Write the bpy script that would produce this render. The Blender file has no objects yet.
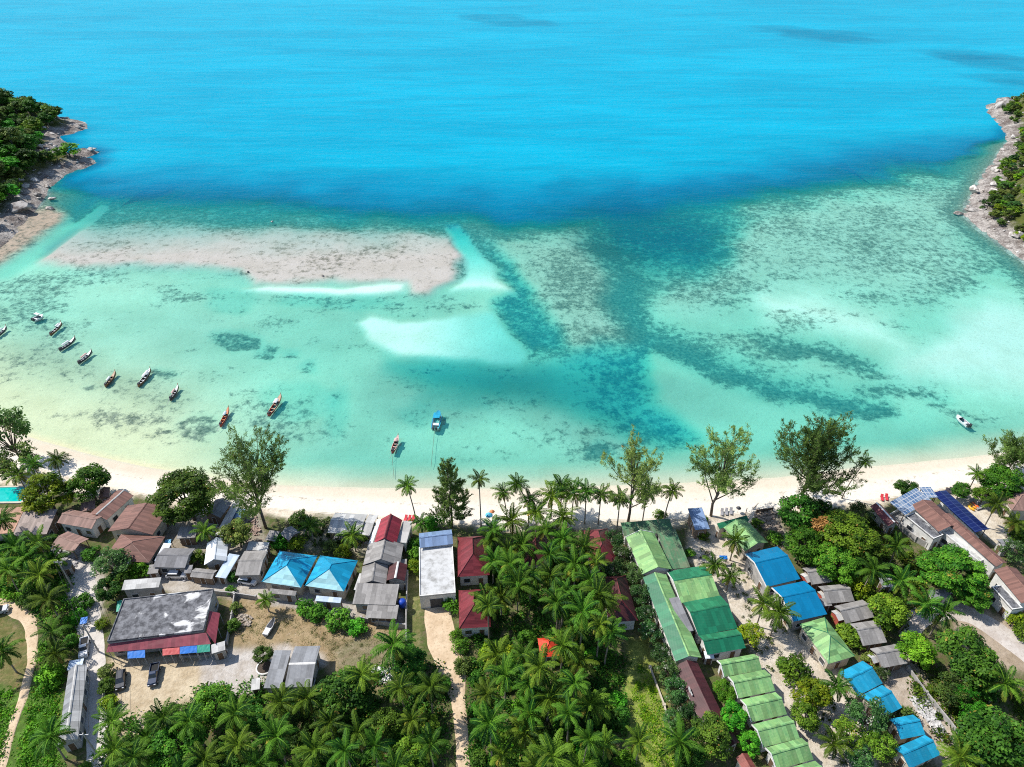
import bpy, bmesh, math, random
import numpy as np
from mathutils import Vector, Matrix

R = math.radians
SC = bpy.context.scene
COL = SC.collection

# ------------------------------------------------------------------ camera
CAM_H, PITCH, FOC = 117.0, R(35.0), 683.0
cam_data = bpy.data.cameras.new('camera')
cam_data.sensor_width = 36.0
cam_data.lens = 36.0 * FOC / 1024.0
cam_data.clip_start, cam_data.clip_end = 1.0, 30000.0
cam = bpy.data.objects.new('camera', cam_data)
cam.location = (0, 0, CAM_H)
cam.rotation_euler = (math.pi / 2 - PITCH, 0, 0)
COL.objects.link(cam)
SC.camera = cam

# ------------------------------------------------------------------ light
SUN_TO = Vector((-0.93, 0.36, 0)).normalized()
SUN_EL = R(51)
SUN_DIR = Vector((SUN_TO.x * math.cos(SUN_EL), SUN_TO.y * math.cos(SUN_EL), math.sin(SUN_EL)))
world = bpy.data.worlds.new('World')
SC.world = world
world.use_nodes = True
wn = world.node_tree.nodes
sky = wn.new('ShaderNodeTexSky')
sky.sky_type = 'NISHITA'
sky.sun_disc = False
sky.sun_elevation = SUN_EL
sky.sun_rotation = math.atan2(SUN_TO.x, SUN_TO.y)
sky.air_density, sky.dust_density, sky.ozone_density = 1.0, 0.6, 1.5
world.node_tree.links.new(sky.outputs[0], wn['Background'].inputs[0])
wn['Background'].inputs[1].default_value = 0.145
sun_data = bpy.data.lights.new('sun', 'SUN')
sun_data.energy, sun_data.angle, sun_data.color = 5.0, R(0.5), (1.0, 0.965, 0.90)
sun = bpy.data.objects.new('sun', sun_data)
sun.rotation_euler = SUN_DIR.to_track_quat('Z', 'Y').to_euler()
sun.location = (-200, 100, 300)
COL.objects.link(sun)
SC.view_settings.view_transform = 'Standard'
SC.view_settings.look = 'None'
SC.view_settings.gamma = 1
SC.view_settings.use_curve_mapping = False
SC.view_settings.exposure = 0.24
SC.cycles.use_denoising = False
SC.cycles.filter_width = 1.05
SC.cycles.max_bounces = 6
SC.cycles.diffuse_bounces = 3
SC.cycles.glossy_bounces = 2
SC.cycles.transparent_max_bounces = 12

# ------------------------------------------------------------------ survey helpers
WATER = -1.5
CP, SP = math.cos(PITCH), math.sin(PITCH)


def G(u, v, z=0.0):
    """ground (or height z) point seen at photo position u, v"""
    d = Vector((u - 512.0, FOC * CP + (383.5 - v) * SP, -FOC * SP + (383.5 - v) * CP))
    t = (z - CAM_H) / d.z
    return Vector((d.x * t, d.y * t, z))


def proj(x, y, z):
    """numpy: world to photo position"""
    zz = z - CAM_H
    dep = y * CP - zz * SP
    dep = np.maximum(dep, 1e-3)
    up = y * SP + zz * CP
    return 512.0 + FOC * x / dep, 383.5 - FOC * up / dep


def ppm(p):
    """photo pixels per metre at a world point"""
    return FOC / (p[1] * CP - (p[2] - CAM_H) * SP)


def vnoise(x, y, scale, seed=0, octaves=3):
    """value noise, 0..1"""
    rng = np.random.RandomState(seed)
    tab = rng.rand(256, 256)
    out = np.zeros_like(x, dtype=float)
    amp, tot = 1.0, 0.0
    for o in range(octaves):
        fx, fy = x / scale + 37.3 * o + 1000, y / scale + 11.7 * o + 1000
        ix, iy = np.floor(fx).astype(int), np.floor(fy).astype(int)
        tx, ty = fx - ix, fy - iy
        tx, ty = tx * tx * (3 - 2 * tx), ty * ty * (3 - 2 * ty)
        a, b = tab[ix % 256, iy % 256], tab[(ix + 1) % 256, iy % 256]
        c, d = tab[ix % 256, (iy + 1) % 256], tab[(ix + 1) % 256, (iy + 1) % 256]
        out += amp * ((a * (1 - tx) + b * tx) * (1 - ty) + (c * (1 - tx) + d * tx) * ty)
        tot += amp
        amp *= 0.5
        scale *= 0.5
    return out / tot


def sdist(poly, X, Y):
    """signed distance to a polygon, positive inside"""
    P = np.array(poly, float)
    d2 = np.full(X.shape, 1e18)
    inside = np.zeros(X.shape, bool)
    n = len(P)
    for i in range(n):
        ax, ay = P[i]
        bx, by = P[(i + 1) % n]
        ex, ey = bx - ax, by - ay
        wx, wy = X - ax, Y - ay
        t = np.clip((wx * ex + wy * ey) / (ex * ex + ey * ey + 1e-12), 0, 1)
        d2 = np.minimum(d2, (wx - ex * t) ** 2 + (wy - ey * t) ** 2)
        c = ((ay > Y) != (by > Y)) & (X < (bx - ax) * (Y - ay) / ((by - ay) if by != ay else 1e-12) + ax)
        inside ^= c
    d = np.sqrt(d2)
    return np.where(inside, d, -d)


def sstep(a, b, x):
    t = np.clip((x - a) / (b - a), 0, 1)
    return t * t * (3 - 2 * t)


# ------------------------------------------------------------------ object helpers
def tag(o, label=None, cat=None, group=None, kind=None):
    if label: o['label'] = label
    if cat: o['category'] = cat
    if group: o['group'] = group
    if kind: o['kind'] = kind
    return o


def empty(name, loc=(0, 0, 0), rz=0.0, parent=None):
    o = bpy.data.objects.new(name, None)
    o.empty_display_size = 0.5
    o.location = loc
    o.rotation_euler = (0, 0, rz)
    COL.objects.link(o)
    if parent: o.parent = parent
    return o


def link(name, mesh, parent=None, loc=(0, 0, 0), rz=0.0, mat=None):
    o = bpy.data.objects.new(name, mesh)
    COL.objects.link(o)
    o.location = loc
    o.rotation_euler = (0, 0, rz)
    if parent: o.parent = parent
    if mat is not None:
        if not len(mesh.materials): mesh.materials.append(mat)
        o.material_slots[0].link = 'OBJECT'
        o.material_slots[0].material = mat
    return o


class MB:
    """collects faces for one mesh object"""
    def __init__(s): s.v, s.f, s.mi, s.cur = [], [], [], 0

    def quad(s, *pts):
        b = len(s.v)
        s.v += [tuple(p) for p in pts]
        s.f.append(tuple(range(b, b + len(pts))))
        s.mi.append(s.cur)
        return s

    def box(s, x0, x1, y0, y1, z0, z1):
        p = [(x0, y0, z0), (x1, y0, z0), (x1, y1, z0), (x0, y1, z0), (x0, y0, z1), (x1, y0, z1), (x1, y1, z1), (x0, y1, z1)]
        b = len(s.v)
        s.v += p
        for f in ((0, 3, 2, 1), (4, 5, 6, 7), (0, 1, 5, 4), (1, 2, 6, 5), (2, 3, 7, 6), (3, 0, 4, 7)):
            s.f.append(tuple(b + i for i in f))
            s.mi.append(s.cur)
        return s

    def hexa(s, bot, top):
        """solid between two loops of the same length"""
        n = len(bot)
        b = len(s.v)
        s.v += [tuple(p) for p in bot] + [tuple(p) for p in top]
        s.f.append(tuple(b + i for i in reversed(range(n)))); s.mi.append(s.cur)
        s.f.append(tuple(b + n + i for i in range(n))); s.mi.append(s.cur)
        for i in range(n):
            j = (i + 1) % n
            s.f.append((b + i, b + j, b + n + j, b + n + i)); s.mi.append(s.cur)
        return s

    def tube(s, pts, rads, seg=7, cap=True):
        pts = [Vector(p) for p in pts]
        rings = []
        ref = Vector((0.31, 0.95, 0.05))
        for i, p in enumerate(pts):
            d = (pts[min(i + 1, len(pts) - 1)] - pts[max(i - 1, 0)]).normalized()
            a = d.cross(ref if abs(d.dot(ref)) < 0.95 else Vector((1, 0, 0))).normalized()
            c = d.cross(a)
            b = len(s.v)
            for k in range(seg):
                t = 2 * math.pi * k / seg
                s.v.append(tuple(p + (a * math.cos(t) + c * math.sin(t)) * rads[i]))
            rings.append(b)
        for i in range(len(rings) - 1):
            for k in range(seg):
                k2 = (k + 1) % seg
                s.f.append((rings[i] + k, rings[i] + k2, rings[i + 1] + k2, rings[i + 1] + k)); s.mi.append(s.cur)
        if cap:
            s.f.append(tuple(rings[0] + k for k in reversed(range(seg)))); s.mi.append(s.cur)
            s.f.append(tuple(rings[-1] + k for k in range(seg))); s.mi.append(s.cur)
        return s

    def mesh(s, name, mats, smooth=False):
        me = bpy.data.meshes.new(name)
        me.from_pydata(s.v, [], s.f)
        for m in (mats if isinstance(mats, (list, tuple)) else [mats]): me.materials.append(m)
        if any(s.mi): me.polygons.foreach_set('material_index', s.mi)
        if smooth: me.polygons.foreach_set('use_smooth', [True] * len(s.f))
        me.update()
        return me

    def build(s, name, mats, parent=None, loc=(0, 0, 0), rz=0.0, smooth=False):
        return link(name, s.mesh(name, mats, smooth), parent, loc, rz)


def np_mesh(name, V, F, mats, attrs=None, smooth=False):
    me = bpy.data.meshes.new(name)
    V = np.asarray(V, dtype=np.float32)
    F = np.asarray(F, dtype=np.int32)
    n = F.shape[1]
    me.vertices.add(len(V)); me.vertices.foreach_set('co', V.ravel())
    me.loops.add(F.size); me.loops.foreach_set('vertex_index', F.ravel())
    me.polygons.add(len(F))
    me.polygons.foreach_set('loop_start', np.arange(len(F), dtype=np.int32) * n)
    me.polygons.foreach_set('loop_total', np.full(len(F), n, dtype=np.int32))
    if smooth: me.polygons.foreach_set('use_smooth', np.ones(len(F), dtype=bool))
    for m in (mats if isinstance(mats, (list, tuple)) else [mats]): me.materials.append(m)
    for k, a in (attrs or {}).items():
        a = np.asarray(a, dtype=np.float32)
        if a.ndim == 1:
            at = me.attributes.new(k, 'FLOAT', 'POINT'); at.data.foreach_set('value', a)
        else:
            at = me.attributes.new(k, 'FLOAT_COLOR', 'POINT')
            at.data.foreach_set('color', np.concatenate([a, np.ones((len(a), 1), np.float32)], 1).ravel())
    me.update(); me.validate()
    return me


def grid_faces(nx, ny):
    i = np.arange(nx - 1)[None, :] + np.arange(ny - 1)[:, None] * nx
    i = i.ravel()
    return np.stack([i, i + 1, i + nx + 1, i + nx], 1)


# ------------------------------------------------------------------ materials
class NT:
    def __init__(s, name):
        s.m = bpy.data.materials.new(name)
        s.m.use_nodes = True
        s.n, s.l = s.m.node_tree.nodes, s.m.node_tree.links
        s.bsdf = s.n['Principled BSDF']
        s.out = s.n['Material Output']

    def new(s, t, **kw):
        nd = s.n.new('ShaderNode' + t)
        for k, v in kw.items(): setattr(nd, k, v)
        return nd

    def put(s, sock, val):
        if isinstance(val, bpy.types.NodeSocket): s.l.new(val, sock)
        elif isinstance(val, (tuple, list)) and len(val) == 3 and sock.type == 'RGBA': sock.default_value = (*val, 1)
        else: sock.default_value = val

    def math(s, op, a, b=None, clamp=False):
        nd = s.new('Math', operation=op); nd.use_clamp = clamp
        s.put(nd.inputs[0], a)
        if b is not None: s.put(nd.inputs[1], b)
        return nd.outputs[0]

    def mix(s, f, a, b, blend='MIX'):
        nd = s.new('Mix', data_type='RGBA', blend_type=blend)
        s.put(nd.inputs[0], f); s.put(nd.inputs[6], a); s.put(nd.inputs[7], b)
        return nd.outputs[2]

    def ramp(s, f, lo, hi, a=0.0, b=1.0):
        nd = s.new('MapRange'); nd.interpolation_type = 'SMOOTHSTEP'
        s.put(nd.inputs[0], f); s.put(nd.inputs[1], lo); s.put(nd.inputs[2], hi); s.put(nd.inputs[3], a); s.put(nd.inputs[4], b)
        return nd.outputs[0]

    def coords(s, kind='Object', scale=(1, 1, 1), rot=(0, 0, 0)):
        if kind == 'World': o = s.new('NewGeometry').outputs['Position']
        else: o = s.new('TexCoord').outputs[kind]
        if scale != (1, 1, 1) or rot != (0, 0, 0):
            mp = s.new('Mapping'); s.l.new(o, mp.inputs[0])
            mp.inputs['Scale'].default_value = scale; mp.inputs['Rotation'].default_value = rot
            o = mp.outputs[0]
        return o

    def noise(s, co, scale, detail=4, rough=0.55, dist=0.0):
        nd = s.new('TexNoise')
        s.l.new(co, nd.inputs['Vector'])
        nd.inputs['Scale'].default_value = scale; nd.inputs['Detail'].default_value = detail
        nd.inputs['Roughness'].default_value = rough; nd.inputs['Distortion'].default_value = dist
        return nd.outputs[0]

    def attr(s, name, out='Fac'):
        return s.new('Attribute', attribute_name=name).outputs[out]

    def bump(s, h, strength, dist=0.1):
        nd = s.new('Bump'); nd.inputs['Strength'].default_value = strength; nd.inputs['Distance'].default_value = dist
        s.l.new(h, nd.inputs['Height'])
        s.l.new(nd.outputs[0], s.bsdf.inputs['Normal'])

    def rnd(s): return s.new('ObjectInfo').outputs['Random']

    def base(s, col, rough=0.7, spec=0.3, metal=0.0):
        s.put(s.bsdf.inputs['Base Color'], col)
        s.bsdf.inputs['Roughness'].default_value = rough
        s.bsdf.inputs['Specular IOR Level'].default_value = spec
        s.bsdf.inputs['Metallic'].default_value = metal
        return s.m


def mk(name, col, col2=None, rough=0.75, scale=0.6, amount=0.9, lo=0.35, hi=0.7, spec=0.25, bump=0.0, bscale=4.0, metal=0.0, coord='Object', rnd=0.0):
    t = NT(name)
    co = t.coords(coord)
    c2 = col2 or tuple(x * 0.72 for x in col)
    f = t.ramp(t.noise(co, scale, 6, 0.62), lo, hi, 0.0, amount)
    c = t.mix(f, col, c2)
    if rnd:
        k = t.ramp(t.rnd(), 0, 1, 1 - rnd, 1 + rnd)
        c = t.mix(1.0, c, t.new('CombineColor').outputs[0], 'MULTIPLY')
        cc = c.node.inputs[7].links[0].from_node
        for i in range(3): t.l.new(k, cc.inputs[i])
    if bump: t.bump(t.noise(co, bscale, 5), bump)
    return t.base(c, rough, spec, metal)


def roof_mat(name, col, stain=None, pale=None, stain_amt=0.6, panel=0.9, rough=0.55, pale_amt=0.25, seam=0.35, pvar=0.2):
    """sheet roofing: panels of slightly different age, seams, streaks running down the slope, stains"""
    t = NT(name)
    co = t.coords('Object')
    sep = t.new('SeparateXYZ'); t.l.new(co, sep.inputs[0])
    px = t.math('FLOOR', t.math('DIVIDE', sep.outputs[0], panel))
    py = t.math('FLOOR', t.math('DIVIDE', sep.outputs[1], 2.6))
    comb = t.new('CombineXYZ'); t.l.new(px, comb.inputs[0]); t.l.new(py, comb.inputs[1])
    oi = t.new('ObjectInfo')
    t.l.new(oi.outputs['Random'], comb.inputs[2])
    wn_ = t.new('TexWhiteNoise', noise_dimensions='3D'); t.l.new(comb.outputs[0], wn_.inputs['Vector'])
    k = t.ramp(wn_.outputs[0], 0, 1, 1 - pvar, 1 + pvar)
    st = stain or tuple(x * 0.45 for x in col)
    pl = pale or tuple(min(0.9, x * 1.35 + 0.05) for x in col)
    mpn = t.new('Mapping'); t.l.new(co, mpn.inputs[0]); mpn.inputs['Scale'].default_value = (2.2, 0.35, 0.6)
    t.l.new(oi.outputs['Random'], mpn.inputs['Location'])
    streak = t.ramp(t.noise(mpn.outputs[0], 1.0, 6, 0.65), 0.48, 0.75, 0, stain_amt)
    big = t.ramp(t.noise(co, 0.28, 6, 0.65), 0.42, 0.66, 0, stain_amt)
    spk = t.ramp(t.noise(co, 1.7, 5, 0.7), 0.5, 0.72, 0, pale_amt)
    c = t.mix(streak, col, st)
    c = t.mix(big, c, t.mix(0.5, col, st))
    c = t.mix(spk, c, pl)
    fr = t.math('FRACT', t.math('DIVIDE', sep.outputs[0], panel))
    c = t.mix(t.ramp(fr, 0.0, 0.09, seam, 0.0), c, tuple(x * 0.4 for x in col))
    cc = t.new('CombineColor')
    for i in range(3): t.l.new(k, cc.inputs[i])
    c = t.mix(1.0, c, cc.outputs[0], 'MULTIPLY')
    lit = t.math('MULTIPLY', t.ramp(t.noise(co, 3.1, 5, 0.75), 0.60, 0.68), t.ramp(t.noise(co, 0.35, 3, 0.6), 0.42, 0.6, 0, 0.75))
    c = t.mix(lit, c, (0.13, 0.095, 0.055))
    wv = t.new('TexWave', wave_type='BANDS', bands_direction='X'); t.l.new(co, wv.inputs[0]); wv.inputs['Scale'].default_value = 1.6
    t.bump(wv.outputs[1], 0.25, 0.04)
    return t.base(c, rough, 0.35)


def leaf_mat(name, c0, c1, old=(0.30, 0.20, 0.04), trans=0.22, rough=0.55, hue=(0.475, 0.52)):
    """foliage: per-clump light and dark leaves, old leaves, a little translucency"""
    t = NT(name)
    ti = t.attr('tint')
    od = t.attr('old')
    c = t.mix(ti, c0, c1)
    c = t.mix(od, c, old)
    hsv = t.new('HueSaturation')
    t.put(hsv.inputs['Hue'], t.ramp(t.math('FRACT', t.math('MULTIPLY', t.rnd(), 7.31)), 0, 1, *hue))
    t.put(hsv.inputs['Value'], t.ramp(t.rnd(), 0, 1, 0.68, 1.30))
    t.l.new(c, hsv.inputs['Color'])
    t.base(hsv.outputs[0], rough, 0.12)
    tr = t.new('BsdfTranslucent'); t.l.new(hsv.outputs[0], tr.inputs[0])
    ms = t.new('MixShader'); ms.inputs[0].default_value = trans
    t.l.new(t.bsdf.outputs[0], ms.inputs[1]); t.l.new(tr.outputs[0], ms.inputs[2])
    t.l.new(ms.outputs[0], t.out.inputs[0])
    return t.m

# ================================================================== the setting
# shoreline (water's edge) and top of the beach, surveyed along x
SHORE_PX = [(0, 424), (25, 437), (60, 447), (102, 459), (173, 473), (211, 479), (286, 487), (378, 490), (464, 490), (542, 489), (610, 487), (686, 484), (778, 479), (863, 468), (930, 462), (980, 457), (1024, 451)]
TOP_PX = [(0, 470), (40, 470), (100, 486), (150, 496), (230, 506), (330, 514), (420, 520), (500, 526), (560, 522), (640, 520), (700, 518), (760, 512), (860, 502), (900, 497), (960, 486), (1024, 478)]
sh = [G(u, v, WATER) for u, v in SHORE_PX]
SHX = [-420, -330, -275, -235, -200, -172] + [p.x for p in sh] + [160, 190, 215, 260, 330, 420]
SHY = [430, 340, 285, 240, 200, 172] + [p.y for p in sh] + [157, 195, 240, 300, 370, 440]
tp = [G(u, v, 0) for u, v in TOP_PX]
TPX = [-420, -260, -200, -165] + [p.x for p in tp] + [165, 200, 260, 420]
TPY = [330, 240, 175, 142] + [p.y for p in tp] + [145, 190, 270, 400]


def shore_y(x): return np.interp(x, SHX, SHY) + 0.8 * (vnoise(x, x * 0, 14, 3) - 0.5)
def top_y(x): return np.minimum(np.interp(x, TPX, TPY), shore_y(x) - 6)


# ---- seabed fields in survey coordinates (depth in metres, reef cover 0..1, bottom tone)
V_E = ([0, 100, 300, 450, 560, 650, 750, 850, 950, 1024], [192, 197, 205, 212, 217, 210, 193, 177, 160, 142])
REEF_FLAT = [(38, 262), (52, 244), (95, 219), (200, 222), (300, 226), (400, 227), (452, 234), (468, 256), (455, 275), (430, 293), (408, 292), (402, 281), (330, 284), (250, 283), (238, 271), (150, 265), (80, 265)]
ROCK_FLAT = [(-60, 275), (0, 262), (30, 246), (62, 222), (70, 212), (45, 205), (0, 215), (-80, 225)]
CHANNEL = [(-12, 278), (0, 266), (38, 244), (72, 222), (100, 201), (107, 203), (84, 226), (48, 254), (8, 277)]
CHANNEL_2 = [(446, 224), (460, 224), (474, 243), (492, 262), (496, 278), (512, 289), (480, 287), (452, 290), (466, 274), (470, 260), (457, 244)]
STRIP = [(240, 289), (300, 293), (370, 294), (402, 290), (403, 282), (380, 283), (340, 288), (270, 285)]
SAND_PATCH = [(352, 320), (366, 312), (400, 321), (450, 317), (494, 311), (508, 328), (531, 352), (522, 361), (450, 358), (395, 352), (368, 340)]
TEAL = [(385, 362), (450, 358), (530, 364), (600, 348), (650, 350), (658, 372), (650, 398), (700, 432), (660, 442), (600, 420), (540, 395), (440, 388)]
DARK_1 = [(472, 228), (496, 246), (514, 268), (530, 296), (548, 322), (566, 350), (535, 354), (512, 330), (498, 308), (508, 292), (500, 268), (482, 246)]
REEF_MID = [(484, 236), (520, 226), (596, 220), (612, 262), (640, 312), (650, 340), (610, 350), (566, 348), (536, 312), (506, 262)]
BAND = [(600, 232), (640, 270), (660, 325), (720, 357), (800, 380), (884, 402), (894, 416), (830, 412), (756, 398), (690, 374), (640, 350), (606, 300)]
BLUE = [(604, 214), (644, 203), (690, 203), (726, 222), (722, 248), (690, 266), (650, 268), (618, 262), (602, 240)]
STREAK = [[(800, 338), (850, 345), (905, 378), (900, 384), (850, 368), (805, 350)], [(860, 388), (900, 380), (946, 384), (930, 392), (890, 396)], [(930, 396), (950, 393), (955, 402), (940, 404)], [(742, 330), (790, 338), (830, 356), (800, 362), (760, 348)]]
REEF_R = [(672, 212), (780, 192), (960, 170), (990, 190), (970, 240), (955, 285), (890, 300), (820, 292), (760, 285), (700, 310), (660, 306)]
SAND_R = [(955, 312), (988, 294), (1060, 308), (1060, 395), (975, 384), (895, 372), (928, 342)]
SAND_R2 = [(760, 292), (820, 296), (880, 318), (905, 345), (860, 335), (800, 318), (768, 316)]
CLEAR = [(655, 350), (700, 378), (780, 402), (860, 420), (940, 412), (960, 430), (880, 452), (740, 455), (700, 430), (660, 400)]
GRASS_L = [(-40, 346), (48, 338), (75, 358), (112, 370), (172, 389), (195, 402), (165, 414), (120, 402), (88, 386), (40, 376), (-40, 385)]
PATCHES = [(238, 340, 22, 11, .60), (270, 352, 15, 10, .58), (297, 353, 8, 5, .5), (312, 366, 8, 6, .5), (200, 427, 26, 16, .55), (600, 452, 13, 14, .75), (425, 415, 22, 10, .4), (672, 438, 18, 8, .45), (172, 432, 5, 3, .9), (98, 391, 7, 4, .7), (160, 370, 8, 4, .6), (330, 300, 60, 6, .35), (300, 400, 40, 20, .25), (340, 410, 12, 30, .2), (455, 402, 40, 8, .35), (232, 300, 30, 12, .35)]


def fields(x, y):
    u, v = proj(x, y, np.full_like(x, WATER))
    j = (vnoise(x, y, 20, 5, 5) - 0.5) * 1.5
    j2 = (vnoise(x + 300, y, 7, 8, 3) - 0.5)
    uj, vj = u + j * 26 + j2 * 8, v + j2 * 10 + j * 7

    def m(poly, soft, jit=1.0):
        return sstep(-soft, soft, sdist(poly, u + (uj - u) * jit, v + (vj - v) * jit))

    t = v - np.interp(u, *V_E) + j * 14
    depth = np.interp(t, [-220, -100, -50, -22, 0, 14, 40, 90, 400], [30, 24, 15, 9, 5.0, 2.2, 1.2, 1.05, 1.0])
    left = sstep(330, 120, u)
    depth = depth - 0.25 * left * sstep(30, 60, t)
    mot = vnoise(x * 0.6, y, 15, 21, 5)
    reef = 0.27 + 0.24 * sstep(0.40, 0.68, mot)
    depth = depth + 0.35 * (vnoise(x * 0.7, y, 40, 22, 4) - 0.5)
    reef = np.where(t < 24, np.maximum(reef, 0.8 * sstep(-45, -5, t) * sstep(34, 12, t)), reef)
    tone = np.ones(x.shape + (3,)) * np.array((0.68, 0.65, 0.51))
    tone = tone * (0.74 + 0.42 * vnoise(x * .8, y, 28, 25, 5))[:, None]

    def put(a, arr, val):
        if arr.ndim == 2: return arr * (1 - a[:, None]) + np.array(val) * a[:, None]
        return arr * (1 - a) + val * a
    # right hand reefs, and cloud shade put into the depth
    a = m(REEF_R, 34); depth = put(a, depth, 0.85); reef = put(a, reef, 0.44 + 0.09 * sstep(0.3, 0.7, mot)); tone = put(a * .6, tone, (0.62, 0.56, 0.48))
    a = m(REEF_MID, 34); depth = put(a, depth, 0.8); reef = put(a, reef, 0.44 + 0.12 * sstep(0.35, 0.65, mot)); tone = put(a * .8, tone, (0.52, 0.465, 0.385))
    a = m(BLUE, 34); depth = put(a, depth, 2.9); reef = put(a, reef, 0.62)  # reef bed; the extra depth also stands in for cloud shade
    a = m(BAND, 20); depth = put(a, depth, 1.7); reef = put(a, reef, 0.66 + .16 * sstep(.35, .6, mot))
    for s_ in STREAK:
        a = m(s_, 10); depth = put(a, depth, 1.3); reef = put(a, reef, 0.64)
    a = m(TEAL, 18); depth = put(a, depth, 2.5); reef = put(a * .8, reef, 0.26 + 0.34 * sstep(540, 620, u))  # left part is a cloud shadow put into the depth, right part reef
    a = m(DARK_1, 9); depth = put(a, depth, 2.1); reef = put(a, reef, 0.60)
    a = m(CLEAR, 10); depth = put(a, depth, 1.15); reef = put(a, reef, 0.03)
    a = m(SAND_R, 26) * .85; depth = put(a, depth, 0.5); reef = put(a, reef, 0.02); tone = put(a, tone, (0.70, 0.70, 0.64))
    a = m(SAND_R2, 20); depth = put(a * .8, depth, 0.45); reef = put(a, reef, 0.10 + .34 * sstep(.5, .62, mot)); tone = put(a * .8, tone, (0.78, 0.76, 0.68))
    a = m(SAND_PATCH, 4.0, .6); depth = put(a, depth, 0.55 + 0.9 * sstep(400, 530, u)); reef = put(a, reef, 0.0); tone = put(a, tone, (0.74, 0.75, 0.68))
    # left lagoon
    a = m(GRASS_L, 18); reef = put(a, reef, 0.44); tone = put(a * .75, tone, (0.30, 0.29, 0.23))
    a = sstep(-22, 8, t) * sstep(80, 50, t) * sstep(510, 470, u) * sstep(60, 110, u); reef = put(a, reef, 0.60); tone = put(a, tone, (0.50, 0.44, 0.40)); depth = put(a * .6, depth, np.minimum(depth, 1.3))
    a = m(REEF_FLAT, 6.0, .75) * sstep(208, 240, v + j * 10)
    depth = put(a, depth, 0.03 + 0.35 * sstep(258, 232, v + j * 14)); reef = put(a, reef, 0.36 + .10 * sstep(.35, .7, mot)); tone = put(a, tone, (0.44, 0.405, 0.37))
    a = m(STRIP, 2.5, .3); depth = put(a, depth, 0.35); reef = put(a, reef, 0.0); tone = put(a, tone, (0.78, 0.78, 0.70))
    a = m(CHANNEL_2, 3.5, .32); depth = put(a, depth, np.interp(v, [224, 250, 285], [3.0, 1.7, 0.5])); reef = put(a, reef, 0.0); tone = put(a, tone, (0.78, 0.78, 0.70))
    for (cu, cv, ru, rv, q) in PATCHES:
        rr = np.sqrt(((uj - cu) / ru) ** 2 + ((vj - cv) / rv) ** 2)
        a = sstep(1.25, 0.7, rr); reef = np.maximum(reef, a * q); depth = depth + 0.25 * a
    # towards the beach
    vs = np.interp(u, [p[0] for p in SHORE_PX], [p[1] for p in SHORE_PX])
    w = vs - v
    depth = np.minimum(depth, 0.020 * np.maximum(w, 0) + 0.00050 * np.maximum(w, 0) ** 2 + 0.05 + 0.25 * sstep(0.45, 0.8, vnoise(x, y, 18, 31, 3)) * sstep(4, 20, w))
    yel = sstep(150, 20, w) * sstep(360, 130, u)
    depth = put(yel, depth, np.minimum(depth, 0.26)); tone = put(yel * .9, tone, (0.66, 0.58, 0.37))
    reef = reef * (1 - 0.6 * sstep(45, 10, w))
    gry = sstep(60, 12, w) * sstep(280, 420, u); tone = put(gry * .85, tone, (0.45, 0.45, 0.34))
    # shallows round the two headlands
    for hp in HEADLANDS:
        d = -sdist(hp, x, y)
        depth = np.minimum(depth, np.maximum(d, 0) * (0.10 + 0.7 * sstep(0, -25, t)) + 0.05 + 1.5 * sstep(-20, -50, t))
        reef = np.maximum(reef, sstep(30, 5, d) * .7)
    a = m(ROCK_FLAT, 6, .5); depth = put(a, depth, 0.05); reef = put(a, reef, 0.46); tone = put(a, tone, (0.40, 0.31, 0.24))
    a = m(CHANNEL, 2.5, .12); depth = put(a, depth, np.interp(u, [0, 60, 105], [1.1, 1.25, 1.9])); reef = put(a, reef, 0.02)
    return np.maximum(depth, 0.02), np.clip(reef, 0, 1), tone


def wpoly(px, z=WATER): return [tuple(G(u, v, z)[:2]) for u, v in px]


HEAD_L = wpoly([(-90, 300), (-30, 262), (2, 240), (14, 224), (30, 207), (42, 190), (52, 180), (66, 172), (80, 168), (90, 163), (80, 158), (92, 153), (84, 151), (68, 157), (55, 160), (48, 157), (54, 150), (62, 145), (55, 140), (50, 136), (70, 133), (82, 129), (80, 123), (62, 120), (45, 118), (38, 113), (0, 104), (-120, 96), (-420, 96), (-420, 300)])
HEAD_R = wpoly([(1090, 320), (1034, 262), (1014, 248), (998, 236), (984, 226), (970, 214), (975, 204), (983, 190), (990, 176), (1000, 164), (1008, 150), (1014, 142), (1010, 132), (1004, 124), (993, 113), (992, 106), (1008, 104), (1040, 96), (1200, 88), (1420, 88), (1420, 320)])
HEADLANDS = [HEAD_L, HEAD_R]

# ---- materials of the setting
t = NT('seabed_sand_and_reef')
pos = t.coords('World')
tone_c = t.attr('tone', 'Color')
reef_a = t.attr('reef')
n1 = t.noise(t.coords('World', (0.9, 0.8, 1)), 0.42, 7, 0.80)
n2 = t.noise(t.coords('World', (1, 1.5, 1)), 0.13, 5, 0.62, 0.6)
nn = t.math('ADD', t.math('MULTIPLY', n1, 0.78), t.math('MULTIPLY', n2, 0.22))
th = t.ramp(reef_a, 0, 1, 0.70, 0.30)
mask = t.ramp(t.math('SUBTRACT', nn, th), -0.07, 0.08, 0, 1)
reefcol = t.mix(t.ramp(t.noise(pos, 0.9, 4, 0.7), 0.35, 0.65), (0.045, 0.055, 0.04), (0.24, 0.22, 0.17))
sandv = t.mix(t.ramp(t.noise(pos, 0.09, 6, 0.6), 0.35, 0.7, 0, 0.35), tone_c, t.mix(1.0, tone_c, (0.72, 0.70, 0.62), 'MULTIPLY'))
sandv = t.mix(t.ramp(t.noise(pos, 1.1, 4, 0.7), 0.52, 0.7, 0, 0.32), sandv, (0.34, 0.30, 0.23))
c = t.mix(t.math('MULTIPLY', mask, 0.9), sandv, reefcol)
t.bump(n1, 0.5, 0.5)
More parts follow.
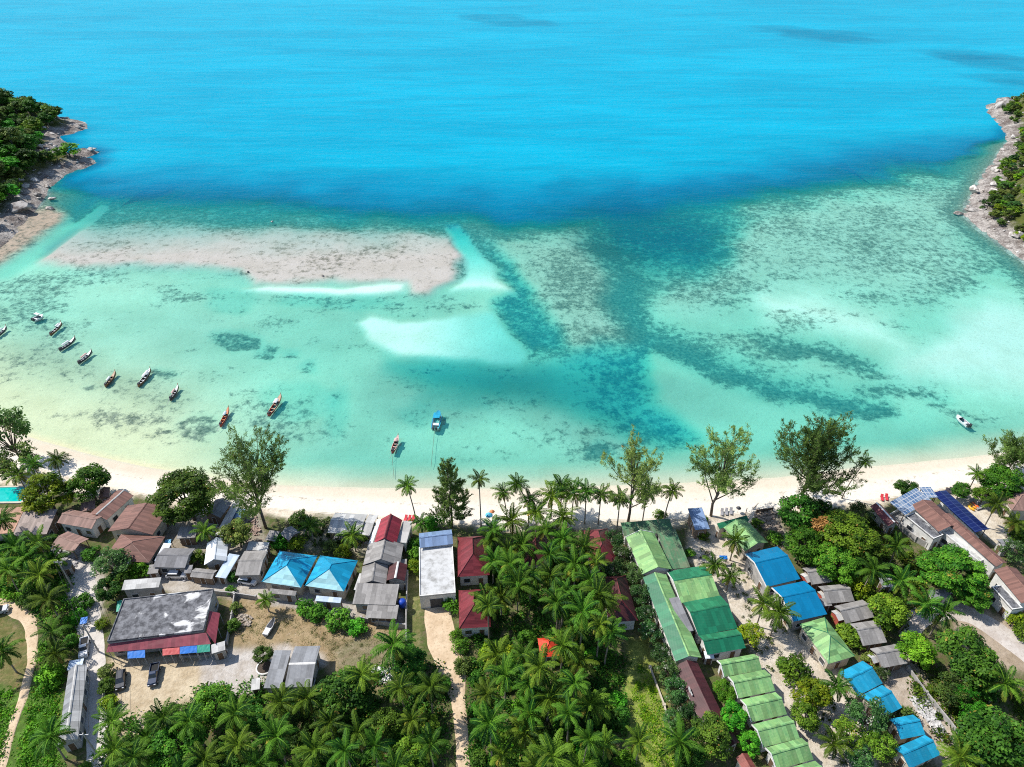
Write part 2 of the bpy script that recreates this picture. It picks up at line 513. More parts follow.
SEABED_MAT = t.base(c, 0.9, 0.1)

t = NT('sea_water')
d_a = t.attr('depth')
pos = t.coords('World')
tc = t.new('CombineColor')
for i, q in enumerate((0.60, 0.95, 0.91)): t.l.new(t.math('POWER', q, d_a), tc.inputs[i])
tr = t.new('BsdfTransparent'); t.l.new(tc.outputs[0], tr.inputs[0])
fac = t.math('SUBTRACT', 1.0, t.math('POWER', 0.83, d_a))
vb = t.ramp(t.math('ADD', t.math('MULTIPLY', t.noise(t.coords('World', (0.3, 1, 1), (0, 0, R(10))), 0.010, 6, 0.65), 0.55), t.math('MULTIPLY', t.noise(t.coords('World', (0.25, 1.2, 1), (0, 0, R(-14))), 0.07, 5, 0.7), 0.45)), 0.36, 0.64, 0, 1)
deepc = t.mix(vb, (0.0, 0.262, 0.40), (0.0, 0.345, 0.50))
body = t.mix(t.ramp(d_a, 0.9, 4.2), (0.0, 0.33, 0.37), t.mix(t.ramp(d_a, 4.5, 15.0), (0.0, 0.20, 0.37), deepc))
df = t.new('BsdfDiffuse'); t.l.new(body, df.inputs[0])
m1 = t.new('MixShader'); t.l.new(fac, m1.inputs[0]); t.l.new(tr.outputs[0], m1.inputs[1]); t.l.new(df.outputs[0], m1.inputs[2])
wv = t.math('ADD', t.noise(t.coords('World', (0.7, 1.3, 1), (0, 0, R(12))), 0.55, 5, 0.6), t.math('MULTIPLY', t.noise(t.coords('World', (0.5, 1.6, 1), (0, 0, R(-8))), 0.11, 3, 0.5), 1.6))
bp = t.new('Bump'); bp.inputs['Strength'].default_value = 0.9; bp.inputs['Distance'].default_value = 0.35
t.l.new(wv, bp.inputs['Height'])
gl = t.new('BsdfGlossy'); gl.inputs['Roughness'].default_value = 0.16
t.l.new(bp.outputs[0], gl.inputs['Normal']); t.l.new(bp.outputs[0], df.inputs['Normal'])
fr = t.new('Fresnel'); fr.inputs['IOR'].default_value = 1.26; t.l.new(bp.outputs[0], fr.inputs['Normal'])
m2 = t.new('MixShader'); t.l.new(t.math('MULTIPLY', fr.outputs[0], 0.20), m2.inputs[0]); t.l.new(m1.outputs[0], m2.inputs[1]); t.l.new(gl.outputs[0], m2.inputs[2])
t.l.new(m2.outputs[0], t.out.inputs[0])
SEA_MAT = t.m

t = NT('beach_sand')
pos = t.coords('World')
wet = t.attr('wet')
c = t.mix(t.ramp(t.noise(pos, 0.5, 6, 0.7), 0.4, 0.7, 0, 0.35), (0.68, 0.615, 0.525), (0.54, 0.47, 0.38))
c = t.mix(t.ramp(t.noise(pos, 2.3, 4, 0.7), 0.58, 0.72, 0, 0.4), c, (0.42, 0.34, 0.25))
c = t.mix(wet, c, t.mix(1.0, c, (0.87, 0.83, 0.76), 'MULTIPLY'))
dr = t.math('MULTIPLY', t.ramp(t.math('ABSOLUTE', t.math('SUBTRACT', wet, 0.25)), 0.0, 0.25, 1, 0), t.ramp(t.noise(pos, 0.9, 6, 0.75), 0.52, 0.62))
c = t.mix(t.math('MULTIPLY', dr, 0.6), c, (0.20, 0.16, 0.10))
t.bump(t.noise(pos, 1.4, 5), 0.5, 0.2)
SAND_MAT = t.base(c, 0.85, 0.15)

t = NT('land_ground')
pos = t.coords('World')
zc = t.attr('zone', 'Color')
gr = t.attr('green')
c = t.mix(t.ramp(t.noise(pos, 0.35, 7, 0.7), 0.35, 0.68, 0, 0.75), zc, t.mix(1.0, zc, (0.62, 0.56, 0.48), 'MULTIPLY'))
c = t.mix(t.ramp(t.noise(pos, 1.6, 5, 0.75), 0.52, 0.68, 0, 0.5), c, t.mix(1.0, zc, (0.5, 0.46, 0.4), 'MULTIPLY'))
c = t.mix(t.ramp(t.noise(pos, 0.9, 5, 0.7), 0.56, 0.7, 0, 0.35), c, t.mix(0.5, zc, (0.62, 0.57, 0.5)))
c = t.mix(t.math('MULTIPLY', gr, t.ramp(t.noise(pos, 0.8, 6, 0.7), 0.38, 0.58)), c, t.mix(t.noise(pos, 2.0, 3), (0.03, 0.07, 0.012), (0.09, 0.14, 0.025)))
t.bump(t.noise(pos, 1.2, 6, 0.7), 0.8, 0.35)
GROUND_MAT = t.base(c, 0.92, 0.1)

# ---- sea sheet and seabed
def spaced(lo, a, b, hi, step, n):
    left_ = a - np.geomspace(step * 2, a - lo, n)[::-1] if lo < a else np.array([])
    right = b + np.geomspace(step * 2, hi - b, n)
    return np.concatenate([left_, np.arange(a, b, step), right])


xs = spaced(-9000, -380, 380, 9000, 1.6, 26)
ys = np.concatenate([np.arange(70, 450, 1.6), 450 + np.geomspace(3, 14000, 50)])
X, Y = np.meshgrid(xs, ys)
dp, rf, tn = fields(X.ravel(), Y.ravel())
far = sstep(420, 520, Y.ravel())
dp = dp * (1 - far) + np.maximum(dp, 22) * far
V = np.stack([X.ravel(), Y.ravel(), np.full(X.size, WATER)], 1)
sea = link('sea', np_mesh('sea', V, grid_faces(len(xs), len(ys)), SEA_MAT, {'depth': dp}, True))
tag(sea, kind='structure')

xs = spaced(-900, -380, 380, 900, 1.6, 12)
ts = np.concatenate([np.arange(-2, 60, 1.3), np.arange(60, 340, 1.7), np.array([345, 380, 440, 560, 900])])
X, T = np.meshgrid(xs, ts)
Y = shore_y(X) + T
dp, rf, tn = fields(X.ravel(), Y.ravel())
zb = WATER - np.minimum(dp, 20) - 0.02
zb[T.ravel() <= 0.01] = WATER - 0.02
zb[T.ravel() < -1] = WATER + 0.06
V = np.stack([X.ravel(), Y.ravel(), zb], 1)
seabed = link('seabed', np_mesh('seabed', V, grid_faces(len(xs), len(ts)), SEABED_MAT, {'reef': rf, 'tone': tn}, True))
tag(seabed, kind='structure')

# ---- beach
xs = np.arange(-420, 420.1, 1.2)
fr_ = np.linspace(0, 1, 22)
X, Fq = np.meshgrid(xs, fr_)
YS, YT = shore_y(X), top_y(X)
Y = YS - (YS - YT) * Fq + 0.6 * (1 - Fq)
prof = np.interp(Fq, [0, 0.25, 0.55, 1.0], [WATER - 0.10, WATER + 0.25, -0.45, 0.02])
Zb = prof + 0.05 * (vnoise(X, Y, 5, 9, 3) - 0.5) * sstep(0.05, 0.3, Fq) * sstep(1.0, .9, Fq)
wetm = sstep(0.66, 0.20, Fq + 0.12 * (vnoise(X, Y, 9, 4) - 0.5))
V = np.stack([X.ravel(), Y.ravel(), Zb.ravel()], 1)
beach = link('beach', np_mesh('beach', V, grid_faces(len(xs), len(fr_))[:, ::-1], SAND_MAT, {'wet': wetm.ravel()}, True))
tag(beach, kind='structure')

# ---- land
ZONES = [  # polygon in survey coordinates, colour, edge softness, greenness
    ([(-60, 465), (1084, 465), (1084, 490), (960, 492), (860, 506), (760, 518), (640, 526), (500, 532), (330, 520), (150, 502), (-60, 478)], (0.70, 0.62, 0.50), 4, 0.0),
    ([(685, 512), (765, 512), (760, 545), (800, 640), (870, 700), (880, 775), (800, 775), (752, 650), (690, 560)], (0.62, 0.55, 0.46), 5, 0.1),
    ([(590, 515), (690, 515), (680, 528), (600, 530)], (0.62, 0.55, 0.44), 4, 0.1),
    ([(930, 480), (1000, 500), (1015, 540), (1010, 552), (985, 540), (955, 505)], (0.62, 0.55, 0.45), 3, 0.05),
    ([(108, 658), (225, 648), (260, 690), (190, 700), (165, 725), (118, 740)], (0.57, 0.47, 0.33), 5, 0.03),
    ([(200, 655), (232, 645), (330, 640), (345, 655), (262, 690), (225, 700), (205, 690)], (0.52, 0.48, 0.44), 4, 0.0),
    ([(228, 600), (262, 598), (410, 625), (404, 690), (330, 700), (320, 650), (230, 645)], (0.38, 0.28, 0.165), 5, 0.13),
    ([(330, 640), (404, 640), (404, 690), (340, 690)], (0.27, 0.22, 0.14), 8, 0.3),
    ([(140, 568), (262, 580), (410, 610), (404, 622), (300, 608), (225, 598), (140, 590)], (0.45, 0.41, 0.36), 3, 0.0),
    ([(262, 590), (350, 596), (352, 618), (270, 605)], (0.36, 0.34, 0.32), 3, 0.0),
    ([(405, 560), (422, 560), (424, 660), (408, 660)], (0.24, 0.22, 0.10), 3, 0.55),
    ([(-40, 680), (25, 690), (62, 660), (58, 780), (-40, 790)], (0.12, 0.22, 0.04), 6, 0.8),
    ([(5, 612), (32, 640), (26, 690), (-20, 680), (-20, 615)], (0.22, 0.18, 0.08), 5, 0.5),
    ([(630, 640), (650, 640), (682, 760), (690, 790), (632, 790), (622, 700)], (0.30, 0.34, 0.08), 6, 0.5),
    ([(868, 655), (905, 645), (965, 735), (985, 775), (940, 775), (885, 690)], (0.46, 0.39, 0.32), 4, 0.05),
    ([(950, 600), (1040, 620), (1040, 680), (990, 660), (955, 640)], (0.40, 0.32, 0.24), 5, 0.05),
    ([(60, 560), (100, 556), (108, 610), (66, 605)], (0.52, 0.48, 0.43), 4, 0.0),
    ([(300, 515), (372, 518), (372, 556), (290, 548)], (0.40, 0.36, 0.28), 5, 0.35),
    ([(165, 505), (262, 510), (262, 560), (165, 560)], (0.34, 0.30, 0.25), 5, 0.1),
    ([(760, 515), (775, 512), (800, 545), (780, 548)], (0.50, 0.44, 0.36), 4, 0.1),
]
xs = np.concatenate([-np.geomspace(150, 900, 14)[::-1], np.arange(-140, 140, 0.7), np.geomspace(150, 900, 14)])
gs = np.concatenate([np.arange(0, 95, 0.7), np.geomspace(97, 500, 14)])
X, Q = np.meshgrid(xs, gs)
Y = top_y(X) + 0.4 - Q
x, y = X.ravel(), Y.ravel()
u, v = proj(x, y, np.zeros_like(x))
front = y > 5
j = (vnoise(x, y, 5, 11, 4) - 0.5) * 16
j2 = (vnoise(x + 99, y, 5, 12, 4) - 0.5) * 16
zone = np.ones((len(x), 3)) * np.array((0.16, 0.13, 0.075))
green = np.full(len(x), 0.75)
for poly, colr, soft, gq in ZONES:
    a = sstep(-soft, soft, sdist(poly, u + j, v + j2)) * front
    zone = zone * (1 - a[:, None]) + np.array(colr) * a[:, None]
    green = green * (1 - a) + gq * a
z = 0.10 * (vnoise(x, y, 7, 13, 3) - 0.5) * sstep(2, 8, Q.ravel())
V = np.stack([x, y, z], 1)
ground = link('ground', np_mesh('ground', V, grid_faces(len(xs), len(gs))[:, ::-1], GROUND_MAT, {'zone': zone, 'green': green}, True))
tag(ground, kind='structure')


def ribbon(name, pts_px, widths, mat, z=0.075, seed=0, wob=0.35):
    """a road or track as its own sheet with worn, uneven edges"""
    P = [G(u_, v_) for u_, v_ in pts_px]
    cum = [0]
    for i in range(len(P) - 1): cum.append(cum[-1] + (P[i + 1] - P[i]).length)
    n = max(4, int(cum[-1] / 0.8))
    s_ = np.linspace(0, cum[-1], n)
    cx, cy = np.interp(s_, cum, [p.x for p in P]), np.interp(s_, cum, [p.y for p in P])
    for _ in range(6):
        cx[1:-1] = (cx[:-2] + 2 * cx[1:-1] + cx[2:]) / 4; cy[1:-1] = (cy[:-2] + 2 * cy[1:-1] + cy[2:]) / 4
    w = np.interp(s_, cum, widths)
    dx, dy = np.gradient(cx), np.gradient(cy)
    L = np.hypot(dx, dy); nx, ny = -dy / L, dx / L
    rows = []
    for k, q in enumerate(np.linspace(-0.5, 0.5, 9)):
        ww = w * q
        if k in (0, 8): ww = ww + np.sign(q) * wob * (vnoise(s_ + seed * 7 + k * 50, s_ * 0, 3.0, 40 + seed, 3) - 0.5) * 2
        zz = np.full(n, z) + (0.03 - 0.12 * (2 * q) ** 8)
        rows.append(np.stack([cx + nx * ww, cy + ny * ww, zz], 1))
    V = np.concatenate(rows)
    o = link(name, np_mesh(name, V, grid_faces(n, 9)[:, ::-1], mat, None, True))
    return tag(o, kind='structure')


def track_mat(name, a, b, c):
    t = NT(name)
    pos = t.coords('World')
    q = t.mix(t.ramp(t.noise(pos, 0.4, 6, 0.7), 0.35, 0.65), a, b)
    q = t.mix(t.ramp(t.noise(pos, 2.2, 5, 0.75), 0.5, 0.7, 0, 0.7), q, c)
    t.bump(t.noise(pos, 2.0, 5, 0.7), 0.5, 0.15)
    return t.base(q, 0.9, 0.15)


ROAD_MAT = track_mat('pale_concrete_road', (0.62, 0.57, 0.51), (0.50, 0.46, 0.42), (0.38, 0.34, 0.30))
DIRT_MAT = track_mat('sandy_dirt', (0.62, 0.48, 0.33), (0.50, 0.37, 0.24), (0.30, 0.22, 0.13))
GREY_MAT = track_mat('grey_gravel', (0.52, 0.47, 0.42), (0.42, 0.36, 0.31), (0.28, 0.24, 0.20))
ribbon('road', [(77, 556), (82, 585), (87, 612), (94, 650), (95, 700), (97, 740), (98, 790)], [5.5, 5.4, 4.6, 3.7, 3.7, 3.7, 3.7], ROAD_MAT, seed=1)
ribbon('dirt_track', [(-20, 598), (8, 606), (28, 618), (34, 645), (30, 672), (22, 700), (10, 735), (-4, 775)], [2.2, 2.6, 2.4, 1.9, 1.6, 1.6, 1.8, 2.0], DIRT_MAT, seed=2)
ribbon('path', [(437, 606), (441, 640), (452, 668), (459, 700), (462, 735), (464, 790)], [5.5, 6.4, 5.8, 2.6, 2.3, 2.2], DIRT_MAT, seed=3)
ribbon('gravel_road', [(905, 640), (918, 618), (940, 608), (968, 613), (1000, 632), (1030, 655), (1080, 690)], [2.5, 4.0, 5.0, 5.0, 5.0, 5.0, 5.0], GREY_MAT, seed=4)

# ---- headlands
ROCKY = mk('rocky_slope', (0.36, 0.29, 0.22), (0.16, 0.12, 0.09), scale=0.12, bump=0.9, bscale=0.7, coord='World', rough=0.9)
t = NT('headland_soil')
pos = t.coords('World')
gn = t.attr('veg')
c = t.mix(t.ramp(t.noise(pos, 0.13, 6, 0.7), 0.35, 0.65), (0.46, 0.42, 0.38), (0.16, 0.13, 0.115))
vo = t.new('TexVoronoi', feature='DISTANCE_TO_EDGE'); t.l.new(t.coords('World', (1, 1, 2.5)), vo.inputs['Vector']); vo.inputs['Scale'].default_value = 0.55; t.l.new(t.mix(0.5, t.coords('World'), t.new('TexNoise').outputs[1], 'ADD'), vo.inputs['Vector'])
c = t.mix(t.ramp(vo.outputs['Distance'], 0.0, 0.14, 0.5, 0.0), c, (0.08, 0.065, 0.055))
c = t.mix(t.math('MULTIPLY', gn, t.ramp(t.noise(pos, 0.2, 5, 0.7), 0.3, 0.5)), c, t.mix(t.noise(pos, 0.5, 3), (0.03, 0.06, 0.012), (0.14, 0.14, 0.035)))
t.bump(t.noise(pos, 0.35, 6, 0.7), 1.0, 1.5)
HEAD_MAT = t.base(c, 0.95, 0.1)


def head_h(poly, x, y, steep, top):
    d = sdist(poly, x, y)
    n = vnoise(x, y, 9, 51, 4) - 0.5
    h = np.where(d > 0, np.minimum(1.6 + 0.25 * d + np.maximum(d - 12, 0) * steep, top), np.maximum(d * 0.45, -4) + 1.6)
    h = h + n * np.where(d > -2, np.clip(1.5 + d * 0.12, 0, 5), 0.8) + (vnoise(x + y * .4, y, 4.2, 52, 2) - .5) * np.where(d > -3, 3.0, .5)
    return WATER + h, d


for nm, poly, (x0, x1, y0, y1), steep, top in (('left', HEAD_L, (-460, -190, 200, 620), 0.6, 27), ('right', HEAD_R, (190, 520, 200, 660), 0.75, 46)):
    xs, ys = np.arange(x0, x1, 2.2), np.arange(y0, y1, 2.2)
    X, Y = np.meshgrid(xs, ys)
    Z, D = head_h(poly, X.ravel(), Y.ravel(), steep, top)
    V = np.stack([X.ravel(), Y.ravel(), Z], 1)
    o = link('headland', np_mesh('headland', V, grid_faces(len(xs), len(ys)), HEAD_MAT, {'veg': sstep(4, 10, D)}, False))
    tag(o, kind='structure')

# ---- the clouds that shade parts of the bay (they stand in the open sky above it)
t = NT('cloud_vapour')
t.n.remove(t.bsdf)
vs = t.new('VolumeScatter'); vs.inputs['Color'].default_value = (1, 1, 1, 1); vs.inputs['Density'].default_value = 0.009
t.l.new(vs.outputs[0], t.out.inputs['Volume'])
CLOUD_MAT = t.m
for k, (u, v, rx, ry, rz, q) in enumerate(((490, 18, 40, 44, 20, 0), (528, 23, 44, 36, 22, .3), (780, 30, 38, 34, 18, .2), (822, 36, 48, 44, 22, 0), (858, 41, 30, 26, 14, -.2), (955, 52, 34, 30, 16, 0), (995, 62, 46, 48, 26, -.3), (1012, 80, 36, 30, 20, .2),
                                           (657, 236, 36, 34, 26, 0), (592, 190, 20, 26, 16, .3), (560, 385, 44, 20, 20, -.25), (470, 385, 26, 14, 14, .2))):
    p = G(u, v, WATER) + SUN_DIR * ((430 + 25 * (k % 3)) / math.sin(SUN_EL))
    bm = bmesh.new(); bmesh.ops.create_icosphere(bm, subdivisions=4, radius=1.0)
    co = np.array([tuple(v_.co) for v_ in bm.verts])
    n_ = vnoise(co[:, 0] * 10 + k * 31, co[:, 1] * 10 + co[:, 2] * 7, 6.0, 60 + k, 3) - .5
    for v_, e in zip(bm.verts, n_): v_.co = v_.co * (1 + 1.5 * e)
    for v_ in bm.verts: v_.co = Vector((v_.co.x * rx, v_.co.y * ry, v_.co.z * rz))
    me = bpy.data.meshes.new('cloud'); bm.to_mesh(me); bm.free(); me.materials.append(CLOUD_MAT)
    tag(link('cloud', me, None, p, q), kind='structure')

# ================================================================== plants: prototypes
BARK = mk('palm_bark', (0.30, 0.26, 0.21), (0.17, 0.14, 0.11), scale=1.5, bump=0.5, bscale=6, rough=0.9)
WOOD = mk('tree_bark', (0.16, 0.13, 0.10), (0.08, 0.065, 0.05), scale=1.2, bump=0.6, bscale=5, rough=0.9)
LEAF = {
    'palm': leaf_mat('palm_leaf', (0.007, 0.042, 0.005), (0.115, 0.225, 0.017), (0.36, 0.31, 0.05), 0.2, 0.6),
    'dark': leaf_mat('dark_leaf', (0.012, 0.048, 0.006), (0.085, 0.19, 0.018)),
    'mid': leaf_mat('mid_leaf', (0.018, 0.075, 0.006), (0.145, 0.30, 0.022)),
    'bright': leaf_mat('bright_leaf', (0.022, 0.12, 0.006), (0.13, 0.38, 0.020)),
    'yellow': leaf_mat('yellow_leaf', (0.045, 0.14, 0.006), (0.25, 0.37, 0.014)),
    'olive': leaf_mat('olive_leaf', (0.025, 0.055, 0.010), (0.15, 0.22, 0.038), (0.25, 0.15, 0.05)),
    'grey': leaf_mat('grey_green_leaf', (0.012, 0.045, 0.010), (0.095, 0.19, 0.045), (0.55, 0.52, 0.45)),
    'needle': leaf_mat('casuarina_needles', (0.05, 0.11, 0.02), (0.19, 0.32, 0.065), (0.2, 0.14, 0.07), 0.3),
    'needle_pale': leaf_mat('pale_casuarina_needles', (0.075, 0.15, 0.028), (0.28, 0.42, 0.10), (0.28, 0.2, 0.1), 0.3),
    'needle_mid': leaf_mat('young_casuarina_needles', (0.06, 0.12, 0.022), (0.24, 0.35, 0.075), (0.2, 0.14, 0.07), 0.3),
    'rust': leaf_mat('rust_leaf', (0.16, 0.075, 0.02), (0.36, 0.19, 0.06), (0.3, 0.12, 0.04), hue=(0.50, 0.51)),
}


def leaves(P, N, size, rng, aspect=0.55, along=None):
    """diamond leaves at points P facing N; returns vertices and faces"""
    n = len(P)
    N = N / (np.linalg.norm(N, axis=1, keepdims=True) + 1e-9)
    a = along if along is not None else rng.normal(size=(n, 3))
    a = a - N * (a * N).sum(1, keepdims=True)
    a = a / (np.linalg.norm(a, axis=1, keepdims=True) + 1e-9)
    b = np.cross(N, a)
    s = np.asarray(size).reshape(-1, 1)
    q0 = P - a * s * 0.5
    q1 = P + b * s * aspect * 0.5 - N * s * 0.10
    q2 = P + a * s * 0.5
    q3 = P - b * s * aspect * 0.5 - N * s * 0.10
    V = np.stack([q0, q1, q2, q3], 1).reshape(-1, 3)
    return V, np.arange(4 * n).reshape(-1, 4)


def crown_mesh(name, seed, R0, hc, flat, n_clump, per, leaf, clump_r, old_amt=0.0, layers=False, aspect=0.6, hollow=0.45, gap=0.0):
    rng = np.random.RandomState(seed)
    Vs, tint, old = [], [], []
    cents = []
    lob = rng.uniform(0.58, 1.22, 7); ph = rng.uniform(0, 6.28)
    k = 0
    while len(cents) < n_clump and k < 6000:
        k += 1
        d = rng.normal(size=3); d /= np.linalg.norm(d)
        if d[2] < -0.55: continue
        az = (math.atan2(d[1], d[0]) + ph) % (2 * math.pi) / (2 * math.pi) * 7
        i0 = int(az) % 7; f = az - int(az)
        ext = lob[i0] * (1 - f) + lob[(i0 + 1) % 7] * f
        r = rng.uniform(hollow, 1.0) ** 0.6 * (1 + (ext - 1) * (1 - abs(d[2])))
        c = d * r * np.array([R0, R0, R0 * flat])
        if layers: c[2] = round(c[2] / (R0 * 0.2)) * R0 * 0.2 + rng.normal() * 0.05 * R0
        if any(np.linalg.norm(c - q) < clump_r * (0.45 + gap) for q in cents): continue
        cents.append(c)
    P_all, N_all, S_all = [], [], []
    for c in cents:
        cr = clump_r * rng.uniform(0.65, 1.3)
        n = int(per * (cr / clump_r) ** 1.6)
        d = rng.normal(size=(n, 3)); d /= np.linalg.norm(d, axis=1, keepdims=True)
        d[:, 2] = np.abs(d[:, 2]) * np.where(rng.rand(n) < 0.8, 1, -0.6)
        rad = cr * rng.uniform(0.55, 1.05, n)
        sq = np.array([1.15, 1.15, 0.35 if layers else 0.72])
        P = c + d * rad[:, None] * sq
        N = d * 0.7 + np.array([0, 0, 0.75]) + rng.normal(size=(n, 3)) * 0.38
        P_all.append(P); N_all.append(N); S_all.append(leaf * rng.uniform(0.7, 1.35, n))
        tb = rng.uniform(0.05, 0.95)
        tint.append(np.clip(tb + rng.normal(size=n) * 0.18, 0, 1))
        ob = 1.0 if rng.rand() < old_amt * 0.3 else 0.0
        old.append(np.where(rng.rand(n) < old_amt + ob * 0.4, rng.uniform(0.4, 1.0, n), 0.0))
    P = np.concatenate(P_all) + np.array([0, 0, hc])
    V, F = leaves(P, np.concatenate(N_all), np.concatenate(S_all), rng, aspect)
    me = np_mesh(name, V, F, LEAF['mid'], {'tint': np.repeat(np.concatenate(tint), 4), 'old': np.repeat(np.concatenate(old), 4)})
    return me, [c + np.array([0, 0, hc]) for c in cents]


def limb_mesh(name, seed, cents, trunk_h, r0, n_limbs, base_spread=0.0):
    rng = random.Random(seed)
    mb = MB()
    top = Vector((rng.uniform(-.3, .3), rng.uniform(-.3, .3), trunk_h))
    mb.tube([(0, 0, -0.4), (0, 0, 0.1), top * 0.5 + Vector((rng.uniform(-.2, .2), rng.uniform(-.2, .2), 0)), top], [r0 * 1.35, r0 * 1.1, r0 * 0.9, r0 * 0.7], 8)
    for c in rng.sample(cents, min(n_limbs, len(cents))):
        c = Vector(c)
        st = top * rng.uniform(0.75, 1.0)
        mid = st.lerp(c, 0.5) + Vector((rng.uniform(-.4, .4), rng.uniform(-.4, .4), rng.uniform(0, .5)))
        mb.tube([st, mid, c], [r0 * 0.5, r0 * 0.32, r0 * 0.1], 5)
        for _ in range(2):
            e = c + Vector((rng.uniform(-1, 1), rng.uniform(-1, 1), rng.uniform(-.2, .8))) * (r0 * 4)
            mb.tube([mid.lerp(c, 0.5), e], [r0 * 0.2, r0 * 0.06], 4)
    return mb.mesh(name, WOOD, True)


PROTO = {}
for i in range(5):
    me, ce = crown_mesh('broad_crown', 100 + i, 4.0, 5.0, 0.72 + 0.10 * (i % 3), 54, 100, 0.46, 0.98, gap=0.14, old_amt=0.02)
    PROTO['broad', i] = (me, limb_mesh('broad_trunk', 200 + i, ce, 3.0, 0.24, 14), 4.0, 5.0)
for i in range(3):
    me, ce = crown_mesh('big_crown', 300 + i, 8.0, 8.0, 0.62, 104, 140, 0.62, 1.45, layers=(i == 2), gap=0.12, old_amt=0.02)
    PROTO['big', i] = (me, limb_mesh('big_trunk', 400 + i, ce, 4.5, 0.45, 22), 8.0, 8.0)
for i in range(3):
    me, ce = crown_mesh('open_crown', 500 + i, 4.0, 4.6, 0.8, 44, 62, 0.40, 0.85, old_amt=0.03, gap=0.3, hollow=0.3)
    PROTO['open', i] = (me, limb_mesh('open_trunk', 600 + i, ce, 1.8, 0.16, 24), 4.0, 4.6)
for i in range(4):
    me, ce = crown_mesh('shrub_crown', 700 + i, 1.5, 0.85, 0.75, 20, 60, 0.30, 0.62)
    PROTO['shrub', i] = (me, limb_mesh('shrub_stem', 800 + i, ce, 0.5, 0.07, 8), 1.5, 0.85)
for i in range(3):
    me, ce = crown_mesh('hill_crown', 900 + i, 4.0, 4.2, 0.85, 34, 46, 0.85, 1.25)
    PROTO['hill', i] = (me, limb_mesh('hill_trunk', 950 + i, ce, 2.4, 0.3, 6), 4.0, 4.2)


def casuarina_mesh(name, seed, h, r, n_limb, conical, dens):
    """feathery beach sheoak: ascending limbs that carry upright plumes of fine needles"""
    rng = np.random.RandomState(seed)
    wood = MB()
    P, A, S, T = [], [], [], []

    def plume(p, d, ln, wid, n, tb):
        e = p + d * ln
        wood.tube([p, p.lerp(e, .6)], [0.035, 0.012], 3, False)
        t_ = rng.rand(n) ** 0.8
        q = np.array(p)[None] + np.array(d)[None] * (t_ * ln)[:, None] + rng.normal(size=(n, 3)) * (wid * (1.05 - 0.75 * t_))[:, None]
        al = np.array(d)[None] * 0.9 + rng.normal(size=(n, 3)) * 0.45
        P.append(q); A.append(al); S.append(rng.uniform(0.5, 1.1, n)); T.append(np.clip(tb + rng.normal(size=n) * .15, 0, 1))

    r0 = 0.30 * (h / 25) ** 0.7
    pts = [Vector((0, 0, -0.4))] + [Vector((*(rng.normal(size=2) * 0.010 * h), h * f)) for f in (0.15, 0.3, 0.45, 0.6, 0.75, 0.9)]
    if not conical: pts = pts[:-1]
    wood.tube(pts, [r0 * (1.15 - 0.14 * k) for k in range(len(pts))], 8)

    def on_trunk(f):
        z = h * f
        for k in range(len(pts) - 1):
            if pts[k + 1].z >= z: return pts[k].lerp(pts[k + 1], (z - pts[k].z) / (pts[k + 1].z - pts[k].z))
        return pts[-1].copy()
    if conical:
        nl = int(46 * dens)
        for i in range(nl):
            f = 0.10 + 0.88 * (i + rng.rand()) / nl
            az = i * 2.39996 + rng.uniform(-.4, .4)
            ln = (r * (1 - f) ** 0.75 + 0.5) * rng.uniform(0.65, 1.15)
            p = on_trunk(min(f, .9)); p.z = h * f * 0.93
            d = Vector((math.cos(az), math.sin(az), 0.45)).normalized()
            wood.tube([p, p + d * ln * .9], [0.07, 0.02], 4, False)
            tb = rng.uniform(.1, .9)
            for k in range(max(2, int(ln * 1.6))):
                q = p + d * ln * (0.25 + 0.75 * (k + rng.rand()) / max(2, int(ln * 1.6)))
                pd = (d * rng.uniform(.4, 1) + Vector((0, 0, .55)) + Vector(rng.normal(size=3) * .35)).normalized()
                plume(q, pd, rng.uniform(1.2, 2.2), .26, 34, tb + rng.uniform(-.2, .2))
    else:
        nl = n_limb
        for i in range(nl):
            az = i * 2.39996 + rng.uniform(-.5, .5)
            el = R(rng.uniform(-12, 78)) if i > 1 else R(85)
            f0 = rng.uniform(0.14, 0.55)
            k_ = rng.uniform(.75, 1.08)
            tip = Vector((math.cos(az) * math.cos(el) * r * k_, math.sin(az) * math.cos(el) * r * k_, h * (0.60 + 0.38 * math.sin(el) * k_)))
            p = on_trunk(f0)
            if tip.z < p.z + 1: p = on_trunk(max(.12, tip.z / h - .2))
            mid = p.lerp(tip, 0.5) + Vector((0, 0, -0.03 * h))
            path = [p, p.lerp(mid, .5), mid, mid.lerp(tip, .5) + Vector((0, 0, .01 * h)), tip]
            wood.tube(path, [r0 * .55, r0 * .45, r0 * .34, r0 * .2, r0 * .06], 5, False)
            tb0 = rng.uniform(.15, .8)
            npl = int(15 * dens)
            for k in range(npl):
                g = 0.30 + 0.72 * (k + rng.rand()) / npl
                x = min(3.999, g * 4); q = path[int(x)].lerp(path[int(x) + 1], x - int(x))
                out = Vector((math.cos(az), math.sin(az), 0))
                q = q + Vector(rng.normal(size=3)) * (0.09 * r) * (1.1 - .5 * g)
                pd = (out * rng.uniform(.0, .7) + Vector((0, 0, .9)) + Vector(rng.normal(size=3)) * .42).normalized()
                plume(q, pd, rng.uniform(1.8, 3.6) * r / 9, .40, int(44 * r / 9), tb0 + rng.uniform(-.3, .3))
    P, A, S, T = np.concatenate(P), np.concatenate(A), np.concatenate(S), np.concatenate(T)
    V, F = leaves(P, rng.normal(size=P.shape) + np.array([0, 0, 0.6]), S, rng, 0.17, A)
    cm = np_mesh(name + '_crown', V, F, LEAF['needle'], {'tint': np.repeat(np.clip(T, 0, 1), 4), 'old': np.repeat((rng.rand(len(T)) < 0.04) * 0.7, 4)})
    return cm, wood.mesh(name + '_trunk', WOOD, True)


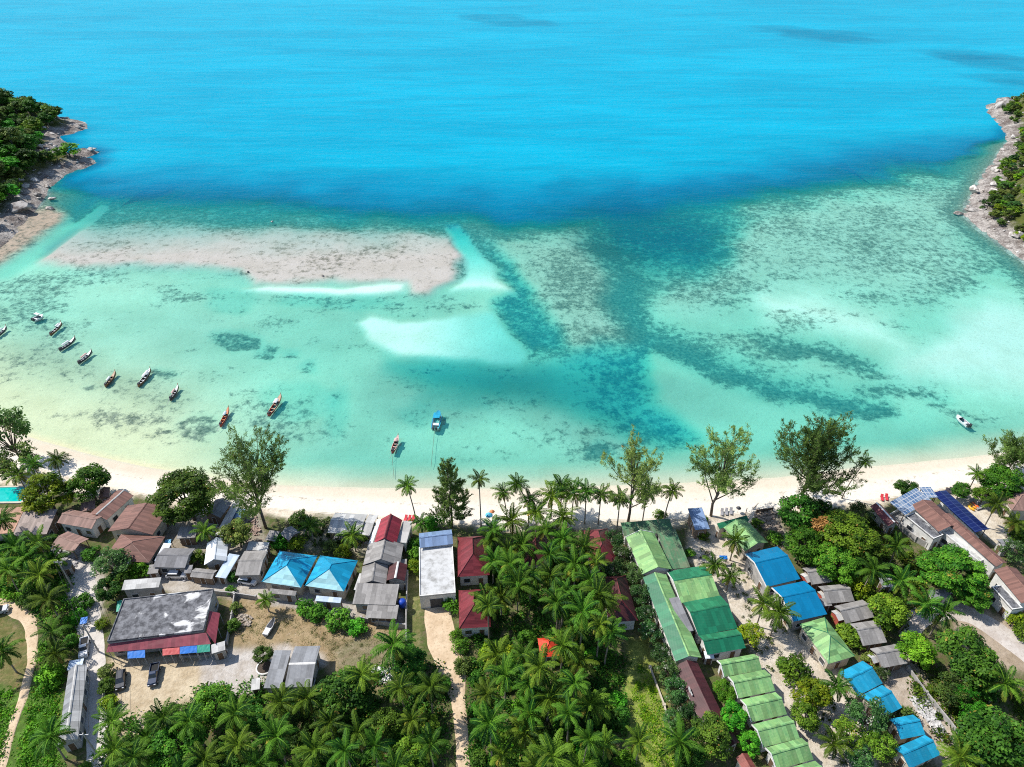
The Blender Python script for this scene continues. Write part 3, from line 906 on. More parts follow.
def frond(rng, L, elev, droop, old, Vs, Fs, T, O, cnt, pairs=19):
    """one feather-leaf: bent midrib with drooping leaflets; azimuth is applied by the caller"""
    n = 9
    pts, ang = [np.zeros(3)], elev
    for k in range(n):
        pts.append(pts[-1] + np.array([math.cos(ang), 0, math.sin(ang)]) * L / n)
        ang -= droop / n * (0.5 + 1.1 * k / n)
    pts = np.array(pts)
    side_bend = rng.uniform(-0.12, 0.12)
    pts[:, 1] += side_bend * L * (np.linspace(0, 1, n + 1) ** 2)
    V, F, tt = [], [], []
    for k in range(n):                                   # midrib
        w0, w1 = 0.11 * (1 - k / n * 0.8), 0.11 * (1 - (k + 1) / n * 0.8)
        b = len(V)
        V += [pts[k] + (0, -w0, 0.03), pts[k + 1] + (0, -w1, 0.03), pts[k + 1] + (0, w1, 0.03), pts[k] + (0, w0, 0.03)]
        F.append((b, b + 1, b + 2, b + 3)); tt += [1.0] * 4
    tb = rng.uniform(0.02, 0.88)
    for i in range(pairs):
        f = 0.14 + 0.85 * (i + 0.5) / pairs
        x = f * n; k = min(n - 1, int(x)); p = pts[k] + (pts[k + 1] - pts[k]) * (x - k)
        d = (pts[k + 1] - pts[k]); d = d / np.linalg.norm(d)
        up = np.array([-d[2], 0, d[0]])
        ll = 0.92 * math.sin(math.pi * min(1, 0.16 + f * 0.80)) ** 0.7 * (L / 4.2)
        for sgn in (-1, 1):
            a_ = rng.uniform(0.48, 0.75)
            out = d * a_ + np.array([0, sgn, 0]) * 0.9 + up * rng.uniform(0.05, 0.28)
            out /= np.linalg.norm(out)
            m1_ = p + out * ll * 0.5
            end = p + out * ll * 0.93 + np.array([0, 0, -0.55 * ll * rng.uniform(0.5, 1.4)])
            w = 0.115
            b = len(V)
            V += [p - d * w * 0.6, m1_ - d * w, end, m1_ + d * w]
            F.append((b, b + 1, b + 2, b + 3))
            tt += list(np.clip(tb + np.array([0.15, 0, -0.1, 0]) + rng.normal() * 0.1, 0, 1))
    return np.array(V), np.array(F), np.array(tt), np.full(len(V), old)


def palm_crown(name, seed, nf, L=4.2, yellow=0.12):
    rng = np.random.RandomState(seed)
    Vs, Fs, Ts, Os = [], [], [], []
    off = 0
    for i in range(nf):
        q = i / (nf - 1)
        az = i * 2.39996 + rng.uniform(-0.25, 0.25)
        elev = R(78 - 108 * q ** 0.9) + rng.uniform(-0.12, 0.12)
        droop = R(35 + 55 * (1 - abs(q - 0.4)) + rng.uniform(-12, 20))
        ol = 0.0
        if q > 0.72: ol = rng.uniform(0.1, 0.5) if rng.rand() < 0.5 + yellow else 0.05
        if q > 0.9 and rng.rand() < yellow * 3: ol = 0.95
        ln = L * (0.72 + 0.34 * math.sin(math.pi * min(1, q + 0.25))) * rng.uniform(0.88, 1.1)
        V, F, T, O = frond(rng, ln, elev, droop, ol, None, None, None, None, None)
        ca, sa = math.cos(az), math.sin(az)
        V = np.stack([V[:, 0] * ca - V[:, 1] * sa, V[:, 0] * sa + V[:, 1] * ca, V[:, 2]], 1)
        Vs.append(V); Fs.append(F + off); Ts.append(T); Os.append(O); off += len(V)
    return np_mesh(name, np.concatenate(Vs), np.concatenate(Fs), LEAF['palm'], {'tint': np.concatenate(Ts), 'old': np.concatenate(Os)})


PALM = [palm_crown('palm_crown', 1000 + i, 19 + (i * 3) % 7, 4.2, 0.10 + 0.10 * (i % 4)) for i in range(9)]
nutmb = MB()
for k in range(7):
    a_ = k * 0.9; c_ = Vector((0.32 * math.cos(a_), 0.32 * math.sin(a_), -0.28 - 0.08 * (k % 2)))
    nutmb.tube([c_ + Vector((0, 0, -0.16)), c_ + Vector((0, 0, -0.1)), c_, c_ + Vector((0, 0, 0.1)), c_ + Vector((0, 0, 0.15))], [0.03, 0.11, 0.15, 0.11, 0.03], 6)
NUT_MESH = nutmb.mesh('coconuts', mk('coconut_husk', (0.18, 0.16, 0.03), (0.22, 0.12, 0.04), scale=2.0), True)
_n = [0]


def palm(u, v, h, r=4.0, lean=(0, 0), label=None, group=None, mat=None, spear=None):
    """coconut palm whose crown hub is seen at u, v"""
    _n[0] += 1
    rng = random.Random(5000 + _n[0])
    hub = G(u, v, h)
    ln = Vector((lean[0] + rng.uniform(-.5, .5) * h / 10, lean[1] + rng.uniform(-.5, .5) * h / 10, 0))
    root = empty('coconut_palm', (hub.x - ln.x, hub.y - ln.y, 0))
    tag(root, label or 'coconut palm', 'palm tree', group)
    mb = MB()
    pts, rr = [], []
    for k in range(10):
        f = k / 9
        pts.append((ln.x * f ** 1.7, ln.y * f ** 1.7, -0.3 + (h + 0.3) * f)); rr.append(0.23 if k == 0 else 0.16 - 0.05 * f)
    mb.tube(pts, rr, 8)
    mb.build('trunk', BARK, root, smooth=True)
    c = link('crown', PALM[rng.randrange(len(PALM))], root, (ln.x, ln.y, h), rng.uniform(0, 6.28), mat or LEAF['palm'])
    s = r / 4.1
    c.scale = (s, s, s * rng.uniform(0.85, 1.12))
    c.rotation_euler = (rng.uniform(-.16, .16), rng.uniform(-.16, .16), c.rotation_euler.z)
    n = link('coconuts', NUT_MESH, root, (ln.x, ln.y, h), rng.uniform(0, 6.28))
    n.scale = (s, s, s)
    return root


CAST = {}


def tree(kind, u, v, rpx, leaf='mid', label='tree', group=None, name='broadleaf_tree', cat='tree', var=None, zs=1.0, base=None, z0=0.0):
    """tree whose crown centre is seen at u, v with crown radius rpx photo pixels"""
    _n[0] += 1
    rng = random.Random(9000 + _n[0])
    nv = sum(1 for k in PROTO if k[0] == kind)
    cm, tm, R0, H0 = PROTO[kind, rng.randrange(nv) if var is None else var]
    p = G(u, v, 3.0)
    for _ in range(4):
        s = rpx / ppm(p) / R0
        p = G(u, v, H0 * s * zs + z0)
    root = empty(name, (p.x, p.y, z0), rng.uniform(0, 6.28))
    root.scale = (s, s, s * zs)
    tag(root, label, cat, group)
    link('trunk' if kind != 'shrub' else 'stem', tm, root)
    link('crown' if kind != 'shrub' else 'foliage', cm, root, mat=LEAF[leaf])
    return root

# ================================================================== buildings
W_WHITE = mk('white_plaster', (0.72, 0.71, 0.68), (0.52, 0.50, 0.46), scale=0.7, bump=0.15)
W_GREY = mk('grey_render', (0.40, 0.38, 0.36), (0.25, 0.24, 0.22), scale=0.8, bump=0.2)
W_CREAM = mk('cream_render', (0.56, 0.50, 0.40), (0.40, 0.34, 0.27), scale=0.8, bump=0.2)
W_WOOD = mk('weathered_boards', (0.24, 0.17, 0.12), (0.12, 0.085, 0.06), scale=1.2, bump=0.4)
W_RED = mk('brick_red_wall', (0.46, 0.10, 0.065), (0.32, 0.07, 0.05), scale=1.0, bump=0.2)
GLASS = mk('dark_glass', (0.025, 0.03, 0.035), (0.05, 0.06, 0.07), rough=0.12, spec=0.6)
FRAME = mk('frame_paint', (0.62, 0.60, 0.56), (0.45, 0.43, 0.40), scale=1.5)
DOORM = mk('door_wood', (0.16, 0.10, 0.06), (0.09, 0.055, 0.035), scale=2.0)
SHUT = mk('dark_shutter', (0.05, 0.05, 0.055), (0.09, 0.09, 0.09), scale=2.0)
TRIM_W = mk('white_trim', (0.74, 0.73, 0.70), (0.5, 0.48, 0.45), scale=1.0)
STEEL = mk('galvanised_steel', (0.42, 0.43, 0.45), (0.28, 0.28, 0.29), scale=1.0, rough=0.45)
RM = {
    'brown': roof_mat('brown_tile_roof', (0.18, 0.088, 0.068), (0.11, 0.062, 0.052), (0.27, 0.16, 0.125), 0.5, 0.35, 0.7),
    'brown_pale': roof_mat('faded_brown_roof', (0.26, 0.155, 0.125), (0.16, 0.105, 0.09), (0.36, 0.25, 0.21), 0.4, 0.5, 0.7),
    'taupe': roof_mat('taupe_roof', (0.31, 0.245, 0.215), (0.22, 0.17, 0.15), (0.42, 0.34, 0.30), 0.4, 0.5, 0.75),
    'orange': roof_mat('orange_brown_roof', (0.42, 0.24, 0.16), (0.30, 0.16, 0.11), (0.5, 0.33, 0.25), 0.4, 0.5, 0.75),
    'grey': roof_mat('grey_fibre_cement_roof', (0.255, 0.24, 0.225), (0.11, 0.10, 0.095), (0.39, 0.37, 0.35), 0.6, 1.0, 0.8, 0.4),
    'grey_dark': roof_mat('dark_grey_roof', (0.20, 0.195, 0.20), (0.10, 0.095, 0.095), (0.32, 0.31, 0.30), 0.6, 1.0, 0.8, 0.35),
    'grey_blue': roof_mat('blue_grey_roof', (0.22, 0.225, 0.235), (0.11, 0.11, 0.115), (0.34, 0.34, 0.35), 0.6, 1.0, 0.75, 0.3),
    'pale': roof_mat('pale_sheet_roof', (0.43, 0.42, 0.40), (0.26, 0.245, 0.23), (0.66, 0.65, 0.63), 0.5, 1.0, 0.6, 0.3),
    'white': roof_mat('white_sheet_roof', (0.66, 0.69, 0.72), (0.48, 0.50, 0.54), (0.78, 0.79, 0.8), 0.3, 1.0, 0.5, 0.2),
    'sky': roof_mat('pale_blue_sheet_roof', (0.42, 0.52, 0.64), (0.30, 0.36, 0.44), (0.6, 0.66, 0.72), 0.4, 1.0, 0.5, 0.2),
    'slate': roof_mat('slate_blue_sheet_roof', (0.17, 0.25, 0.40), (0.12, 0.16, 0.24), (0.28, 0.36, 0.5), 0.4, 0.8, 0.45, 0.2),
    'red': roof_mat('red_sheet_roof', (0.27, 0.026, 0.042), (0.17, 0.02, 0.03), (0.34, 0.06, 0.07), 0.4, 0.7, 0.45, 0.25),
    'crimson': roof_mat('dark_red_roof', (0.16, 0.024, 0.030), (0.085, 0.016, 0.02), (0.22, 0.06, 0.06), 0.5, 0.5, 0.45, 0.2),
    'maroon': roof_mat('maroon_roof', (0.068, 0.016, 0.018), (0.036, 0.011, 0.012), (0.105, 0.035, 0.032), 0.5, 0.45, 0.55, 0.3),
    'scarlet': roof_mat('bright_red_roof', (0.62, 0.055, 0.022), (0.42, 0.05, 0.03), (0.7, 0.12, 0.08), 0.3, 0.5, 0.45, 0.2),
    'rust': roof_mat('rusty_red_roof', (0.20, 0.05, 0.036), (0.10, 0.035, 0.025), (0.27, 0.10, 0.075), 0.6, 0.4, 0.6, 0.3),
    'turq': roof_mat('turquoise_sheet_roof', (0.008, 0.27, 0.45), (0.006, 0.20, 0.37), (0.04, 0.36, 0.50), 0.45, 0.8, 0.35, 0.2),
    'turq_pale': roof_mat('faded_turquoise_sheet', (0.30, 0.53, 0.56), (0.18, 0.44, 0.50), (0.42, 0.60, 0.60), 0.5, 0.8, 0.4, 0.3),
    'azure': roof_mat('azure_sheet_roof', (0.002, 0.155, 0.31), (0.002, 0.115, 0.25), (0.01, 0.20, 0.36), 0.35, 0.9, 0.35, 0.15, 0.2, 0.07),
    'cyan': roof_mat('cyan_sheet_roof', (0.012, 0.25, 0.40), (0.015, 0.17, 0.30), (0.10, 0.36, 0.46), 0.45, 0.8, 0.4, 0.3),
    'green': roof_mat('green_sheet_roof', (0.02, 0.165, 0.075), (0.012, 0.10, 0.055), (0.09, 0.24, 0.12), 0.55, 0.85, 0.5, 0.3, 0.35),
    'green_deep': roof_mat('deep_green_sheet_roof', (0.006, 0.125, 0.062), (0.006, 0.085, 0.045), (0.04, 0.19, 0.10), 0.45, 0.85, 0.5, 0.2, 0.3),
    'green_pale': roof_mat('faded_green_sheet_roof', (0.195, 0.355, 0.125), (0.045, 0.20, 0.09), (0.31, 0.43, 0.20), 0.75, 0.85, 0.6, 0.6, 0.4, 0.26),
    'green_moss': roof_mat('mossy_green_sheet_roof', (0.06, 0.17, 0.08), (0.20, 0.13, 0.10), (0.24, 0.28, 0.18), 0.85, 0.85, 0.6, 0.45, 0.3),
    'solar': None,
}
# stained concrete roof
t = NT('stained_concrete_roof'); co = t.coords('Object')
c = t.mix(t.ramp(t.noise(co, 0.9, 7, 0.72), 0.35, 0.65), (0.20, 0.20, 0.21), (0.06, 0.06, 0.065))
c = t.mix(t.ramp(t.noise(co, 0.16, 5, 0.6, 0.8), 0.53, 0.585), c, (0.56, 0.55, 0.54))
t.bump(t.noise(co, 1.5, 5), 0.3, 0.1)
CONC_DARK = t.base(c, 0.85, 0.2)
t = NT('white_concrete_roof'); co = t.coords('Object')
c = t.mix(t.ramp(t.noise(co, 0.5, 7, 0.7), 0.42, 0.7), (0.52, 0.52, 0.51), (0.26, 0.255, 0.24))
CONC_WHITE = t.base(c, 0.85, 0.2)
t = NT('solar_cells'); co = t.coords('Object')
br = t.new('TexBrick'); t.l.new(co, br.inputs[0]); br.offset = 0
br.inputs['Color1'].default_value = (0.005, 0.010, 0.065, 1); br.inputs['Color2'].default_value = (0.007, 0.014, 0.085, 1); br.inputs['Mortar'].default_value = (0.03, 0.05, 0.14, 1)
br.inputs['Scale'].default_value = 1.0; br.inputs['Mortar Size'].default_value = 0.05; br.inputs['Brick Width'].default_value = 1.0; br.inputs['Row Height'].default_value = 1.65
SOLAR = t.base(br.outputs[0], 0.22, 0.5)
t = NT('glazed_skylight'); co = t.coords('Object')
br = t.new('TexBrick'); t.l.new(co, br.inputs[0]); br.offset = 0
br.inputs['Color1'].default_value = (0.07, 0.14, 0.26, 1); br.inputs['Color2'].default_value = (0.22, 0.28, 0.36, 1); br.inputs['Mortar'].default_value = (0.42, 0.43, 0.45, 1)
br.inputs['Scale'].default_value = 1.0; br.inputs['Mortar Size'].default_value = 0.09; br.inputs['Brick Width'].default_value = 0.9; br.inputs['Row Height'].default_value = 1.1
SKYL = t.base(br.outputs[0], 0.25, 0.5)
RM['solar'] = SOLAR; RM['skylight'] = SKYL; RM['concrete'] = CONC_DARK; RM['white_concrete'] = CONC_WHITE

WIN = {'a': (0, 480), 'b': (130, 490), 'c': (250, 500), 'd': (330, 505), 'e': (50, 570), 'f': (180, 590), 'g': (290, 570), 'h': (440, 520), 'i': (560, 510),
       'j': (630, 560), 'k': (680, 500), 'l': (740, 560), 'm': (660, 660), 'n': (800, 650), 'o': (860, 480), 'p': (884, 560), 'r': (40, 650), 's': (884, 460)}


def S(w, *pts):
    """survey sheet w (an enlargement of the photo) to photo positions"""
    ox, oy = WIN[w]
    return [(ox + x / 7.307, oy + y / 7.307) for x, y in pts]


def rect_fit(q, z):
    A, B, C, D = [G(u, v, z) for u, v in q]
    ux = ((B - A) + (C - D)); vy = ((A - D) + (B - C))
    Lx, Ly = ux.length / 2, vy.length / 2
    a1 = math.atan2(ux.y, ux.x); a2 = math.atan2(vy.y, vy.x) - math.pi / 2
    d = (a2 - a1 + math.pi) % (2 * math.pi) - math.pi
    w = Lx ** 2 / (Lx ** 2 + Ly ** 2)
    ang = a1 + d * (1 - w)
    k = abs(math.cos(d * (1 - w))); k2 = abs(math.cos(d * w))
    return (A + B + C + D) / 4, ang, Lx * k, Ly * k2


def panel_grid(mb, a, b, c, d, nx, ny, th, jit, rng):
    """a slab with a slightly uneven upper surface between corners a b c d (a-b eave, d-c top)"""
    a, b, c, d = map(Vector, (a, b, c, d))
    base = len(mb.v)
    nrm = (b - a).cross(d - a).normalized()
    for dz in (0, -th):
        for jy in range(ny + 1):
            for ix in range(nx + 1):
                p = a.lerp(b, ix / nx).lerp(d.lerp(c, ix / nx), jy / ny)
                e = rng.uniform(-jit, jit) if 0 < jy < ny else rng.uniform(-jit, jit) * 0.6
                mb.v.append(tuple(p + nrm * (e + dz)))
    n1 = (nx + 1) * (ny + 1)
    for jy in range(ny):
        for ix in range(nx):
            q = base + jy * (nx + 1) + ix
            mb.f.append((q, q + 1, q + nx + 2, q + nx + 1)); mb.mi.append(mb.cur)
            mb.f.append((n1 + q, n1 + q + nx + 1, n1 + q + nx + 2, n1 + q + 1)); mb.mi.append(mb.cur)
    def rim(idx):
        for i in range(len(idx) - 1):
            p, q = base + idx[i], base + idx[i + 1]
            mb.f.append((p, p + n1, q + n1, q)); mb.mi.append(mb.cur)
    rim(list(range(nx + 1)))
    rim([nx + k * (nx + 1) for k in range(ny + 1)])
    rim([ny * (nx + 1) + nx - k for k in range(nx + 1)])
    rim([(ny - k) * (nx + 1) for k in range(ny + 1)])


def openings(root, L, W, h, ang, centre, walls, rng, door=True):
    """doors and windows on the walls that look towards the bay or the lane"""
    cx, cy = centre
    for (nx, ny, length, off) in ((0, -1, L, W / 2), (0, 1, L, W / 2), (1, 0, W, L / 2), (-1, 0, W, L / 2)):
        wx, wy = nx * math.cos(ang) - ny * math.sin(ang), nx * math.sin(ang) + ny * math.cos(ang)
        if wx * (0 - cx) + wy * (0 - cy) < 0.25 * math.hypot(cx, cy): continue
        n = max(1, int(length / 2.6))
        for k in range(n):
            c = -length / 2 + length * (k + 0.5) / n
            isdoor = door and k == n // 2 and h < 5
            w, z0, z1 = (0.95, 0.05, 2.1) if isdoor else (1.25, 0.95, 2.15)
            if h < 2.4: z1 = min(z1, h - 0.25)
            w = min(w, length / n * 0.7)
            storeys = [0.0] + ([2.9] if h > 5.3 else [])
            for dz in storeys:
                if isdoor and dz > 0: w, z0, z1 = min(1.25, length / n * .7), 0.95, 2.15
                loc = (nx * (off + 0.0), ny * (off + 0.0), dz)
                rz = math.atan2(ny, nx) + math.pi / 2
                mb = MB(); mb.box(c - w / 2, c + w / 2, -0.04, 0.05, z0, z1)
                fm = MB()
                for bx_ in ((c - w / 2 - 0.08, c - w / 2, z0, z1), (c + w / 2, c + w / 2 + 0.08, z0, z1), (c - w / 2 - 0.08, c + w / 2 + 0.08, z1, z1 + 0.08)):
                    fm.box(bx_[0], bx_[1], -0.09, 0.04, bx_[2], bx_[3])
                if isdoor and dz == 0:
                    o = mb.build('door', DOORM, root, loc, rz)
                    fm.build('frame', FRAME, o)
                    MB().box(c + w / 2 - 0.16, c + w / 2 - 0.10, -0.10, -0.03, 1.0, 1.1).build('handle', STEEL, o)
                else:
                    o = mb.build('window', GLASS, root, loc, rz)
                    fm.box(c - w / 2 - 0.10, c + w / 2 + 0.10, -0.14, 0.04, z0 - 0.08, z0)
                    fm.build('frame', FRAME, o)


def house(name, label, quad, ze, rise, kind='gable', ridge='x', roof='grey', roof2=None, wall=W_GREY, cat='house', group=None, over=0.45, open_=False,
          jit=0.025, th=0.10, hip=None, cap=None, seed=0, roof_front=None, doors=True, fascia=None, high='back', grow=1.0):
    """quad: roof corners seen at eave height, clockwise from the top left"""
    rng = random.Random(seed + hash(name + label) % 1 + int(quad[0][0] * 7 + quad[0][1] * 13))
    q = list(quad)
    if ridge == 'y': q = [q[1], q[2], q[3], q[0]]
    c, ang, L, W = rect_fit(q, ze)
    if kind == 'bend': L, W = L * (1 + (grow - 1) * .7), W * grow
    root = empty(name, (c.x, c.y, 0), ang)
    tag(root, label, cat, group)
    m1_, m2_ = RM[roof], RM[roof2 or roof]
    nx, ny = max(2, int(L / 1.2)), max(2, int(W / 2 / 1.1))
    x0, x1, y0, y1 = -L / 2, L / 2, -W / 2, W / 2
    rf = MB()
    if kind == 'gable':
        panel_grid(rf, (x0, y0, ze), (x1, y0, ze), (x1, 0, ze + rise), (x0, 0, ze + rise), nx, ny, th, jit, rng)
        rf.cur = 1
        panel_grid(rf, (x1, y1, ze), (x0, y1, ze), (x0, 0, ze + rise), (x1, 0, ze + rise), nx, ny, th, jit, rng)
    elif kind == 'hip':
        hl = L / 2 - (hip if hip is not None else min(W / 2, L / 2 - 0.2))
        r0, r1 = (-hl, 0, ze + rise), (hl, 0, ze + rise)
        fm_ = RM[roof_front] if roof_front else m1_
        n = 5
        panel_grid(rf, (x0, y0, ze), (x1, y0, ze), r1, r0, nx, 4, th, jit * .5, rng)
        rf.cur = 1
        panel_grid(rf, (x1, y1, ze), (x0, y1, ze), r0, r1, nx, 4, th, jit * .5, rng)
        rf.cur = 2
        panel_grid(rf, (x1, y0, ze), (x1, y1, ze), r1, r1, 4, 4, th, jit * .5, rng)
        rf.cur = 0
        panel_grid(rf, (x0, y1, ze), (x0, y0, ze), r0, r0, 4, 4, th, jit * .5, rng)
    elif kind == 'shed':
        zf, zb_ = (ze, ze + rise) if high == 'back' else (ze + rise, ze)
        panel_grid(rf, (x0, y0, zf), (x1, y0, zf), (x1, y1, zb_), (x0, y1, zb_), nx, max(2, int(W / 1.1)), th, jit, rng)
    elif kind == 'bend':                                # broad upper and lower slopes over a shallow crown
        yb = W * 0.10
        panel_grid(rf, (x0, y0, ze), (x1, y0, ze), (x1, yb, ze + rise), (x0, yb, ze + rise), nx, max(2, ny), th, jit, rng)
        rf.cur = 1
        panel_grid(rf, (x1, y1, ze + rise * .28), (x0, y1, ze + rise * .28), (x0, yb, ze + rise), (x1, yb, ze + rise), nx, max(2, ny - 1), th, jit, rng)
    if kind == 'flat':
        rf.box(x0, x1, y0, y1, ze - 0.22, ze)
        ro = rf.build('roof', m1_, root)
        pp = MB()
        for b in ((x0, x1, y0, y0 + 0.16), (x0, x1, y1 - 0.16, y1), (x0, x0 + 0.16, y0 + 0.16, y1 - 0.16), (x1 - 0.16, x1, y0 + 0.16, y1 - 0.16)):
            pp.box(*b, ze + 0.002, ze + 0.22)
        pp.build('parapet', TRIM_W if cap is None else cap, ro)
    else:
        mats = [m1_, m2_] + ([RM[roof_front]] if roof_front else [m1_])
        ro = rf.build('roof', mats, root)
        if kind == 'gable' or kind == 'bend':
            y_r = 0 if kind == 'gable' else W * 0.10
            cp = MB()
            cp.hexa([(x0 - .02, y_r - .22, ze + rise - .02), (x1 + .02, y_r - .22, ze + rise - .02), (x1 + .02, y_r + .22, ze + rise - .02), (x0 - .02, y_r + .22, ze + rise - .02)],
                    [(x0 - .02, y_r - .04, ze + rise + .07), (x1 + .02, y_r - .04, ze + rise + .07), (x1 + .02, y_r + .04, ze + rise + .07), (x0 - .02, y_r + .04, ze + rise + .07)])
            cp.build('ridge_cap', cap or m2_, ro)
            if fascia:
                fb = MB()
                for xe in (x0,):
                    for (ya, za, yb2, zb2) in ((y0, ze, y_r, ze + rise), (y_r, ze + rise, y1, ze if kind == 'gable' else ze + rise * .28)):
                        s_ = 0.10 if xe > 0 else -0.10
                        fb.hexa([(xe, ya, za - .22), (xe + s_, ya, za - .22), (xe + s_, yb2, zb2 - .22), (xe, yb2, zb2 - .22)], [(xe, ya, za + .10), (xe + s_, ya, za + .10), (xe + s_, yb2, zb2 + .10), (xe, yb2, zb2 + .10)])
                fb.build('fascia', fascia, ro)
        if kind == 'hip':
            cp = MB()
            for a_, b_ in ((r0, r1), (r0, (x0, y0, ze)), (r0, (x0, y1, ze)), (r1, (x1, y0, ze)), (r1, (x1, y1, ze))):
                if (Vector(a_) - Vector(b_)).length > 0.2: cp.tube([Vector(a_) + Vector((0, 0, .03)), Vector(b_) + Vector((0, 0, .03))], [0.07, 0.07], 5)
            cp.build('ridge_cap', cap or m2_, ro)
    # walls
    ov = min(over, L * 0.12, W * 0.14)
    a0, a1, b0, b1 = x0 + ov, x1 - ov, y0 + ov, y1 - ov
    if open_:
        for px_ in (a0, a1) if L < 9 else (a0, 0, a1):
            for py_ in (b0, b1):
                zt = ze + (rise * (py_ - y0) / W if kind == 'shed' and high == 'back' else rise * (y1 - py_) / W if kind == 'shed' else rise * ov / (W / 2) * 0.9) - th - 0.02
                MB().box(px_ - .07, px_ + .07, py_ - .07, py_ + .07, -.1, zt).build('post', W_WOOD, root)
        MB().box(a0, a1, b0, b1, -.1, 0.14).build('floor_slab', W_GREY, root)
        MB().box(a0 + .2, a1 - .2, b1 - .25, b1 - .1, 0.14, 1.1).build('back_wall', wall, root)
    else:
        wm = MB()
        tk = th + 0.03
        if kind == 'gable':
            f = ov / (W / 2) * rise
            prof = [(b0, -.15), (b1, -.15), (b1, ze + f - tk), (0, ze + rise - tk), (b0, ze + f - tk)]
        elif kind == 'bend':
            prof = [(b0, -.15), (b1, -.15), (b1, ze + rise * .3 - tk), (W * .1, ze + rise - tk - .05), (b0, ze + ov / (W * .6) * rise - tk)]
        elif kind == 'shed':
            hi, lo = ze + rise * (1 - ov / W) - tk, ze + rise * ov / W - tk
            zf, zb_ = (lo, hi) if high == 'back' else (hi, lo)
            prof = [(b0, -.15), (b1, -.15), (b1, zb_), (b0, zf)]
        else:
            zt = ze - 0.23 if kind == 'flat' else ze + rise * ov / (W / 2) - tk - 0.02
            prof = [(b0, -.15), (b1, -.15), (b1, zt), (b0, zt)]
        wm.hexa([(a0, y_, z_) for y_, z_ in prof], [(a1, y_, z_) for y_, z_ in prof])
        wm.build('wall', wall, root)
        openings(root, a1 - a0, b1 - b0, ze, ang, (c.x, c.y), None, rng, doors)
    return root, ang, L, W


B = house
# ---- left: village by the pool
B('house', 'faded orange brown roof at the left edge below the pool', S('a', (-120, 228), (165, 240), (110, 400), (-160, 390)), 3.0, 1.2, 'shed', roof='orange', wall=W_CREAM)
B('house', 'wide taupe roof with dark gable end next to the orange brown roof', S('a', (175, 248), (425, 256), (340, 402), (118, 400)), 3.2, 1.4, 'shed', roof='taupe', wall=W_WOOD)
B('house', 'brown roofed house with white walls and a dark roof vent', S('a', (495, 205), (755, 262), (665, 365), (450, 310)), 3.6, 0.9, 'gable', 'x', 'brown_pale', wall=W_WHITE)
B('house', 'long narrow brown roof running towards the beach', S('a', (840, 85), (985, 105), (770, 300), (655, 245)), 3.4, 0.9, 'gable', 'y', 'brown', wall=W_WHITE, cap=RM['pale'])
B('shed', 'small brown roof tucked behind the green tree near the sand', S('a', (735, 62), (808, 58), (795, 110), (715, 160)), 2.8, 0.5, 'gable', 'y', 'brown', wall=W_WOOD, cat='shed')
B('shed', 'small brown roof between the long brown roof and the green tree', S('a', (585, 180), (700, 150), (690, 215), (600, 222)), 2.6, 0.3, 'shed', roof='brown_pale', wall=W_WOOD, cat='shed')
B('open_hut', 'open sided hut with dappled pinkish brown roof', S('a', (500, 382), (655, 425), (535, 530), (365, 472)), 3.0, 0.7, 'gable', 'x', 'brown_pale', open_=True, cat='hut', wall=W_WOOD)
B('house', 'brown tiled house with pointed gable nearest the beach', S('b', (-30, 75), (225, 170), (200, 345), (-110, 290)), 3.6, 1.5, 'gable', 'y', 'brown', wall=W_CREAM)
B('house', 'large brown hip roof above the bushes, widest of the brown roofs', S('b', (-80, 310), (230, 350), (150, 545), (-165, 500)), 3.2, 1.8, 'hip', 'y', 'brown', wall=W_CREAM, cap=RM['brown_pale'])
B('house', 'dark weathered thatch roof beside the big dark tree', S('b', (610, 60), (735, 95), (655, 225), (570, 165)), 3.0, 1.0, 'gable', 'y', 'grey_dark', wall=W_WOOD)
B('covered_walkway', 'long narrow pale roofed walkway leading to the sand', S('b', (760, 72), (815, 80), (672, 350), (625, 325)), 2.8, 0.35, 'gable', 'y', 'pale', open_=True, cat='walkway', wall=W_WOOD)
B('shed', 'pale grey shed roof beside the small palm under the big tree', S('b', (370, 290), (510, 268), (470, 350), (335, 352)), 2.8, 0.6, 'shed', roof='grey', wall=W_WOOD, cat='shed')
B('house', 'grey roofed house with pinkish patches above the lane', S('b', (235, 425), (470, 425), (400, 585), (190, 548)), 3.0, 0.9, 'gable', 'x', 'grey_dark', wall=W_GREY)
B('shed', 'white sheet lean-to roof beside the grey roofed house', S('b', (240, 395), (330, 400), (225, 495), (170, 545)), 2.5, 0.4, 'shed', roof='white', wall=W_GREY, cat='shed')
B('house', 'white sheet gable roof beside the round olive tree', S('b', (575, 395), (705, 352), (720, 530), (530, 535)), 3.0, 1.2, 'gable', 'y', 'white', wall=W_GREY)
B('shed', 'pale blue lean-to roof next to the white gable', S('b', (735, 470), (800, 492), (705, 640), (615, 640)), 2.4, 0.5, 'shed', roof='sky', wall=W_GREY, cat='shed')
B('shed', 'low grey brown shed roof below the white gable', S('b', (480, 570), (640, 585), (600, 650), (435, 635)), 2.4, 0.5, 'gable', 'x', 'grey', wall=W_WOOD, cat='shed')
B('house', 'square grey roof over the parked white car', S('b', (820, 437), (1000, 452), (945, 640), (795, 605)), 3.2, 0.8, 'gable', 'x', 'grey', wall=W_GREY)
B('shed', 'pale grey lean-to roof above the square grey roof', S('b', (880, 390), (1020, 390), (1000, 448), (840, 435)), 2.8, 0.5, 'shed', roof='pale', wall=W_WOOD, cat='shed')
B('shed', 'small grey roof behind the bushes near the left casuarina', S('c', (300, 195), (375, 235), (285, 290), (210, 250)), 2.6, 0.6, 'gable', 'x', 'grey_dark', wall=W_WOOD, cat='shed')
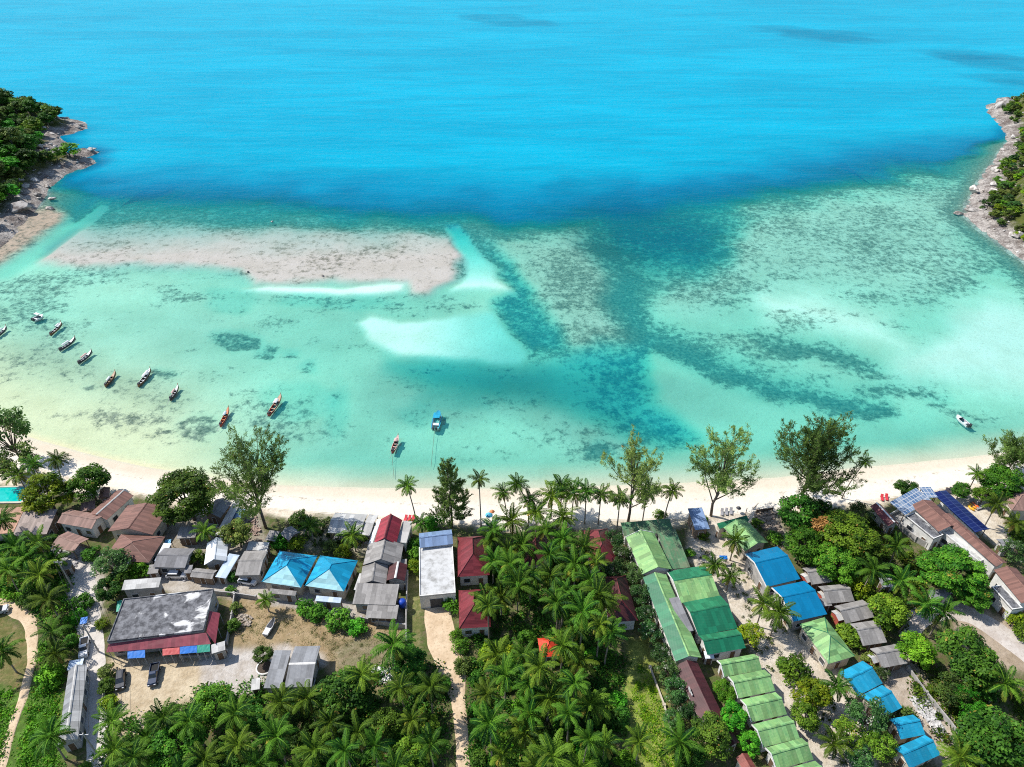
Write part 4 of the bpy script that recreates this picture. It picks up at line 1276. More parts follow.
# ---- two turquoise roofs
for k, (qd, lb) in enumerate(((((218, 372), (492, 408), (372, 640), (85, 597)), 'turquoise hip roof with faded pale front, left of the pair'),
                              (((515, 408), (790, 440), (685, 668), (398, 626)), 'turquoise hip roof with faded pale front, right of the pair'))):
    B('house', lb, S('c', *qd), 3.2, 2.0, 'hip', 'y', 'turq', roof_front='turq_pale', wall=W_CREAM, hip=3.4, group='turquoise hip roofed houses', cap=RM['turq'])
# ---- beach row, left of the white block
B('beach_hall', 'wide pale grey curved roof facing the sand', S('c', (628, 92), (862, 104), (808, 250), (560, 242)), 3.4, 0.9, 'gable', 'x', 'pale', wall=W_GREY, open_=True, cat='hall')
B('beach_hall', 'narrow pale grey roof joined to the wide curved roof', S('c', (868, 106), (942, 108), (872, 262), (812, 252)), 3.2, 0.7, 'gable', 'x', 'pale', wall=W_GREY, open_=True, cat='hall')
B('house', 'bright red gable roof above the sand', S('d', (375, 105), (527, 107), (485, 285), (318, 278)), 4.2, 1.8, 'gable', 'y', 'red', wall=W_WHITE, cap=RM['crimson'])
B('shed', 'white strip roof along the left of the red gable', S('d', (350, 112), (372, 112), (312, 282), (278, 282)), 3.2, 0.3, 'shed', roof='white', wall=W_WHITE, cat='shed')
B('shed', 'pale grey lean-to roof along the right of the red gable', S('d', (530, 122), (610, 128), (552, 275), (492, 272)), 3.4, 0.4, 'shed', roof='pale', wall=W_WHITE, cat='shed')
B('house', 'grey gable roof directly below the red gable', S('d', (285, 290), (550, 285), (500, 432), (232, 445)), 3.6, 1.9, 'gable', 'y', 'grey', wall=W_GREY)
B('house', 'lower grey gable roof beside the maroon roof', S('d', (238, 452), (425, 440), (410, 580), (215, 580)), 3.2, 1.2, 'gable', 'y', 'grey', wall=W_GREY)
B('house', 'maroon roof with a white ridge strip among grey roofs', S('d', (440, 430), (568, 440), (545, 545), (408, 560)), 3.6, 0.9, 'gable', 'y', 'maroon', wall=W_GREY, cap=TRIM_W)
B('house', 'broad flat grey roof behind the walled plot', S('d', (200, 585), (495, 590), (490, 742), (168, 712)), 3.2, 0.6, 'shed', roof='grey', wall=W_GREY)
B('shed', 'small grey brown lean-to roof beside the blue water tank', S('g', (570, 255), (790, 270), (785, 360), (553, 348)), 2.6, 0.5, 'shed', roof='grey', wall=W_WOOD, cat='shed')
B('house', 'white block with flat stained white roof and shutter door', S('d', (650, 310), (896, 292), (918, 642), (655, 672)), 3.9, 0, 'flat', 'x', 'white_concrete', wall=W_WHITE, over=0.02, cap=TRIM_W)
B('house', 'slate blue gable roof behind the white block', S('d', (655, 215), (890, 170), (897, 290), (652, 308)), 4.6, 1.0, 'gable', 'x', 'slate', wall=W_WHITE)
# ---- red roofed bungalows in the grove
B('bungalow', 'crimson hip roof with bright left side next to the white block', S('h', (118, 125), (345, 115), (365, 415), (140, 402)), 3.4, 3.0, 'hip', 'y', 'crimson', wall=W_WHITE, cap=RM['crimson'], group='red roofed bungalows in the palm grove')
B('bungalow', 'crimson hip roof at the edge of the dirt path', S('h', (150, 512), (345, 505), (385, 775), (125, 800)), 3.4, 3.0, 'hip', 'y', 'crimson', wall=W_WHITE, cap=RM['crimson'], group='red roofed bungalows in the palm grove')
B('bungalow', 'maroon hip roof half hidden in the middle of the palms', S('h', (615, 108), (768, 102), (805, 330), (600, 330)), 3.4, 2.8, 'hip', 'y', 'maroon', wall=W_CREAM, cap=RM['crimson'], group='red roofed bungalows in the palm grove')
B('bungalow', 'maroon hip roof near the sand left of the green roofs', S('i', (165, 150), (350, 135), (412, 370), (215, 420)), 3.4, 2.8, 'hip', 'y', 'crimson', wall=W_WHITE, cap=RM['crimson'], group='red roofed bungalows in the palm grove')
B('bungalow', 'dark maroon hip roof inland, left of the long green roof', S('i', (300, 490), (470, 478), (580, 800), (345, 830)), 3.4, 2.8, 'hip', 'y', 'maroon', wall=W_WHITE, cap=RM['crimson'], group='red roofed bungalows in the palm grove')
B('pavilion', 'small bright red hip roof deep in the palm grove', [(537, 638), (556, 637), (560, 656), (541, 657)], 3.0, 1.3, 'hip', 'y', 'scarlet', wall=W_CREAM, cat='pavilion', cap=RM['scarlet'])
# ---- green roofed resort
B('hall', 'pale green gable roof of the big hall by the beach', S('i', (485, 195), (690, 168), (808, 418), (602, 487)), 4.2, 1.5, 'gable', 'y', 'green_pale', wall=W_WHITE, cat='hall', fascia=TRIM_W)
B('hall', 'dark green mossy lean-to roof on the right of the pale green hall', S('i', (700, 150), (838, 175), (958, 405), (808, 445)), 3.2, 0.7, 'shed', roof='green_moss', wall=W_WHITE, cat='hall')
B('hall', 'mottled olive green roof end facing the sand', S('i', (425, 108), (800, 75), (830, 165), (485, 185)), 3.4, 0.6, 'shed', roof='green_moss', wall=W_WHITE, cat='hall')
B('hall', 'long faded green roof stepping inland beside the hedge', S('j', (102, 135), (262, 95), (512, 695), (335, 760)), 3.8, 1.1, 'gable', 'y', 'green', roof2='green_pale', wall=W_WHITE, cat='hall')
B('shed', 'grey mossy lean-to roof on the long green roof', S('j', (285, 305), (340, 290), (475, 520), (388, 525)), 3.9, 1.0, 'shed', roof='grey_dark', wall=W_GREY, cat='shed')
GG = 'green roofed guest houses in a row'
B('guest_house', 'green and pale green roof, topmost of the green row', S('j', (275, 95), (545, 42), (652, 265), (368, 318)), 3.4, 1.3, 'bend', 'x', 'green_pale', roof2='green', wall=W_WHITE, group=GG, fascia=TRIM_W)
B('guest_house', 'wide deep green roof, second from the top of the green row', S('j', (385, 322), (655, 266), (790, 500), (500, 552)), 3.4, 1.4, 'bend', 'x', 'green_deep', roof2='green', wall=W_WHITE, group=GG)
B('guest_house', 'deep green roof above the yellow flowered bush', S('j', (510, 562), (785, 508), (835, 640), (562, 698)), 3.2, 1.1, 'bend', 'x', 'green_deep', roof2='green', wall=W_WHITE, group=GG)
rows = [((400, 10), (690, -30), (738, 72), (488, 118)), ((500, 130), (765, 80), (832, 220), (575, 282)), ((600, 300), (840, 242), (922, 392), (665, 458)), ((680, 482), (932, 412), (1008, 566), (752, 642)), ((778, 652), (1030, 575), (1115, 725), (850, 805)), ((880, 820), (1130, 740), (1215, 900), (950, 980))]
labs = ['pale green roof just below the deep green roofs', 'pale green roof with two dark patches in the row', 'mottled pale green roof with white arched end, third up from the corner', 'mottled pale green roof with white arched end, second up from the corner', 'pale green roof at the lower end of the green row', 'last green roof cut off by the bottom of the photo']
for qd, lb in zip(rows, labs):
    B('guest_house', lb, S('m', *qd), 2.7, 1.2, 'bend', 'x', 'green_pale', wall=W_WHITE, group=GG, fascia=TRIM_W, grow=1.03)
B('long_house', 'long maroon roof with white skylight sheets behind the green row', S('m', (115, 45), (270, 5), (465, 420), (305, 488)), 3.2, 1.0, 'gable', 'y', 'maroon', wall=W_CREAM)
B('long_house', 'narrow maroon roof continuing down from the long maroon roof', S('m', (390, 470), (475, 440), (580, 605), (510, 640)), 2.9, 0.6, 'gable', 'y', 'maroon', wall=W_CREAM)
B('long_house', 'rusty red roof at the bottom of the maroon row', S('m', (555, 710), (640, 682), (740, 850), (650, 890)), 2.9, 0.6, 'gable', 'y', 'rust', wall=W_CREAM)
B('beach_bar', 'slate blue mono roof of the beach hut beside the casuarina', S('k', (48, 72), (150, 85), (230, 212), (110, 215)), 3.4, 0.9, 'shed', roof='slate', wall=W_WOOD, cat='hut')
B('hall', 'faded green gable roof with dark green seaward end', S('k', (300, 210), (490, 135), (640, 325), (488, 355)), 3.6, 1.2, 'gable', 'y', 'green_pale', roof2='green_pale', wall=W_CREAM, cat='hall')
B('hall', 'dark green roof end of the faded green hall', S('k', (265, 182), (490, 122), (500, 150), (292, 212)), 3.5, 0.5, 'shed', roof='green', wall=W_CREAM, cat='hall')
B('guest_house', 'large azure blue roof, upper of the pair', S('k', (478, 405), (705, 345), (878, 575), (630, 638)), 3.8, 1.5, 'bend', 'x', 'azure', wall=W_GREY, group='azure blue roofed guest houses', fascia=TRIM_W)
B('guest_house', 'large azure blue roof, lower of the pair beside the palms', S('l', (240, 212), (465, 160), (635, 390), (385, 458)), 3.8, 1.5, 'bend', 'x', 'azure', wall=W_GREY, group='azure blue roofed guest houses', fascia=TRIM_W)
B('guest_house', 'green hip roof below the azure blue roofs', S('l', (435, 470), (622, 415), (832, 697), (650, 765)), 3.4, 1.7, 'hip', 'y', 'green_pale', roof2='green_pale', wall=W_CREAM, cap=RM['green'], hip=4.0)
# grey cottages with red porches
GC = 'grey roofed cottages with red porches'
cot = [('l', ((470, 72), (615, 50), (640, 140), (530, 188)), ((440, 92), (492, 84), (540, 140), (500, 165)), 'grey barrel roofed cottage beside the upper azure roof'),
       ('l', ((580, 205), (778, 188), (800, 285), (650, 322)), ((568, 222), (612, 218), (655, 282), (618, 300)), 'grey roofed cottage between the azure roof and the yellow bush'),
       ('l', ((700, 352), (900, 300), (948, 408), (782, 462)), ((672, 365), (725, 350), (772, 420), (728, 445)), 'grey roofed cottage, middle of the five, with red porch'),
       ('l', ((835, 490), (965, 447), (1055, 590), (890, 622)), None, 'grey roofed cottage half covered by the green shrub'),
       ('n', ((520, 5), (700, -30), (752, 85), (610, 130)), ((495, 30), (545, 12), (595, 75), (545, 95)), 'grey roofed cottage nearest the bright green tree')]
for w, qd, pq, lb in cot:
    root, ang, L, W = B('cottage', lb, S(w, *qd), 2.6, 1.1, 'bend', 'x', 'grey', wall=W_WOOD, group=GC, cat='cottage', grow=1.14)
    if pq:
        c, a2, pl, pw = rect_fit(S(w, *pq), 2.6)
        inv = Matrix.Rotation(-ang, 3, 'Z')
        lc = inv @ (Vector((c.x, c.y, 0)) - root.location)
        pr_ = empty('porch', lc, a2 - ang, root)
        mb = MB(); panel_grid(mb, (-pl / 2, -pw / 2, 2.3), (pl / 2, -pw / 2, 2.3), (pl / 2, 0, 2.75), (-pl / 2, 0, 2.75), 3, 2, .08, .01, random.Random(3))
        panel_grid(mb, (pl / 2, pw / 2, 2.3), (-pl / 2, pw / 2, 2.3), (-pl / 2, 0, 2.75), (pl / 2, 0, 2.75), 3, 2, .08, .01, random.Random(3))
        mb.build('porch_roof', RM['pale'], pr_)
        MB().box(-pl / 2 + .15, pl / 2 - .15, -pw / 2 + .15, pw / 2 - .15, 0, 2.2).build('porch_wall', W_RED, pr_)
# cyan cottages
for qd, lb in ((((290, 182), (462, 110), (578, 238), (430, 302)), 'cyan roofed cottage nearest the green hip roof'), (((455, 347), (602, 290), (727, 412), (590, 472)), 'cyan roofed cottage second in its row, beside the white rubble'),
               (((688, 522), (822, 490), (878, 592), (735, 655)), 'cyan roofed cottage partly hidden by the pale open tree'), (((698, 732), (902, 655), (1012, 762), (815, 832)), 'cyan roofed cottage at the bottom of the photo')):
    B('cottage', lb, S('n', *qd), 2.6, 1.0, 'bend', 'x', 'cyan', wall=W_CREAM, group='cyan roofed cottages in a row', cat='cottage', grow=1.25)
# ---- resort at the right
B('hotel', 'broad brown hotel roof below the glass canopy', S('o', (372, 192), (535, 138), (700, 330), (590, 388)), 4.4, 1.0, 'gable', 'y', 'brown', wall=W_WHITE, cat='hotel')
B('hotel_wing', 'long narrow brown hotel roof beside the navy solar roof', S('o', (595, 278), (648, 232), (1052, 592), (1010, 650)), 4.8, 0.6, 'gable', 'y', 'brown', wall=W_WHITE, cat='hotel')
B('hotel_wing', 'lower brown hotel roof at the right edge above the gravel road', S('p', (830, 75), (950, 55), (1180, 290), (990, 330)), 4.4, 0.9, 'gable', 'y', 'brown', wall=W_WHITE, cat='hotel')
B('solar_pergola', 'long navy solar panel roof pointing at the beach', S('o', (520, 78), (632, 92), (950, 350), (842, 392)), 4.2, 0.25, 'gable', 'y', 'solar', wall=W_WHITE, cat='pergola', open_=True, jit=0.0)
B('glass_canopy', 'white framed blue glass canopy in front of the hotel', S('o', (200, 160), (420, 78), (505, 135), (345, 270)), 4.4, 0.5, 'shed', roof='skylight', wall=W_WHITE, cat='canopy', open_=True, jit=0.0)
B('glass_canopy', 'small white glazed canopy at the tip of the solar roof', S('o', (435, 75), (532, 36), (535, 125), (500, 132)), 4.4, 0.2, 'shed', roof='skylight', wall=W_WHITE, cat='canopy', open_=True, jit=0.0)
B('hotel_terrace', 'grey terrace with white rails along the hotel', S('o', (345, 262), (392, 240), (600, 390), (540, 448)), 3.6, 0, 'flat', 'x', 'concrete', wall=W_WHITE, cat='terrace', over=0.02, cap=TRIM_W)
B('hotel_terrace', 'white strip terrace beside the long hotel roof', S('o', (605, 380), (640, 345), (905, 570), (880, 610)), 3.4, 0, 'flat', 'x', 'white_concrete', wall=W_WHITE, cat='terrace', over=0.02, cap=TRIM_W)
B('hotel_terrace', 'grey white balcony terrace above the gravel road', S('p', (800, 200), (850, 180), (1000, 340), (940, 380)), 3.4, 0, 'flat', 'x', 'concrete', wall=W_WHITE, cat='terrace', over=0.02, cap=TRIM_W)
B('house', 'dark red roof beside the glass canopy', S('o', (90, 195), (145, 172), (275, 308), (205, 352)), 3.2, 0.9, 'gable', 'y', 'crimson', wall=W_GREY, cap=TRIM_W)
B('house', 'brown hip roof at the right edge behind the beach tree', S('s', (890, 245), (1060, 190), (1120, 350), (905, 390)), 3.6, 1.6, 'hip', 'x', 'brown_pale', wall=W_CREAM)
B('shed', 'grey mauve shed roof right of the solar roof', S('s', (825, 588), (925, 568), (985, 660), (870, 640)), 2.8, 0.5, 'gable', 'x', 'grey_blue', wall=W_GREY, cat='shed')
B('shed', 'low grey roof under the big layered tree', S('p', (330, 235), (470, 215), (480, 270), (350, 290)), 2.8, 0.5, 'shed', roof='grey_blue', wall=W_GREY, cat='shed')
# ---- lane at the left, yard
B('long_shed', 'long grey corrugated shed along the concrete road', S('r', (205, 130), (332, 130), (285, 690), (140, 655)), 3.2, 0.9, 'gable', 'y', 'grey_blue', roof2='pale', wall=W_GREY, cat='shed')
B('shed', 'small pale blue patched shed at the head of the long shed', S('r', (215, 80), (305, 78), (318, 135), (205, 140)), 2.9, 0.3, 'shed', roof='sky', wall=W_GREY, cat='shed')
B('market_hall', 'big flat roofed hall with stained black and white concrete roof', [(122, 599), (211, 590), (206, 632), (110, 640)], 4.6, 0, 'flat', 'x', 'concrete', wall=W_GREY, cat='hall', over=0.05, cap=CONC_DARK)
B('house', 'pale sheet roof on the back of the market hall', S('e', (540, 80), (798, 72), (812, 125), (535, 145)), 4.0, 0.5, 'shed', roof='pale', wall=W_GREY)
B('shed', 'small grey box roofed kiosk at the corner of the market hall', S('f', (235, 410), (325, 375), (335, 440), (228, 462)), 2.8, 0.3, 'shed', roof='pale', wall=W_GREY, cat='shed')
B('workshop', 'grey corrugated roof of the yard workshop, upper sheet', S('f', (840, 410), (1020, 410), (965, 712), (765, 706)), 3.4, 0.8, 'gable', 'x', 'grey_blue', wall=W_GREY, cat='workshop', cap=TRIM_W)
B('workshop', 'lower grey corrugated lean-to of the yard workshop', S('f', (712, 452), (800, 452), (755, 712), (590, 722)), 2.9, 0.5, 'shed', roof='grey_blue', wall=W_GREY, cat='workshop')
B('shed', 'tiny grey shed at the corner of the yard workshop', S('f', (525, 655), (590, 650), (580, 722), (520, 735)), 2.0, 0.3, 'shed', roof='pale', wall=W_GREY, cat='shed')
B('shed', 'tiny white shed at the corner of the deep green roof', [(704, 652), (713, 651.5), (714, 658), (705, 659)], 2.2, 0.2, 'shed', roof='white', wall=W_WHITE, cat='shed')
for qd, rf_, rr, lb in (([(150, 566), (160, 565), (158, 573), (147, 574)], 'grey', .4, 'small grey lean-to beside the bright shrub and the lane'), ([(186, 566), (193, 566), (191, 573), (184, 573)], 'grey_dark', .3, 'tiny dark shed between the grey roofs on the lane'),
                        ([(210, 524), (218, 526), (212, 537), (203, 535)], 'grey', .4, 'small grey shed beside the covered walkway'), ([(246, 549), (256, 550), (255, 556), (245, 556)], 'grey_dark', .3, 'tiny dark lean-to behind the square grey roof'),
                        ([(270, 531), (280, 533), (275, 541), (265, 540)], 'grey', .4, 'small grey shed near the left turquoise roof'), ([(360, 575), (366, 574), (360, 590), (353, 590)], 'pale', .3, 'narrow pale lean-to left of the grey gables'),
                        ([(400, 560), (407, 560), (406, 583), (399, 583)], 'grey', .3, 'narrow grey lean-to right of the maroon roof'), ([(316, 596), (341, 599), (341, 603), (316, 601)], 'sky', .3, 'low pale blue lean-to in front of the right turquoise roof'),
                        ([(270, 589), (296, 592), (296, 596), (270, 593)], 'grey', .3, 'low grey lean-to in front of the left turquoise roof'), ([(63, 562), (72, 561), (71, 569), (62, 569)], 'grey', .4, 'small grey roof below the open sided hut'),
                        ([(820, 600), (829, 598), (831, 605), (822, 607)], 'grey', .3, 'small grey lean-to above the grey cottages'), ([(880, 580), (892, 578), (893, 586), (882, 588)], 'grey_blue', .4, 'small grey roof among the palms left of the layered tree')):
    B('shed', lb, qd, 2.4, rr, 'shed', roof=rf_, wall=W_GREY, cat='shed')

# ================================================================== smaller things
def find(label):
    return next(o for o in SC.objects if o.get('label') == label)


def local_mesh(mb, root):
    a = -root.rotation_euler.z
    m_ = Matrix.Rotation(a, 4, 'Z') @ Matrix.Translation(-root.location)
    mb.v = [tuple(m_ @ Vector(v)) for v in mb.v]
    return mb


PLASTIC = {}


def plastic(name, col, rough=0.5):
    if name not in PLASTIC: PLASTIC[name] = mk(name, col, tuple(x * 0.7 for x in col), rough=rough, scale=1.3, spec=0.35)
    return PLASTIC[name]


hall = find('big flat roofed hall with stained black and white concrete roof')


def awning(q, zi, zo, matr, posts=True):
    """sheet awning between a wall edge (first two) and an outer edge (last two)"""
    P = [G(q[0][0], q[0][1], zi), G(q[1][0], q[1][1], zi), G(q[2][0], q[2][1], zo), G(q[3][0], q[3][1], zo)]
    mb = MB()
    panel_grid(mb, P[3], P[2], P[1], P[0], 8, 3, 0.06, 0.02, random.Random(int(q[0][0])))
    o = local_mesh(mb, hall).build('awning', matr, hall)
    if posts:
        pm = MB()
        for f in (0.03, 0.5, 0.97):
            p = P[3].lerp(P[2], f)
            pm.tube([(p.x, p.y, -0.1), (p.x, p.y, zo - 0.07)], [0.05, 0.05], 6)
        local_mesh(pm, hall).build('awning_post', STEEL, o)


AWN = roof_mat('faded_red_awning_sheet', (0.22, 0.042, 0.058), (0.15, 0.03, 0.04), (0.30, 0.09, 0.10), 0.4, 0.7, 0.5, 0.25)
awning([(109.5, 641), (206, 632.5), (211, 644), (106, 652.5)], 4.2, 3.3, AWN)
awning([(206.5, 632), (209.5, 611), (220, 613), (215.5, 644)], 4.2, 3.4, AWN)
BLUE_T, RED_T, GREEN_T = plastic('blue_tarpaulin', (0.01, 0.16, 0.55)), plastic('coral_red_tarpaulin', (0.55, 0.09, 0.085)), plastic('green_tarpaulin', (0.01, 0.28, 0.19))
awning([(127.5, 650.5), (145, 649.5), (145, 657.5), (127.5, 658.5)], 3.2, 2.7, BLUE_T)
awning([(162.5, 647.5), (179.5, 646.5), (179.5, 654), (162.5, 655.5)], 3.2, 2.7, RED_T)
awning([(179.8, 646.5), (197, 645.5), (197, 652.5), (179.8, 654)], 3.25, 2.75, BLUE_T)
awning([(197.3, 645), (210, 644), (210, 651.5), (197.3, 652.8)], 3.3, 2.8, GREEN_T)
# skylight sheets on the long maroon roof
lh = find('long maroon roof with white skylight sheets behind the green row')
L_ = max(abs(v.co.x) for v in lh.children[0].data.vertices)
W_ = max(abs(v.co.y) for v in lh.children[0].data.vertices)
for (fx, fy) in ((-0.88, -0.35), (-0.70, -0.72), (0.62, -0.45)):
    xc, yc, hw = fx * L_, fy * W_, W_ * .24
    zc = lambda yy: 3.2 + 1.0 * (1 - abs(yy) / W_) + 0.12
    mb = MB()
    mb.hexa([(xc - .45, yc - hw, zc(yc - hw)), (xc + .45, yc - hw, zc(yc - hw)), (xc + .45, yc + hw, zc(yc + hw)), (xc - .45, yc + hw, zc(yc + hw))],
            [(xc - .45, yc - hw, zc(yc - hw) + .04), (xc + .45, yc - hw, zc(yc - hw) + .04), (xc + .45, yc + hw, zc(yc + hw) + .04), (xc - .45, yc + hw, zc(yc + hw) + .04)])
    mb.build('skylight', plastic('translucent_sheet', (0.66, 0.66, 0.66)), lh.children[0])
# shutter door of the white block
wb = find('white block with flat stained white roof and shutter door')
wy = min(v.co.y for v in next(c for c in wb.children if c.name.startswith('wall')).data.vertices)
MB().box(-1.6, 1.0, wy - .09, wy + .03, .02, 2.7).build('shutter_door', SHUT, wb)
for c_ in list(wb.children):
    if c_.name.startswith(('window', 'door')):
        for g_ in list(c_.children): bpy.data.objects.remove(g_)
        bpy.data.objects.remove(c_)

# ------------------------------------------------------------------ boats
WOOD_B = mk('boat_wood', (0.30, 0.13, 0.06), (0.16, 0.07, 0.035), scale=1.5, rough=0.5)
WOOD_P = mk('boat_deck_wood', (0.52, 0.36, 0.25), (0.38, 0.25, 0.16), scale=1.5, rough=0.6)
RED_B = plastic('boat_red_paint', (0.45, 0.05, 0.035)); WHITE_B = plastic('boat_white_paint', (0.74, 0.74, 0.74)); DARK_B = plastic('boat_dark_hull', (0.06, 0.045, 0.045))
GREY_B = plastic('boat_grey_paint', (0.40, 0.40, 0.42)); BLUE_B = plastic('boat_blue_paint', (0.02, 0.36, 0.55)); ORANGE_B = plastic('boat_orange_paint', (0.62, 0.20, 0.07)); PINK_B = plastic('boat_faded_pink_canvas', (0.62, 0.40, 0.36))
METAL_D = plastic('engine_dark_metal', (0.05, 0.05, 0.055), 0.4)


def hull_mesh(name, L, W, depth, sheer_b, sheer_s, transom, mats):
    """open hull: outside skin, gunwale and inside floor"""
    mb = MB()
    n = 14
    st = []
    for i in range(n + 1):
        f = i / n
        x = -L / 2 + L * f
        hb = W / 2 * (min(1, transom + (1 - transom) * math.sin(min(1, f / 0.45) * math.pi / 2)) if f < 0.45 else math.cos((f - 0.45) / 0.55 * math.pi / 2) ** 0.75)
        hb = max(hb, 0.03)
        zt = depth * 0.55 + sheer_b * max(0, (f - 0.5) / 0.5) ** 2.2 + sheer_s * max(0, (0.3 - f) / 0.3) ** 2
        zk = -depth * 0.45 + sheer_b * 0.55 * max(0, (f - 0.72) / 0.28) ** 2
        st.append((x, hb, zt, zk))
    prof = lambda x, hb, zt, zk: [(x, -hb, zt), (x, -hb * 0.86, (zt + zk) / 2), (x, 0, zk), (x, hb * 0.86, (zt + zk) / 2), (x, hb, zt)]
    inn = lambda x, hb, zt, zk: [(x, -hb * .84, zt), (x, -hb * 0.66, zk + .22), (x, 0, zk + .16), (x, hb * 0.66, zk + .22), (x, hb * .84, zt)]
    for i in range(n):
        a, b = prof(*st[i]), prof(*st[i + 1]); c, d = inn(*st[i]), inn(*st[i + 1])
        mb.cur = 0
        for k in range(4): mb.quad(a[k], a[k + 1], b[k + 1], b[k])
        mb.cur = 1
        for k in range(4): mb.quad(c[k + 1], c[k], d[k], d[k + 1])
        mb.cur = 2
        mb.quad(a[0], b[0], d[0], c[0]); mb.quad(b[4], a[4], c[4], d[4])
    mb.cur = 0
    a = prof(*st[0]); mb.quad(*reversed(a))
    return mb.mesh(name, mats, False), st


def longtail(stern, bow, label, hullm, deckm, inm, canm, can=(-0.12, 0.22), group='longtail boats moored in the bay', W=None, ribbon_m=None):
    a, b = G(*stern, WATER), G(*bow, WATER)
    L = (b - a).length * .9
    W = (W or L * 0.20) * .74
    root = empty('longtail_boat', ((a.x + b.x) / 2, (a.y + b.y) / 2, WATER), math.atan2(b.y - a.y, b.x - a.x))
    tag(root, label, 'boat', group)
    me, st = hull_mesh('hull', L, W, 1.0, 0.85, 0.25, 0.55, [hullm, inm, deckm])
    link('hull', me, root)
    def hb(f): i = min(13, int(f * 14)); return st[i][1] * (1 - (f * 14 - i)) + st[i + 1][1] * (f * 14 - i)
    def zt(f): i = min(13, int(f * 14)); return st[i][2] * (1 - (f * 14 - i)) + st[i + 1][2] * (f * 14 - i)
    mb = MB()
    for k in range(6):
        f0, f1 = 0.66 + 0.05 * k, 0.66 + 0.05 * (k + 1)
        mb.hexa([(-L / 2 + L * f0, -hb(f0) * .83, zt(f0) - .08), (-L / 2 + L * f1, -hb(f1) * .83, zt(f1) - .08), (-L / 2 + L * f1, hb(f1) * .83, zt(f1) - .08), (-L / 2 + L * f0, hb(f0) * .83, zt(f0) - .08)],
                [(-L / 2 + L * f0, -hb(f0) * .83, zt(f0) - .02), (-L / 2 + L * f1, -hb(f1) * .83, zt(f1) - .02), (-L / 2 + L * f1, hb(f1) * .83, zt(f1) - .02), (-L / 2 + L * f0, hb(f0) * .83, zt(f0) - .02)])
    mb.build('foredeck', deckm, root)
    for f in (0.18, 0.34, 0.52):
        x = -L / 2 + L * f
        MB().box(x - .15, x + .15, -hb(f) * .8, hb(f) * .8, 0.30, 0.36).build('bench', deckm, root)
    if canm:
        x0, x1 = can[0] * L, can[1] * L
        cw = W * 0.34
        mb = MB(); ny = 6
        for k in range(ny):
            t0, t1 = -1 + 2 * k / ny, -1 + 2 * (k + 1) / ny
            z0, z1 = 1.30 + 0.2 * (1 - t0 * t0), 1.30 + 0.2 * (1 - t1 * t1)
            mb.hexa([(x0, t0 * cw, z0), (x1, t0 * cw, z0), (x1, t1 * cw, z1), (x0, t1 * cw, z1)], [(x0, t0 * cw, z0 + .05), (x1, t0 * cw, z0 + .05), (x1, t1 * cw, z1 + .05), (x0, t1 * cw, z1 + .05)])
        c_ = mb.build('canopy', canm, root)
        pm = MB()
        for x in (x0 + .15, (x0 + x1) / 2, x1 - .15):
            for y in (-cw * .92, cw * .92): pm.tube([(x, y, 0.3), (x, y, 1.33)], [0.035, 0.035], 5)
        pm.build('canopy_post', STEEL, c_)
    en = MB().box(-L / 2 + .1, -L / 2 + .9, -.28, .28, .55, 1.05)
    e_ = en.build('engine', METAL_D, root)
    MB().tube([(-L / 2 + .2, 0, .8), (-L / 2 - 2.2, 0.1, 0.1)], [0.045, 0.035], 6).build('propeller_shaft', STEEL, e_)
    rb = MB()
    zb = zt(0.985)
    rb.tube([(L / 2 - .18, 0, zb - .3), (L / 2 + .05, 0, zb + .35)], [0.10, 0.06], 6)
    rb.build('bow_post', ribbon_m or ORANGE_B, root)
    return root


longtail((-4, 338), (8, 328), 'pale slim boat cut by the left edge of the photo', DARK_B, WHITE_B, GREY_B, WHITE_B, (-.2, .15))
longtail((50, 336), (63, 324), 'white canopied longtail boat with a dark opening, second from the left', WOOD_B, WHITE_B, DARK_B, WHITE_B, (0.02, .3))
longtail((59, 351.5), (77, 339), 'slim grey and white longtail boat moored below the white canopied one', DARK_B, WHITE_B, GREY_B, WHITE_B, (-.3, .1), W=1.5)
longtail((78, 364.5), (93.5, 352), 'slim white longtail boat with a pinkish canopy', DARK_B, WHITE_B, GREY_B, PINK_B, (-.28, .12), W=1.5)
longtail((105, 387.5), (117, 373), 'brown wooden longtail boat with a short white canopy at the stern', WOOD_B, WOOD_P, DARK_B, WHITE_B, (-.32, -.02))
longtail((138, 387.5), (152, 370), 'long white topped longtail boat beside a dark seagrass patch', WOOD_B, WHITE_B, DARK_B, WHITE_B, (-.12, .3), W=1.8)
longtail((170, 401), (179.5, 387), 'pale pink topped longtail boat right of the long white one', DARK_B, WHITE_B, WOOD_B, PINK_B, (-.25, .1))
longtail((220, 427.5), (230, 409), 'red longtail boat with a pale blue canopy, left of the two red ones', RED_B, ORANGE_B, RED_B, plastic('pale_blue_canvas', (0.50, 0.62, 0.66)), (-.05, .16))
longtail((268, 417), (282.5, 396), 'big red longtail boat with white canopy and pale bow', RED_B, WOOD_P, RED_B, WHITE_B, (-.02, .2), W=2.2)
longtail((392, 454), (399, 437), 'orange red longtail boat moored near the beach left of the blue speedboat', RED_B, PINK_B, ORANGE_B, PINK_B, (.02, .22), W=1.9)


